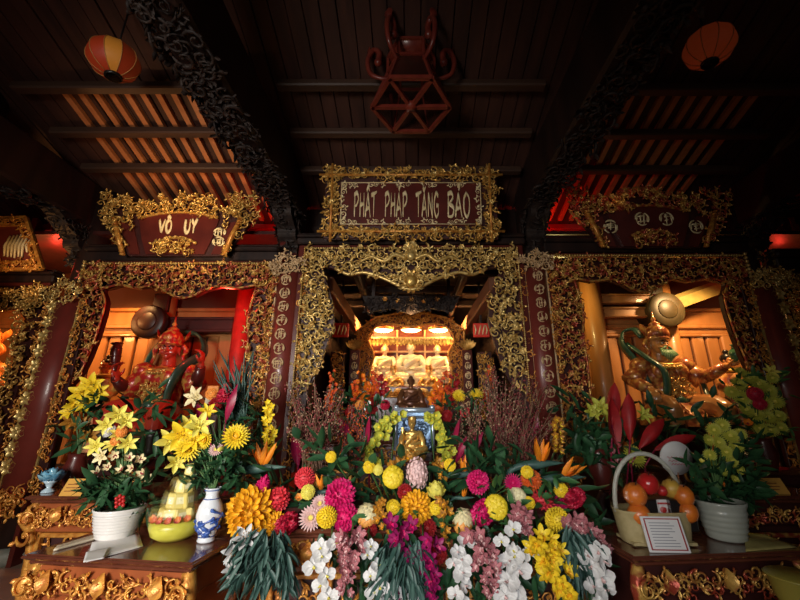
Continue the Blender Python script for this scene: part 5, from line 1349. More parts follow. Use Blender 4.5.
# ================================================================== LANTERNS
SILK_R = mat('red_orange_silk', (.42, .035, .008), (.36, .028, .008), .5, scale=6, emit=(.5, .07, .015), estr=.07); SILK_Y = mat('yellow_silk', (.7, .26, .03), None, .5, emit=(.8, .3, .04), estr=.07)  # faint emission added so the silk stands out of the dark roof
RIBM = mat('lantern_rib', (.5, .22, .06), None, .5)
def silk_lantern(u, v, Y, rpx, label, ypanels, axis_tilt=(0, 0)):
    c = at(u, v, Y); r = rpx * px(v, Y)
    t = thing('silk_lantern', label, 'lantern', (c.x, c.y, c.z), 'round silk lanterns under the roof')
    M = Tm(*c) @ Rm('Y', axis_tilt[0]) @ Rm('X', axis_tilt[1])
    n = 10
    for i in range(n):
        m = MB(); V = []; A = [i * 2 * PI / n + 2 * PI / n * q / 4 for q in range(5)]
        for j in range(11):
            th = -1.25 + 2.5 * j / 10
            for q, a in enumerate(A):
                bulge = 1 - .05 * (1 - abs(q - 2) / 2); rr = r * math.cos(th) * (1.0 if q in (0, 4) else .965 + .02 * abs(q - 2)); V.append((rr * math.cos(a), rr * math.sin(a), r * .86 * math.sin(th)))
        m.add((np.array(V), [gridfaces(11, 5)]), M)
        part('silk_panel', m, SILK_Y if i in ypanels else SILK_R, t, 'yellow silk panel' if i in ypanels else None)
    m = MB()
    for i in range(n):
        a = i * 2 * PI / n; m.add(tube([(r * math.cos(th) * 1.005 * math.cos(a), r * math.cos(th) * 1.005 * math.sin(a), r * .865 * math.sin(th)) for th in np.linspace(-1.25, 1.25, 13)], r * .018, 5), M)
    part('ribs', m, RIBM, t)
    for s, nm in ((-1, 'lower_ring'), (1, 'upper_ring')):
        z = s * r * .82; m = MB(); m.add(lathe([(r * .3, z - .02), (r * .34, z - .015), (r * .34, z + .02), (r * .27, z + .02), (r * .27, z - .02), (r * .3, z - .02)], 24), M); m.add(lathe([(0, z + s * .0), (r * .28, z)], 24), M); part(nm, m, INK, t)
    m = MB(); zt = zroof(Y) - c.z; m.add(tube([(c.x, c.y, c.z + r * .8), (c.x, c.y, c.z + zt)], .008, 6)); part('cord', m, INK, t)
silk_lantern(114, 60, 2.55, 22, 'orange red silk lantern with yellow panels hanging at upper left', (8,), (-.1, .12))
silk_lantern(709, 47, 2.55, 22, 'dim brown red silk lantern hanging at upper right', (), (.1, .12))
# hexagonal palace lantern
LAN = mat('red_lantern_wood', (.16, .022, .015), (.22, .035, .02), .35, scale=9, coat=.3)
Yh = 2.9; c = at(411, 107, Yh); R = 39 * px(107, Yh); zb = c.z
t = thing('palace_lantern', 'hexagonal red wooden palace lantern with curled brackets hanging over the centre', 'lantern', (c.x, c.y, zb))
def hexa(r, z, off=0): return [(c.x + r * math.cos(a), c.y + r * math.sin(a), z) for a in [off + i * PI / 3 for i in range(6)]]
def ringf(r, z, w): 
    m = MB(); P = hexa(r, z)
    for i in range(6): bar(m, P[i - 1], P[i], w)
    return m
part('lower_frame', ringf(R, zb, .035), LAN, t)
m = MB(); P = hexa(R, zb)
for p in P: bar(m, (c.x, c.y, zb), p, .035)
m.add(lathe([(0, -.03), (.06, -.02), (.07, .02), (0, .03)], 6), Tm(c.x, c.y, zb)); part('spokes', m, LAN, t)
part('upper_frame', ringf(R * .62, zb + .42, .03), LAN, t); part('top_frame', ringf(R * .62, zb + .62, .03), LAN, t)
lo, hi, tp = hexa(R, zb), hexa(R * .62, zb + .42), hexa(R * .62, zb + .62)
for i in range(6):
    m = MB(); bar(m, lo[i], hi[i], .025); bar(m, hi[i], tp[i], .025); part('post', m, LAN, t)
for i in range(6):
    a = i * PI / 3; ca, sa = math.cos(a), math.sin(a); m = MB()
    prof = [(.62, .35), (.85, .36), (1.08, .42), (1.16, .58), (1.02, .72), (.86, .68), (.88, .56)]
    m.add(tube(catmull([(c.x + R * p * ca, c.y + R * p * sa, zb + z) for p, z in prof], 5), np.linspace(.018, .034, 31), 7))
    e = prof[-1]; ball(m, (c.x + R * e[0] * ca, c.y + R * e[0] * sa, zb + e[1]), .042); m.add(petal(.14, .09, .4, .4, 5, 3), Tm(c.x + R * 1.1 * ca, c.y + R * 1.1 * sa, zb + .66) @ Rm('Z', a) @ Rm('Y', -1.1))
    part('curled_bracket', m, LAN, t)
for i in range(6):
    m = MB(); a, b, d, e = lo[i - 1], lo[i], hi[i], hi[i - 1]; V = np.array([np.array(q) * .97 + np.array((c.x, c.y, q[2])) * .03 for q in (a, b, d, e)]); V = np.concatenate([V, V + np.array((0, 0, .006))])
    m.add((V, [np.array([(0, 1, 2, 3), (7, 6, 5, 4), (0, 4, 5, 1), (1, 5, 6, 2), (2, 6, 7, 3), (3, 7, 4, 0)])]), smooth=False); part('pane', m, mat('dark_lantern_glass', (.05, .015, .01), None, .15, alpha=.5), t)
m = MB(); m.add(lathe([(.0, zb + .6), (R * .6, zb + .6), (R * .6, zb + .63), (.12, zb + .72), (.04, zb + .8), (.03, zroof(Yh) + .02), (0, zroof(Yh) + .02)], 6), Tm(c.x, c.y, 0)); part('cap', m, LAN, t)
# ================================================================== FLOWERS
def petalmat(n, a, b=None, rough=.55): return mat(n, a, b or tuple(x * .82 for x in a), rough, scale=14)
F = dict(
 magenta=petalmat('magenta_petal', (.72, .012, .16), (.55, .005, .1)), crimson=petalmat('crimson_petal', (.55, .012, .05), (.4, .005, .03)), coral=petalmat('coral_petal', (.75, .06, .06), (.62, .03, .06)),
 gold=petalmat('golden_petal', (.9, .5, .02), (.82, .38, .01)), yellow=petalmat('yellow_petal', (.9, .68, .03), (.82, .58, .02)), lemon=petalmat('lemon_petal', (.85, .78, .16), (.78, .66, .1)), cream=petalmat('cream_petal', (.86, .76, .48), (.8, .68, .35)),
 peach=petalmat('peach_petal', (.88, .3, .03), (.88, .45, .12)), blush=petalmat('blush_petal', (.82, .6, .56), (.74, .46, .44)), white=petalmat('white_petal', (.74, .72, .7), (.66, .64, .62)), mauve=petalmat('mauve_petal', (.36, .08, .1), (.55, .24, .25)),
 purple=petalmat('purple_petal', (.36, .006, .12), (.22, .004, .07)), orange=petalmat('orange_petal', (.9, .28, .01), (.8, .2, .01)), red=petalmat('red_petal', (.42, .012, .014), (.28, .008, .01)), bronze=petalmat('bronze_petal', (.5, .24, .02), (.38, .14, .02)),
 lime=petalmat('lime_petal', (.6, .58, .08), (.48, .5, .06)), green=petalmat('dark_leaf', (.015, .055, .022), (.03, .1, .035), .45), mid=petalmat('mid_leaf', (.03, .11, .03), (.06, .16, .05), .45), grey=petalmat('grey_green_leaf', (.028, .075, .06), (.06, .125, .1), .5),
 stem=petalmat('green_stem', (.06, .14, .03)), brown=petalmat('dry_stem', (.2, .1, .05), (.12, .06, .03)), seed=petalmat('pink_seed', (.32, .06, .06), (.18, .025, .03)), seedy=petalmat('pale_seed', (.5, .33, .2), (.3, .16, .09)), cordy=petalmat('cordyline_leaf', (.38, .012, .06), (.24, .008, .045), .4), throat=petalmat('dark_red_throat', (.35, .03, .06)), blue=petalmat('blue_tongue', (.05, .06, .3)), redorange=petalmat('red_orange_petal', (.75, .08, .015), (.65, .16, .02)))
def fib(n, zmin=-1.0):
    out = []; k = 0; N = int(n / max(.05, (1 - zmin) / 2))
    for i in range(N):
        z = 1 - 2 * (i + .5) / N
        if z < zmin: break
        r = math.sqrt(1 - z * z); a = i * 2.399963; out.append(Vector((r * math.cos(a), r * math.sin(a), z)))
    return out
def ball_shape(n=110, L=.5, W=.24, r0=.55, lean=.35, curl=.35, cup=.4, zmin=-.8, squash=1.0, jit=.15, seed=0):
    r_ = random.Random(seed); A, B = [], []
    for d in fib(n, zmin):
        tang = (d * d.z - Vector((0, 0, 1))); tang = tang.normalized() if tang.length > 1e-3 else Vector((1, 0, 0))
        ln = lean + r_.uniform(-jit, jit); x = (d * math.cos(ln) + tang * math.sin(ln)).normalized(); n_ = (d - x * d.dot(x)); n_ = n_.normalized() if n_.length > 1e-3 else Vector((0, 0, 1))
        y = n_.cross(x); M = np.eye(4); M[:3, 0] = x; M[:3, 1] = y; M[:3, 2] = n_; M[:3, 3] = d * r0
        (A if d.z > .1 else B).append((petal(L * r_.uniform(.85, 1.1), W, curl, cup, 5, 3), M))
    return A, B
MC = {}
def bloom_mesh(kind, cols):
    """a flower head of unit radius about the origin, facing +Z"""
    key = (kind,) + tuple(cols)
    if key in MC: return MC[key]
    m = MB(); mats = [F[c] for c in cols]; two = len(cols) > 1
    def core(r, mi=0, z=0): m.add(SPH, Tm(0, 0, z) @ Sm(r), mi=mi)
    if kind == 'dahlia':
        core(.6)
        for A in ball_shape(130, .52, .26, .5, .55, .3, .5):
            for p, M in A: m.add(p, M)
    elif kind == 'pompom':
        core(.8)
        for A in ball_shape(170, .3, .2, .75, .45, .5, .6, zmin=-.9):
            for p, M in A: m.add(p, M)
    elif kind == 'ball':            # closely laid petals, colour changing from crown to foot
        core(.88)
        A, B = ball_shape(120, .42, .34, .84, 1.15, -.2, -.2, zmin=-.95, jit=.05)
        for p, M in A: m.add(p, M)
        for p, M in B: m.add(p, M, mi=1 if two else 0)
    elif kind == 'protea':
        core(.75); 
        for A in ball_shape(70, .5, .3, .62, .3, .5, .5, zmin=-.9):
            for p, M in A: m.add(p, M @ Sm(1))
        for i in range(len(m.v)): m.v[i] = m.v[i] * np.array((.8, .8, 1.1))
    elif kind == 'mum':             # big loose golden chrysanthemum
        core(.45)
        for A in ball_shape(120, .5, .2, .5, .35, .3, .9, zmin=-.6, jit=.3, seed=3):
            for p, M in A: m.add(p, M)
    elif kind == 'daisymum':        # flat head of layered rays
        core(.28, 1 if two else 0, .12)
        for k_, (n, L, ti) in enumerate(((22, 1.0, .05), (20, .85, .3), (16, .65, .6), (12, .45, .95))):
            for i in range(n): m.add(petal(L, .17, .12, .4, 5, 3, peak=.65, tip=.2), Rm('Z', i * 2 * PI / n + k_ * .2) @ Tm(.05, 0, .04 * k_) @ Rm('Y', -ti))
    elif kind == 'cockscomb':
        core(.8)
        for A in ball_shape(150, .34, .3, .66, .2, .8, .9, zmin=-.7, jit=.6, seed=5):
            for p, M in A: m.add(p, M)
        for i in range(len(m.v)): m.v[i] = m.v[i] * np.array((1, .75, 1.15))
    elif kind == 'lotus':
        core(.5)
        for n, r, ti, L in ((5, .12, 1.3, 1.0), (6, .25, 1.1, .95), (7, .35, .8, .85), (8, .4, .45, .7)):
            for i in range(n): m.add(petal(L, .55, .35, .5, 6, 5, peak=.5), Rm('Z', i * 2 * PI / n + ti * 3) @ Tm(r * .5, 0, -.3) @ Rm('Y', -ti))
    elif kind == 'hydrangea':
        core(.78)
        for d in fib(60, -.8):
            M = Tm(*(d * .82)) @ align(d, d.x * 9)
            for q in range(4): m.add(petal(.2, .18, .2, .2, 4, 3), M @ Rm('Z', q * PI / 2) @ Rm('Y', -.3))
        for i in range(len(m.v)): m.v[i] = m.v[i] * np.array((.8, .8, 1.25))
    elif kind == 'lily':
        for i in range(6): m.add(petal(1.15, .56 if i % 2 else .44, -.45, .35, 8, 5, peak=.5), Rm('Z', i * PI / 3) @ Tm(.06, 0, -.15) @ Rm('Y', -.95))
        for i in range(6):
            a = i * PI / 3 + .3; P = [(0, 0, -.1), (.12 * math.cos(a), .12 * math.sin(a), .4), (.24 * math.cos(a), .24 * math.sin(a), .66)]; m.add(tube(P, .015, 4)); m.add(SPH_L, Tm(*P[-1]) @ Sm(.06, .03, .03), mi=1 if two else 0)
        m.add(lathe([(.03, -.5), (.08, -.3), (.12, -.1), (.0, -.05)], 8))
    elif kind == 'moth':            # moth orchid
        for a in (PI / 2, PI / 2 + 2.1, PI / 2 - 2.1): m.add(petal(.92, .62, .12, .25, 6, 5), Rm('Z', a) @ Rm('Y', -.12))
        for a, s in ((.12, 1), (PI - .12, -1)): m.add(petal(1.0, .98, .1, .2, 7, 5, peak=.55, tip=.3), Tm(0, 0, .05) @ Rm('Z', a) @ Rm('Y', -.08))
        m.add(petal(.42, .3, .7, .6, 5, 3), Tm(0, 0, .1) @ Rm('Z', -PI / 2) @ Rm('Y', -.5), mi=1); m.add(SPH_L, Tm(0, 0, .14) @ Sm(.09, .09, .14), mi=1)
    elif kind == 'cymbid':
        for i in range(5): m.add(petal(1.0, .44, .22, .4, 6, 3), Rm('Z', PI / 2 + i * 2 * PI / 5) @ Rm('Y', -.55))
        m.add(petal(.6, .42, -.5, .7, 6, 5), Tm(0, 0, .08) @ Rm('Z', -PI / 2) @ Rm('Y', -.75), mi=1); m.add(SPH_L, Tm(0, .02, .25) @ Sm(.08, .08, .2), mi=1)
    elif kind == 'bud':
        m.add(SPH, Sm(.5, .5, 1.0)); 
        for i in range(4): m.add(petal(1.7, .8, .35, .8, 6, 3), Rm('Z', i * PI / 2) @ Tm(.2, 0, -.85) @ Rm('Y', -1.5))
    elif kind == 'small':
        for i in range(5): m.add(petal(1.0, .7, .3, .3, 4, 3), Rm('Z', i * 2 * PI / 5) @ Rm('Y', -.5))
        m.add(SPH_L, Tm(0, 0, .1) @ Sm(.2), mi=1 if two else 0)
    me = m.mesh(kind + '_' + '_'.join(cols), mats); MC[key] = me; return me
def orient(face, spin=0.0):
    return (Matrix([list(r) for r in align(face)[:3, :3]]).to_4x4() @ Matrix.Rotation(spin, 4, 'Z')).to_euler()
def face_viewer(r_, c, j=.5):
    d = Vector((-c.x * .15, -1, (EYE - c.z) * .25 + .15)); return d + Vector((r_.uniform(-j, j), 0, r_.uniform(-j * .6, j)))
fr = random.Random(99)
def bloom(name, label, cat, kind, cols, u, v, rpx, Y, grp=None, to=None, face=None, sq=(1, 1, 1), spin=None, heart=True):
    """a single cut flower: head and stem, the stem running back into the leaves"""
    c = at(u, v, Y); r = rpx * px(v, Y)
    t = thing(name, label, cat, tuple(c), grp)
    o = part('head', bloom_mesh(kind, cols), None, t); f = Vector(face) if face else face_viewer(fr, c, .35)
    o.rotation_euler = orient(f, fr.uniform(0, 6) if spin is None else spin); o.scale = (r * sq[0], r * sq[1], r * sq[2])
    f = f.normalized(); to = Vector(to) if to else Vector((c.x * .55, 2.95, .87)); m = MB()
    m.add(tube(catmull([tuple(c - f * r * .5), tuple(c - f * r * 1.6), tuple(to)], 5), .006, 5)); part('stem', m, F['stem'], t)
    return t
def spray(name, label, cat, kind, cols, pts, rpx, Y, n, grp=None, to=None, jit=.5, smallend=.6, rows=1, Y1=None, up=False):
    """a branch with blossoms along it; pts are photo pixels from the thick end to the tip"""
    Y1 = Y1 or Y; P = [tuple(at(u, v, Y + (Y1 - Y) * i / max(1, len(pts) - 1))) for i, (u, v) in enumerate(pts)]
    P3 = catmull(P, 8); t = thing(name, label, cat, P[0], grp); r0 = rpx * px(pts[0][1], Y)
    stem = list(P3)
    if to is not None: stem = list(catmull([tuple(to), tuple((np.array(to) + P3[0]) / 2 + np.array((0, .05, .03))), tuple(P3[0])], 4))[:-1] + stem
    m = MB(); m.add(tube([tuple(q + np.array((0, .015, 0))) for q in np.array(stem)], .006, 5)); part('stem', m, F['stem'], t)
    me = bloom_mesh(kind, cols)
    for i in range(n):
        q = i / max(1, n - 1); idx = q * (len(P3) - 1); a = int(idx); b = min(a + 1, len(P3) - 1); p = P3[a] * (1 - idx + a) + P3[b] * (idx - a)
        r = r0 * (1 - (1 - smallend) * q) * fr.uniform(.85, 1.12)
        side = (fr.uniform(-.95, .95) if rows > 1 else (-1) ** i * .35) * r
        p = p + np.array((side + fr.uniform(-.2, .2) * r, -.02 - fr.uniform(0, .5) * r, fr.uniform(-.2, .2) * r))
        o = part('blossom', me, None, t); o.location = Vector(p) - Vector(P[0]); f = face_viewer(fr, Vector(p), jit) + Vector((side / r * .5, 0, 0))
        o.rotation_euler = orient(f, fr.uniform(-.4, .4) if kind in ('moth', 'cymbid') else fr.uniform(0, 6)); o.scale = (r, r, r)
    return t
def leaves(mb, pts, L, W, n, Y, dY=.1, dirn=None, spread=1.0, seed=0, curl=.3, wind=None):
    """n leaves scattered about photo pixels"""
    r_ = random.Random(seed)
    for i in range(n):
        u, v = r_.choice(pts); c = at(u + r_.gauss(0, 5), v + r_.gauss(0, 5), Y + r_.uniform(-dY, dY)); l = L * r_.uniform(.6, 1.2)
        d = Vector(dirn) if dirn else Vector((r_.uniform(-1, 1), -.5, r_.uniform(-.4, 1)))
        d = d + Vector((r_.gauss(0, .45), r_.gauss(0, .3), r_.gauss(0, .45))) * spread
        mb.add(petal(l, W * r_.uniform(.7, 1.2), curl * r_.uniform(-1, 1), .3, 6, 3, peak=.45), Tm(*c) @ alignx(d, r_.uniform(-1, 1)))
    return mb
def stuff(name, mb, mt, label):
    o = single(name, mb, mt, label, 'foliage'); o['kind'] = 'stuff'; return o
def area(u0, u1, v0, v1, n, seed=0):
    r_ = random.Random(seed); return [(r_.uniform(u0, u1), r_.uniform(v0, v1)) for _ in range(n)]

# ---------------------------------------------------------------- the great display on the altar table
def YD(v): return 2.72 - max(-40, v - 460) / 140 * .3
m = leaves(MB(), area(235, 600, 465, 530, 90, 1) + area(300, 385, 445, 480, 20, 2) + area(445, 540, 445, 480, 20, 2), .17, .06, 330, 2.82, .12, seed=11)
leaves(m, area(240, 605, 520, 560, 80, 3), .15, .05, 200, 2.66, .06, dirn=(0, -.3, -.7), seed=12)
stuff('foliage', m, F['green'], 'dark green leaves massed behind the blooms of the altar flower display')
m = leaves(MB(), area(340, 600, 535, 600, 120, 14), .13, .04, 330, 2.54, .03, dirn=(0, -.3, -.8), seed=15)
stuff('foliage', m, F['green'], 'dark green leaves hanging behind the cascading orchids of the display')
m = leaves(MB(), area(330, 360, 540, 555, 10, 4) + area(345, 470, 510, 545, 24, 4) + area(480, 560, 480, 560, 30, 5), .12, .04, 130, 2.6, .06, seed=13)
stuff('fern_leaves', m, F['mid'], 'mid green leaves peeping between the pompoms and orchids of the display')
m = MB()
foam = [(0, -.3), (1.8, 0)]
m.add(bbox(-.98, 1.06, 2.66, 3.1, .85, .95, .03), smooth=False)
single('flower_trough', m, LACQ_D, 'dark trough on the altar table from which the flower display grows', 'trough')
def hang(label, u0, u1, v0, v1, n, Y, lean, seed, L=.2):
    r_ = random.Random(seed); m = MB()
    for i in range(n):
        q = r_.random(); u = u0 + (u1 - u0) * r_.random(); v = v0 + (v1 - v0) * q * .8; c = at(u, v, Y + r_.uniform(-.06, .06))
        d = Vector((lean + (u - (u0 + u1) / 2) / (u1 - u0) * 1.3 + r_.gauss(0, .4), -.25 + r_.gauss(0, .35), -1 + r_.uniform(0, .5))); m.add(petal(L * r_.uniform(.5, 1.1), .026, -.5 * r_.random(), .5, 7, 3, peak=.4), Tm(*c) @ alignx(d, r_.uniform(-.8, .8)))
    o = single('drooping_foliage', m, F['grey'], label, 'foliage', 'drooping grey green foliage'); return o
hang('grey green leaves drooping below the large golden chrysanthemum at left', 240, 288, 528, 592, 230, 2.44, -.15, 1, .16)
hang('grey green leaves drooping between the white and purple orchids', 382, 424, 540, 600, 170, 2.42, 0, 2, .15)
hang('grey green leaves drooping beside the yellow orchid spray at right', 566, 596, 525, 592, 150, 2.46, .2, 3, .15)

def B(label, kind, cols, u, v, r, name=None, cat='flower', dY=0.0, **k):
    names = dict(dahlia='dahlia_bloom', pompom='pompom_chrysanthemum', ball='globe_chrysanthemum', protea='protea_bloom', mum='chrysanthemum', daisymum='chrysanthemum', cockscomb='cockscomb_bloom', lotus='lotus_bud', hydrangea='hydrangea_spike', small='filler_flower', lily='lily_bloom')
    return bloom(name or names[kind], label, cat, kind, cols, u, v, r, YD(v) + dY, **k)
B('large shaggy golden chrysanthemum at the left end of the display', 'mum', ['gold'], 252, 512, 26)
B('small golden chrysanthemum tucked under the large shaggy golden one', 'mum', ['gold'], 276, 524, 12)
B('narrow upright magenta cockscomb above the large shaggy golden chrysanthemum', 'cockscomb', ['magenta'], 262, 489, 11, sq=(.7, .8, 1.1), face=(.3, -.2, 1))
B('dusky coral protea right of the narrow magenta cockscomb', 'protea', ['coral'], 279, 499, 13)
B('crimson velvet cockscomb below the dusky coral protea', 'cockscomb', ['crimson'], 287, 524, 13)
B('round coral red bloom highest on the left side of the display', 'pompom', ['coral'], 305, 478, 10)
B('small lemon pompom touching the round coral red bloom', 'pompom', ['lemon'], 308, 492, 7, dY=-.05)
B('tiny orange freesia left of the small lemon pompom', 'small', ['peach', 'orange'], 299, 498, 6)
B('upper magenta dahlia left of centre above its twin', 'dahlia', ['magenta'], 340, 495, 16)
B('lower magenta dahlia beside the spiky yellow globe at left', 'dahlia', ['magenta'], 345, 517, 14)
B('spiky yellow globe flower in front of the lower magenta dahlia', 'pompom', ['yellow'], 327, 517, 11, dY=-.06, sq=(.9, .9, 1.1))
B('pale pink ray flower left of the spiky yellow globe', 'daisymum', ['blush', 'lemon'], 311, 518, 12)
B('pale pink ray flower just above the spiky yellow globe', 'daisymum', ['blush', 'lemon'], 320, 504, 9)
B('cream and orange globe bloom left of the bronze orchids', 'ball', ['cream', 'peach'], 368, 515, 12, face=(.15, .05, 1))
B('yellow button pompom between the bronze orchids and central golden chrysanthemum', 'pompom', ['yellow'], 393, 507, 7, dY=-.04)
B('large yellow globe just left of the pale pink hydrangea', 'ball', ['yellow'], 393, 477, 11)
B('yellow button pompom at upper left of the large yellow globe', 'pompom', ['yellow'], 369, 467, 6)
B('smaller yellow button pompom touching the large yellow globe', 'pompom', ['lemon'], 378, 470, 5)
B('lone yellow button pompom above the upper magenta dahlia', 'pompom', ['yellow'], 331, 457, 5.5)
B('yellow button pompom right of the golden buddha among bronze blossoms', 'pompom', ['yellow'], 450, 465, 6)
B('pale pink hydrangea spike directly below the golden buddha', 'hydrangea', ['blush'], 417, 474, 15, face=(0, -.35, 1))
B('plump yellow lotus bud right of the pale pink hydrangea', 'lotus', ['lemon'], 436, 491, 15, face=(0, -.4, 1))
B('large golden chrysanthemum in the very middle of the display', 'mum', ['gold'], 416, 508, 18)
B('yellow button pompom under the plump yellow lotus bud', 'pompom', ['yellow'], 436, 508, 6.5, dY=-.05)
B('cream and peach globe bloom right of centre above the white orchids', 'ball', ['cream', 'peach'], 463, 521, 12, face=(.15, .05, 1), sq=(.9, .9, 1.1))
B('round magenta dahlia right of centre beside the orange strelitzia bud', 'dahlia', ['magenta'], 478, 482, 12)
B('magenta velvet cockscomb behind the big yellow globe right of centre', 'cockscomb', ['magenta'], 483, 513, 15)
B('big yellow globe right of centre in front of magenta velvet', 'ball', ['yellow'], 496, 507, 12, dY=-.06)
B('cream globe half hidden above the dusty mauve orchids', 'ball', ['cream'], 517, 498, 10)
B('small yellow pompom at the foot of the cream globe', 'pompom', ['yellow'], 529, 503, 6, dY=-.03)
B('orange red bloom carrying a yellow button before it', 'dahlia', ['redorange'], 531, 480, 11)
B('yellow button pompom on top of the orange red bloom', 'pompom', ['yellow'], 527, 472, 6, dY=-.08)
B('flat magenta ray flower left of the orange red bloom', 'daisymum', ['magenta'], 513, 483, 9)
B('rose red egg shaped protea below the orange red bloom', 'protea', ['coral'], 544, 500, 11, face=(-1, -.4, .3))
B('small yellow pompom near the right strelitzia', 'pompom', ['yellow'], 561, 490, 7)
B('crimson cockscomb plume at the right end of the display', 'cockscomb', ['crimson'], 574, 498, 12)
B('spiky yellow globe flower at the right end of the display', 'pompom', ['yellow'], 557, 520, 12, dY=-.05, sq=(.95, .95, 1.1))
B('magenta bloom peeping behind the rose red protea', 'dahlia', ['magenta'], 560, 504, 8, dY=.05)
B('small dark red carnation right of the large yellow globe', 'dahlia', ['red'], 405, 492, 8)
B('small dark red carnation below the cream and orange globe', 'dahlia', ['red'], 371, 530, 7)
B('dark red rose beside the purple orchids near the bottom', 'dahlia', ['red'], 437, 553, 11)
B('dark red rose under the central golden chrysanthemum', 'dahlia', ['red'], 428, 528, 9)
TO = lambda u: (at(u, 520, 2.75).x, 2.75, .93)
def S(label, kind, cols, pts, r, n, Y=2.42, grp=None, name='orchid_spray', cat='orchid', **k): return spray(name, label, cat, kind, cols, pts, r, Y, n, grp, TO(pts[0][0]), **k)
S('white moth orchids cascading left of the dusty mauve chain', 'moth', ['white', 'lemon'], [(331, 541), (319, 556), (324, 574), (328, 594)], 10.5, 7, jit=.3, smallend=1)
S('white moth orchids cascading just right of the left dusty mauve chain', 'moth', ['white', 'lemon'], [(368, 545), (374, 562), (378, 582), (382, 600)], 8.4, 7, jit=.6, smallend=1.15)
S('white moth orchids at the bottom below the drooping grey leaves', 'moth', ['white', 'purple'], [(396, 590), (408, 596), (418, 594)], 8.4, 4, jit=.4)
S('white moth orchids cascading below the cream and peach globe', 'moth', ['white', 'blush'], [(460, 542), (457, 560), (462, 578), (458, 598)], 9.8, 9, jit=.8, smallend=1)
S('white moth orchids below the cream globe right of centre', 'moth', ['white', 'lemon'], [(509, 526), (502, 541), (516, 553), (523, 552)], 9.1, 5, jit=.3, smallend=1)
S('white orchid spray hanging under the right hand moth orchids', 'moth', ['white', 'blush'], [(505, 560), (512, 572), (508, 588), (515, 604)], 13, 8, jit=.9, smallend=1)
S('white orchid spray drooping at the far right of the display', 'moth', ['white', 'blush'], [(590, 546), (596, 562), (593, 580), (600, 598)], 12, 8, jit=.8, smallend=1)
S('white lilies drooping at the far left of the display', 'lily', ['white', 'bronze'], [(244, 538), (236, 556), (234, 576)], 11, 5, jit=.8, name='lily_spray', cat='lily', Y=2.46)
S('dusty mauve orchid chain hanging left of centre', 'cymbid', ['mauve', 'blush'], [(352, 532), (350, 548), (347, 566), (346, 590)], 11, 28, rows=2, jit=.7)
S('dusty mauve orchid chain hanging right of centre', 'cymbid', ['mauve', 'blush'], [(477, 532), (482, 548), (488, 570), (491, 594)], 11, 28, rows=2, jit=.7)
S('dusty mauve orchids clustered below the cream globe', 'cymbid', ['mauve', 'blush'], [(515, 508), (520, 519), (527, 532)], 11, 16, rows=2, jit=.7, Y=2.5)
S('dusty mauve orchids arching out at the right end', 'cymbid', ['mauve', 'blush'], [(572, 520), (583, 527), (595, 538), (603, 546)], 11, 18, rows=2, jit=.7, Y=2.5)
S('purple orchids hanging in the middle of the display', 'cymbid', ['purple', 'magenta'], [(400, 522), (404, 538), (412, 552), (421, 548)], 12, 12, rows=2, jit=.6, Y=2.44)
S('purple orchids trailing down towards the bottom centre', 'cymbid', ['purple', 'magenta'], [(423, 540), (428, 562), (430, 580), (436, 594)], 12.5, 13, rows=2, jit=.6, Y=2.42)
S('bright yellow orchid chain cascading at right', 'cymbid', ['yellow', 'gold'], [(540, 536), (549, 552), (556, 572), (566, 600)], 12, 30, rows=2, jit=.7, smallend=.9)
S('bronze gold orchids left of the central golden chrysanthemum', 'cymbid', ['bronze', 'gold'], [(378, 500), (384, 514), (386, 530)], 8, 9, rows=2, Y=2.56)
S('bronze gold orchids right of the yellow lotus bud', 'cymbid', ['bronze', 'gold'], [(449, 500), (446, 516), (444, 536)], 8, 11, rows=2, Y=2.56)
S('bronze gold blossoms at the right foot of the golden buddha', 'cymbid', ['bronze', 'gold'], [(430, 462), (438, 468), (446, 478)], 7, 8, rows=2, Y=2.8)
S('bronze gold blossoms at the left foot of the golden buddha', 'cymbid', ['bronze', 'gold'], [(402, 458), (396, 464), (392, 466)], 7, 8, rows=2, Y=2.8)
def strelitzia(label, u, v, L, Y, d, n=5, col='orange'):
    c = at(u, v, Y); s = px(v, Y) * L; t = thing('bird_of_paradise', label, 'flower', tuple(c), 'birds of paradise'); d = Vector((d[0], d[1], d[2])).normalized()
    side = Vector((1 if d.x >= 0 else -1, 0, .1)); m = MB()
    for i in range(n):
        dd = d + side * (i - n / 2) * .28 + Vector((0, fr.uniform(-.2, .1), 0)); m.add(petal(s * fr.uniform(.8, 1.1), s * .22, .15, .8, 6, 3, peak=.4), Tm(*c) @ alignx(dd, 1.2 * fr.uniform(-1, 1)))
    part('sepals', m, F[col], t)
    b = c - side * s * 1.0 + Vector((0, .03, -s * .1)); m = MB(); P = catmull([tuple(b + Vector((-side.x * .05, .05, -.12))), tuple(b), tuple(c), tuple(c + side * s * .9 + Vector((0, 0, -s * .05)))], 5); m.add(tube(P, np.interp(np.linspace(0, 1, len(P)), [0, .4, .6, 1], [.008, .02, .03, .003]) * (s / .16), 7)); part('beak', m, F['grey'], t, 'grey green beak')
    m = MB(); m.add(tube(catmull([tuple(b + Vector((-side.x * .05, .05, -.12))), tuple((b + Vector((c.x * .6, 2.95, .9))) / 2), (c.x * .6, 2.95, .9)], 5), .008, 5)); part('stem', m, F['stem'], t)
strelitzia('bird of paradise flower raised at the left end of the display', 262, 468, 27, 2.75, (.15, -.3, 1))
strelitzia('upright bird of paradise flower near the right end of the display', 540, 464, 27, 2.75, (.4, -.3, 1))
strelitzia('bird of paradise flower pointing right at the right end of the display', 562, 478, 27, 2.7, (1, -.3, .45))
strelitzia('slim orange bird of paradise bud right of the golden buddha', 464, 474, 20, 2.78, (.1, -.2, 1), 3)
strelitzia('slim orange bird of paradise bud left of the upper magenta dahlia', 321, 492, 18, 2.7, (.05, -.2, 1), 3)
strelitzia('low orange bird of paradise bud beside the round magenta dahlia', 464, 498, 12, 2.66, (.3, -.3, .8), 3)

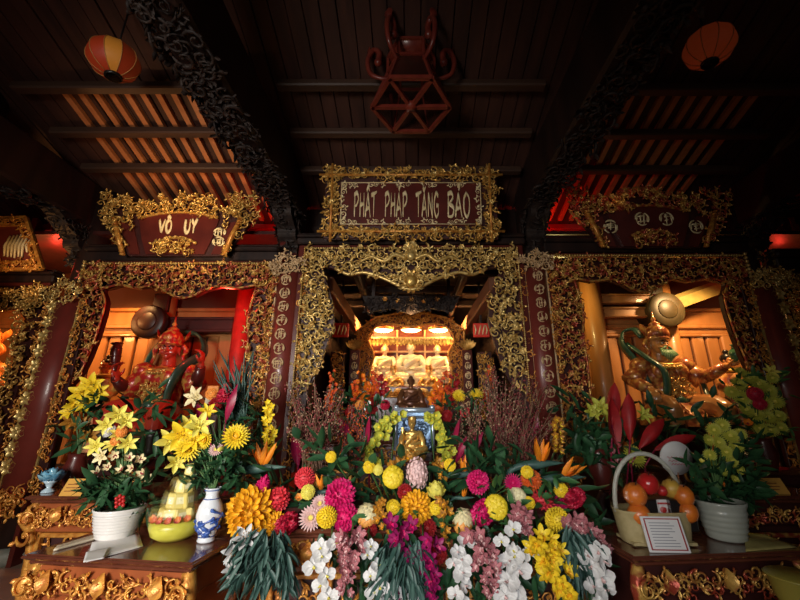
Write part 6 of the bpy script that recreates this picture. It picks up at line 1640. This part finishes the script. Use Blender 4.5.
# ---------------------------------------------------------------- tall sprays, spikes and chains behind the display
def dried(label, base, tops, Y, n, seed, cols, cat='dried grass'):
    r_ = random.Random(seed); b = at(*base, Y); b.z = max(b.z, .95)
    t = thing('dried_grass_spray', label, cat, (b.x, b.y, .95)); ms, mh = MB(), MB()
    for i in range(n):
        u = r_.uniform(tops[0], tops[1]); v = r_.uniform(tops[2], tops[3]); e = at(u, v, Y + r_.uniform(-.15, .15)); e0 = Vector((b.x + r_.uniform(-.08, .08), b.y + r_.uniform(-.06, .06), b.z))
        mid = (e0 + e) / 2 + Vector(((e.x - e0.x) * -.1, 0, .03)); P = catmull([tuple(e0), tuple(mid), tuple(e)], 7); ms.add(tube(P, .0035, 4))
        for q in range(34):
            s_ = .28 + .72 * q / 33; p = P[min(len(P) - 1, int(s_ * (len(P) - 1)))]; p = p * 1 + np.array((r_.gauss(0, .012), r_.gauss(0, .012), r_.uniform(-.03, .03))); mh.add(SPH_L, Tm(*p) @ Sm(r_.uniform(.004, .0075)), mi=0 if r_.random() < .65 else 1)
    part('stems', ms, F['brown'], t); tag(part('seed_heads', mh, [F[c] for c in cols], t), kind='stuff')
    return t
dried('tall dried grass spray with pink beads in front of the left couplet board', (312, 474), (284, 345, 378, 430), 3.0, 46, 1, ('seed', 'seedy'))
dried('tall dried grass spray with rusty beads right of the golden buddha', (500, 476), (476, 522, 366, 420), 3.0, 46, 2, ('seed', 'seedy'))
dried('tall dried grass spray leaning right in front of the right couplet board', (520, 476), (516, 558, 372, 430), 3.05, 34, 3, ('seed', 'brown'))
dried('sparse dried grass spray below the inner couplet at left', (352, 470), (330, 366, 395, 440), 3.2, 22, 4, ('seed', 'redorange'))
dried('sparse dried grass spray below the inner couplet at right', (470, 474), (455, 486, 396, 440), 3.2, 22, 5, ('seedy', 'seed'))
TB = lambda u, Y=3.2: (at(u, 470, Y).x * .9, Y, .86)
spray('orchid_spike', 'upright yellow orchid spike in front of the left couplet board foot', 'orchid', 'cymbid', ['yellow', 'lemon'], [(271, 452), (272, 435), (270, 420), (270, 404)], 6, 2.95, 20, None, TB(275, 2.95), smallend=.9)
spray('orchid_spike', 'dull yellow orchid spike in front of the right couplet board foot', 'orchid', 'cymbid', ['bronze', 'yellow'], [(556, 452), (556, 436), (557, 420)], 6, 2.95, 14, None, TB(550, 2.95), smallend=.9)
spray('orchid_chain', 'yellow green orchid chain curving down left of the golden buddha', 'orchid', 'small', ['lime', 'yellow'], [(396, 414), (386, 426), (379, 440), (372, 456), (380, 466)], 6, 3.12, 32, None, TB(385, 3.2), rows=2, smallend=1)
spray('orchid_chain', 'yellow green orchid chain curving down right of the golden buddha', 'orchid', 'small', ['lime', 'yellow'], [(430, 414), (438, 424), (442, 440), (447, 454), (446, 466)], 6, 3.12, 32, None, TB(440, 3.2), rows=2, smallend=1)
for u, v, L, d, lab in ((368, 448, 34, (-.1, -.2, 1), 'magenta cordyline leaf left of the yellow green chain'), (352, 442, 26, (-.5, -.2, .8), 'dark magenta cordyline leaf leaning left of the golden buddha'), (454, 450, 34, (.05, -.2, 1), 'tall magenta cordyline leaf right of the golden buddha'), (462, 462, 34, (.6, -.2, 1), 'magenta cordyline leaf leaning right beside the orange bud'), (456, 462, 26, (.2, -.3, .8), 'low magenta cordyline leaf right of the yellow green chain'), (298, 466, 30, (-.2, -.2, 1), 'cordyline leaf among the dried grass at left'), (520, 455, 34, (.1, -.2, 1), 'cordyline leaf among the dried grass at right'), (533, 440, 28, (0, -.2, 1), 'red cordyline leaf beside the right couplet board'),
                        (618, 448, 48, (-.2, -.1, 1), 'tall red cordyline leaf left of the bearded guardian'), (630, 440, 44, (.15, -.1, 1), 'second red cordyline leaf left of the bearded guardian'), (640, 448, 40, (.8, -.1, .7), 'red cordyline leaf spreading in front of the bearded guardian'), (655, 450, 40, (.9, -.3, .25), 'low red cordyline leaf behind the hamper handle'), (612, 425, 40, (.1, -.1, 1), 'red cordyline leaf behind the pale lilies at right'), (226, 420, 34, (.1, -.2, 1), 'red cordyline leaf beside the left carved frame'), (207, 432, 28, (-.5, -.2, 1), 'dark red cordyline leaf among the yellow lilies')):
    Y = 3.15; c = at(u, v, Y); s = px(v, Y); t = thing('cordyline_leaf', lab, 'leaf', tuple(c), 'cordyline leaves'); m = MB(); V, Fc = petal(L * s * 1.1, L * s * .34, .18, .5, 8, 5, peak=.5); m.add((V, Fc), Tm(*c) @ alignx(d, -PI / 2 + fr.uniform(-.5, .5))); part('blade', m, F['red'] if u > 600 else F['cordy'], t); m = MB(); m.add(tube([tuple(c), tuple(c + Vector((-.1 * d[0], .02, -.12))), (c.x * .97, 3.25, .9)], .007, 5)); part('stalk', m, F['cordy'], t)
# gladioli and small bouquets before the glowing shrine
def glad(label, u, v0, v1, col, Y=4.0, r=6.5, n=15, d=0):
    return spray('gladiolus_spike', label, 'gladiolus', 'small', [col, 'throat'], [(u, v0), (u + d * .5, (v0 + v1) / 2), (u + d, v1)], r, Y, n, 'gladioli before the shrine', (at(u, v0, Y).x * .95, Y, 1.32), rows=2, smallend=.5)
glad('orange gladiolus spike at the left edge of the shrine opening', 366, 402, 374, 'orange', d=-4); glad('red orange gladiolus spike left of the glowing buddhas', 374, 402, 372, 'redorange', d=-3); glad('red gladiolus spike nearest the left glowing buddha', 381, 402, 376, 'red', d=0); glad('bright orange gladiolus spike leaning over the inner couplet at left', 360, 404, 382, 'redorange', d=-6)
glad('red gladiolus spike nearest the right glowing buddha', 443, 402, 373, 'redorange', d=2); glad('crimson gladiolus spike right of the glowing buddhas', 450, 404, 375, 'red', d=4); glad('orange gladiolus spike low beside the bronze buddha', 435, 404, 384, 'orange', d=2)
glad('upright orange flower tower beside the fretwork panel on the left', 333, 408, 372, 'redorange', 3.9, 5, 18); glad('upright orange flower tower beside the fretwork panel on the right', 489, 402, 366, 'redorange', 3.9, 5, 18)
def mid(label, kind, cols, u, v, r, Y=3.7, name='chrysanthemum', face=None): return bloom(name, label, 'flower', kind, cols, u, v, r, Y, None, (at(u, v, Y).x * .97, Y + .15, 1.0), face)
mid('yellow chrysanthemum left of its twin below the right inner couplet', 'daisymum', ['yellow'], 459, 396, 7, face=(0, -1, .5)); mid('yellow chrysanthemum right of its twin below the right inner couplet', 'daisymum', ['yellow'], 476, 395, 7, face=(0, -1, .5))
m = leaves(MB(), area(336, 392, 396, 440, 50, 21) + area(432, 490, 396, 450, 50, 22), .12, .04, 170, 3.6, .1, seed=23); stuff('foliage', m, F['green'], 'dark leaves below the glowing shrine on both sides of the bronze buddha')
for k_, (u, v, r, cc, lab) in enumerate(((345, 425, 8, 'mid', 'green button flower left of the bronze buddha'), (357, 421, 7, 'mid', 'brighter green button flower nearest the left cordyline'), (372, 410, 6, 'red', 'dark red carnation left of the bronze buddha'), (385, 405, 5, 'crimson', 'small crimson carnation touching the bronze buddha plinth at left'), (438, 408, 6, 'redorange', 'red orange carnation right of the bronze buddha'), (447, 416, 6, 'red', 'dark red carnation right of the silver throne'), (360, 405, 5, 'peach', 'peach carnation below the left inner couplet'), (350, 412, 5, 'red', 'small dark carnation under the left flower tower'), (465, 412, 5, 'coral', 'coral carnation under the twin yellow chrysanthemums'))):
    mid(lab, 'pompom', [cc], u, v, r, 3.62, 'carnation')
# ================================================================== POTTED FLOWERS AND BOUQUETS OF THE SIDE BAYS
def fill(t, blooms, Y, base, leafpts=None, nleaf=40, L=.16, W=.045, col='green', seed=0, dY=.08, dirn=None, stems=True, lY=None):
    """stems, leaves and flower heads as parts of one potted plant or bouquet"""
    O = Vector(ORG[t.name])
    if stems:
        m = MB()
        for b in blooms:
            c = at(b[2], b[3], Y + (b[5] if len(b) > 5 else 0)); m.add(tube(catmull([tuple(base), tuple((Vector(base) + c) / 2 + Vector((0, .02, .05))), tuple(c + Vector((0, .03, -.02)))], 5), .005, 5))
        part('stems', m, F['stem'], t)
    if leafpts:
        m = leaves(MB(), leafpts, L, W, nleaf, lY or Y + .06, dY, dirn=dirn, seed=seed + 1); part('foliage', m, F[col], t)
    for b in blooms:
        kind, cols, u, v, r = b[:5]; c = at(u, v, Y + (b[5] if len(b) > 5 else 0)); o = part(dict(lily='lily', cymbid='orchid', daisymum='chrysanthemum', pompom='pompom', small='blossom', hydrangea='hydrangea', bud='bud', mum='chrysanthemum', dahlia='dahlia', ball='globe')[kind], bloom_mesh(kind, cols), None, t)
        o.location = c - O; rr = r * px(v, Y); o.scale = (rr, rr, rr); o.rotation_euler = orient(face_viewer(fr, c, .6), fr.uniform(0, 6))
Lm = ['lemon', 'bronze']; Yl = ['yellow', 'bronze']
# orchid pot on the front table
fill(potL, [(k_, c_, u_, v_, r_ * .82) for k_, c_, u_, v_, r_ in [('lily', Lm, 118, 415, 13), ('lily', Lm, 126, 421, 11), ('lily', Lm, 106, 425, 11), ('lily', Lm, 96, 446, 11), ('lily', Lm, 113, 445, 10), ('lily', Lm, 128, 443, 11), ('lily', ['cream', 'bronze'], 102, 456, 10), ('lily', Lm, 118, 434, 9), ('daisymum', ['white', 'lemon'], 110, 432, 8), ('pompom', ['peach'], 122, 432, 6.5), ('pompom', ['peach'], 116, 441, 6),
            ('cymbid', ['cream', 'throat'], 98, 474, 10), ('cymbid', ['cream', 'throat'], 108, 468, 8), ('cymbid', ['cream', 'throat'], 115, 455, 9), ('cymbid', ['cream', 'throat'], 129, 459, 9), ('cymbid', ['cream', 'throat'], 122, 471, 9), ('cymbid', ['cream', 'throat'], 140, 460, 9), ('cymbid', ['cream', 'throat'], 144, 474, 10), ('cymbid', ['cream', 'throat'], 133, 468, 8), ('cymbid', ['cream', 'throat'], 150, 480, 8)]],
     cL.y - .02, (cL.x, cL.y, cL.z + .14), area(95, 145, 478, 508, 40, 31) + area(88, 154, 488, 510, 30, 32), 190, .15, .035, 'green', 33)
m = MB()
for i in range(9):
    c = at(120 + 4 * math.sin(i * 2.1), 496 + i * 1.3, cL.y - .16); ball(m, c, .011, shape=SPH_L)
part('berries', m, LIP, potL, 'red berries')
# flowers of the porcelain vase
tv = thing('vase_bouquet', 'yellow chrysanthemums and lilies rising from the porcelain vase', 'bouquet', (cV.x, cV.y, cV.z + .3))
fill(tv, [('daisymum', ['yellow', 'gold'], 236, 437, 13, -.05), ('daisymum', ['yellow', 'gold'], 188, 449, 12), ('lily', Yl, 182, 435, 15), ('lily', Yl, 194, 441, 13), ('lily', ['lemon', 'bronze'], 171, 441, 14, .05), ('lily', Lm, 199, 426, 13), ('lily', Lm, 188, 425, 11, .05), ('lily', Yl, 207, 412, 9, .1), ('daisymum', ['yellow', 'gold'], 205, 440, 9), ('bud', ['lemon'], 221, 449, 5), ('daisymum', ['blush', 'lemon'], 216, 450, 7), ('bud', ['lemon'], 234, 455, 3.5), ('lily', Lm, 176, 462, 10)], cV.y, (cV.x, cV.y, cV.z + .26), area(196, 240, 452, 486, 50, 41) + area(212, 250, 440, 470, 20, 43), 210, .1, .035, 'green', 44)
# green pot at right
fill(potR, [('daisymum', ['lime', 'lemon'], 700 + du, v, r) for du, v, r in ((14, 430, 7), (22, 425, 7), (30, 436, 8), (36, 446, 7), (18, 442, 7), (26, 452, 7), (8, 440, 6), (40, 434, 6), (10, 455, 6), (32, 462, 6), (22, 470, 6), (14, 465, 5), (40, 470, 5), (35, 480, 5))] + [('small', ['orange', 'red'], 735, 440, 5), ('small', ['lemon', 'yellow'], 701, 462, 4)], cR.y + .05, (cR.x, cR.y, cR.z + .22), area(700, 750, 440, 505, 60, 51), 190, .14, .045, 'green', 52)
def floor_vase(u, v, Y, h, r, label, mt=LACQ, zt=.962):
    c = at(u, v, Y); t = thing('flower_vase', label, 'bouquet', (c.x, Y, zt)); m = MB(); m.add(lathe([(0, 0), (r * .6, 0), (r * .65, .02), (r, h * .5), (r * .7, h * .85), (r * .8, h), (r * .7, h), (r * .6, h * .85), (0, h * .8)], 24), Tm(c.x, Y, zt)); part('vase', m, mt, t); return t, (c.x, Y, zt + h * .85)
# bouquets standing on the rear tables and in the bays
t, b = floor_vase(82, 440, 3.35, .25, .09, 'dark vase of bright yellow lilies left of the orchid pot')
fill(t, [('lily', Yl, 92, 385, 12), ('lily', Yl, 82, 393, 11), ('lily', Yl, 97, 392, 10), ('lily', Yl, 76, 404, 10), ('lily', Yl, 70, 412, 9), ('lily', Yl, 88, 404, 10), ('lily', ['bronze', 'bronze'], 70, 422, 8), ('lily', ['bronze', 'bronze'], 80, 425, 8), ('lily', ['bronze', 'bronze'], 90, 436, 8)], 3.3, b, area(88, 102, 396, 422, 30, 61) + area(66, 95, 420, 450, 20, 62), 70, .15, .05, 'green', 63)
t, b = floor_vase(222, 440, 3.3, .3, .08, 'dark vase of red flowers, pale lily and grass beside the left carved frame')
fill(t, [('lily', ['cream', 'bronze'], 196, 397, 11), ('dahlia', ['crimson'], 226, 396, 9), ('dahlia', ['red'], 216, 404, 7), ('bud', ['coral'], 228, 386, 7), ('pompom', ['peach'], 212, 394, 6)], 3.25, b, area(222, 260, 400, 445, 40, 66) + area(150, 200, 400, 430, 12, 67), 110, .17, .035, 'green', 68)
m = MB(); r_ = random.Random(2)
for i in range(34):
    a = at(238 + r_.uniform(-8, 8), 420, 3.25); e = at(238 + r_.uniform(-26, 18), r_.uniform(348, 385), 3.25 + r_.uniform(-.1, .1)); m.add(tube(catmull([tuple(a), tuple((a + e) / 2 + Vector((0, 0, .04))), tuple(e)], 4), [.006] * 8 + [.002], 4))
part('grass_blades', m, F['grey'], t, 'tall thin grass blades')
t, b = floor_vase(598, 450, 3.25, .3, .09, 'dark vase of pale green lilies beside the right couplet board')
fill(t, [('lily', ['lime', 'bronze'], 600, 408, 11), ('lily', ['lime', 'bronze'], 591, 412, 9), ('lily', ['lime', 'bronze'], 606, 414, 9), ('lily', ['lime', 'bronze'], 643, 415, 9), ('small', ['mauve', 'blush'], 612, 452, 6), ('small', ['mauve', 'blush'], 618, 460, 6), ('small', ['mauve', 'blush'], 610, 464, 6), ('small', ['mauve', 'blush'], 616, 444, 6), ('daisymum', ['lime', 'lemon'], 634, 457, 12)], 3.2, b, area(575, 625, 420, 470, 50, 71), 130, .16, .05, 'green', 72)
t, b = floor_vase(762, 440, 3.9, .3, .1, 'vase of brightly lit yellow green flowers below the golden attendants', zt=1.0)
fill(t, [('daisymum', ['lime', 'lemon'], u, v, r) for u, v, r in ((738, 384, 8), (748, 378, 8), (758, 384, 9), (768, 390, 8), (775, 402, 8), (764, 404, 8), (752, 398, 8), (742, 398, 8), (756, 415, 8), (768, 418, 8), (778, 416, 7), (746, 410, 7), (780, 428, 7), (770, 430, 7), (760, 428, 7), (732, 392, 7), (772, 378, 6), (740, 372, 6))] + [('pompom', ['crimson'], 755, 394, 6.5, -.12), ('pompom', ['crimson'], 760, 404, 5.5, -.12), ('small', ['orange', 'red'], 748, 424, 6, -.1), ('lily', ['lemon', 'bronze'], 770, 372, 8)], 3.85, b, area(730, 785, 375, 435, 60, 81), 150, .12, .045, 'mid', 82)
m = MB(); c = at(762, 440, 3.9); m.add(bbox(c.x - .5, c.x + .5, 3.65, 4.15, .9, 1.0, .02), smooth=False)
o_ = thing('side_stand', 'dark side stand under the vase of lit yellow green flowers', 'stand', (c.x, 3.9, 0)); part('top', m, LACQ_D, o_); m = MB(); m.add(bbox(c.x - .4, c.x + .4, 3.7, 4.1, 0, .9, .02), smooth=False); part('body', m, LACQ_D, o_)
# dark greenery low in both bays
m = leaves(MB(), area(100, 270, 400, 470, 90, 91), .2, .055, 150, 3.75, .2, seed=92); stuff('foliage', m, F['green'], 'dark greenery in shade between the red guardian and the left tables')
m = leaves(MB(), area(560, 720, 405, 470, 90, 93), .2, .055, 150, 3.75, .2, seed=94); stuff('foliage', m, F['green'], 'dark greenery in shade between the bearded guardian and the right tables')
# small gift box by the left frame
a, b = at(207, 404, 3.6), at(221, 386, 3.6); t = thing('gift_box', 'small orange gift box beside the red flowers in left bay', 'box', ((a.x + b.x) / 2, 3.6, a.z)); m = MB(); m.add(bbox(a.x, b.x, 3.56, 3.66, a.z, b.z, .006), smooth=False); part('carton', m, mat('orange_card', (.75, .25, .05), None, .5), t)
m = MB(); m.add(bbox(a.x, b.x, 3.555, 3.565, a.z, a.z + (b.z - a.z) * .35, .002), smooth=False); part('band', m, mat('pale_card', (.7, .6, .4), None, .5), t)
t = thing('side_stand', 'dark narrow stand carrying the small orange gift box', 'stand', ((a.x + b.x) / 2, 3.61, 0)); m = MB(); m.add(bbox(a.x - .05, b.x + .05, 3.52, 3.7, 0, a.z - .03, .01), smooth=False); part('body', m, LACQ_D, t); m = MB(); m.add(bbox(a.x - .08, b.x + .08, 3.5, 3.72, a.z - .03, a.z, .01), smooth=False); part('top', m, LACQ_D, t)
# ================================================================== LIGHT AND CAMERA
def light(kind, name, loc, energy, color, aim=None, **kw):
    d = bpy.data.lights.new(name, kind); d.energy = energy; d.color = color
    for k, v in kw.items(): setattr(d, k, v)
    o = bpy.data.objects.new(name, d); COL.objects.link(o); o.location = loc
    if aim is not None:
        o.rotation_euler = (Vector(aim) - Vector(loc)).to_track_quat('-Z', 'Y').to_euler()
    return o
WARM, AMBER, RED = (1, .62, .28), (1, .45, .14), (1, .04, .02)
# daylight through the open doors behind the viewer
light('AREA', 'door_daylight', (-2.3, -1.9, 2.0), 68, (1, .93, .84), (-1.6, 3.4, 1.75), shape='RECTANGLE', size=1.3, size_y=1.6, spread=math.radians(88))
light('AREA', 'door_skylight', (-.5, -2.2, 1.7), 10, (.92, .96, 1), (-.1, 2.6, .9), shape='RECTANGLE', size=1.6, size_y=1.6, spread=math.radians(50))
# lamps of the side bays
light('SPOT', 'left_bay_lamp', (-4.3, 5.1, 3.5), 150, (1, .5, .17), (-4.7, 6.0, 2.2), spot_size=math.radians(92), spot_blend=.7, shadow_soft_size=.08)
light('POINT', 'left_bay_red_lamp', (-2.45, 4.72, 3.05), 30, RED, shadow_soft_size=.06)
light('SPOT', 'right_bay_lamp', (4.2, 4.85, 3.45), 170, (1, .6, .25), (4.3, 6.0, 2.0), spot_size=math.radians(115), spot_blend=.7, shadow_soft_size=.08)
light('POINT', 'right_bay_glow', (2.25, 5.25, 3.35), 20, (1, .78, .26), shadow_soft_size=.08)
light('POINT', 'far_left_bay_lamp', (-5.4, 5.0, 2.9), 40, AMBER, shadow_soft_size=.08)
light('POINT', 'far_right_bay_lamp', (5.6, 5.0, 2.9), 6, AMBER, shadow_soft_size=.08)
# red tubes above the lintels
for x, e in ((-1.95, 5), (1.95, 7), (-5.2, 6), (5.4, 3)):
    light('POINT', 'red_lamp', (x, 4.95, 3.98 if abs(x) < 3 else 3.7), e, RED, shadow_soft_size=.05)
# warm lamp on the left lintel that lights the rafters
light('SPOT', 'rafter_lamp', (-3.0, 3.6, 3.3), 30, (1, .56, .24), (-3.0, 4.05, 4.8), spot_size=math.radians(92), spot_blend=.7, shadow_soft_size=.1)
light('SPOT', 'right_rafter_lamp', (2.6, 4.1, 4.0), .6, WARM, (2.8, 4.0, 4.8), spot_size=math.radians(130), spot_blend=.7, shadow_soft_size=.1)
light('SPOT', 'fan_sign_lamp', (-2.4, 3.3, 3.1), 42, (1, .7, .36), (-2.9, 4.4, 3.85), spot_size=math.radians(75), spot_blend=.8, shadow_soft_size=.08)  # added warm fill to brighten the left fan sign, no visible fitting
light('SPOT', 'outer_sign_lamp', (-4.5, 3.6, 3.0), 14, (1, .6, .26), (-4.75, 4.35, 3.5), spot_size=math.radians(90), spot_blend=.8, shadow_soft_size=.08)  # added fill for the weakly lit sign at far left
# lamps of the glowing shrine
for x in (-.7, 0, .7):
    light('POINT', 'shrine_lamp', (x, 7.12, 3.15), 260, (1, .6, .2), shadow_soft_size=.06)
light('POINT', 'altar_lamp', (0, 5.6, 3.0), 14, WARM, shadow_soft_size=.1)

w = bpy.data.worlds.new('hall_air'); scene.world = w; w.use_nodes = True
w.node_tree.nodes['Background'].inputs['Color'].default_value = (.9, .8, .75, 1)
w.node_tree.nodes['Background'].inputs['Strength'].default_value = .03

cam = bpy.data.cameras.new('camera'); co = bpy.data.objects.new('camera', cam); COL.objects.link(co)
co.location = (0, 0, EYE); co.rotation_euler = (PI / 2 + TILT, 0, 0)
cam.sensor_width = 36; cam.lens = F_PX / 800 * 36; cam.shift_x = -(CX - 400) / 800; cam.clip_start = .05
scene.camera = co
scene.view_settings.view_transform = 'Standard'; scene.view_settings.look = 'None'
scene.view_settings.exposure = 0.0; scene.view_settings.gamma = 1.0
scene.view_settings.use_curve_mapping = False
scene.cycles.use_denoising = True
scene.cycles.max_bounces = 6
scene.cycles.sample_clamp_indirect = 4
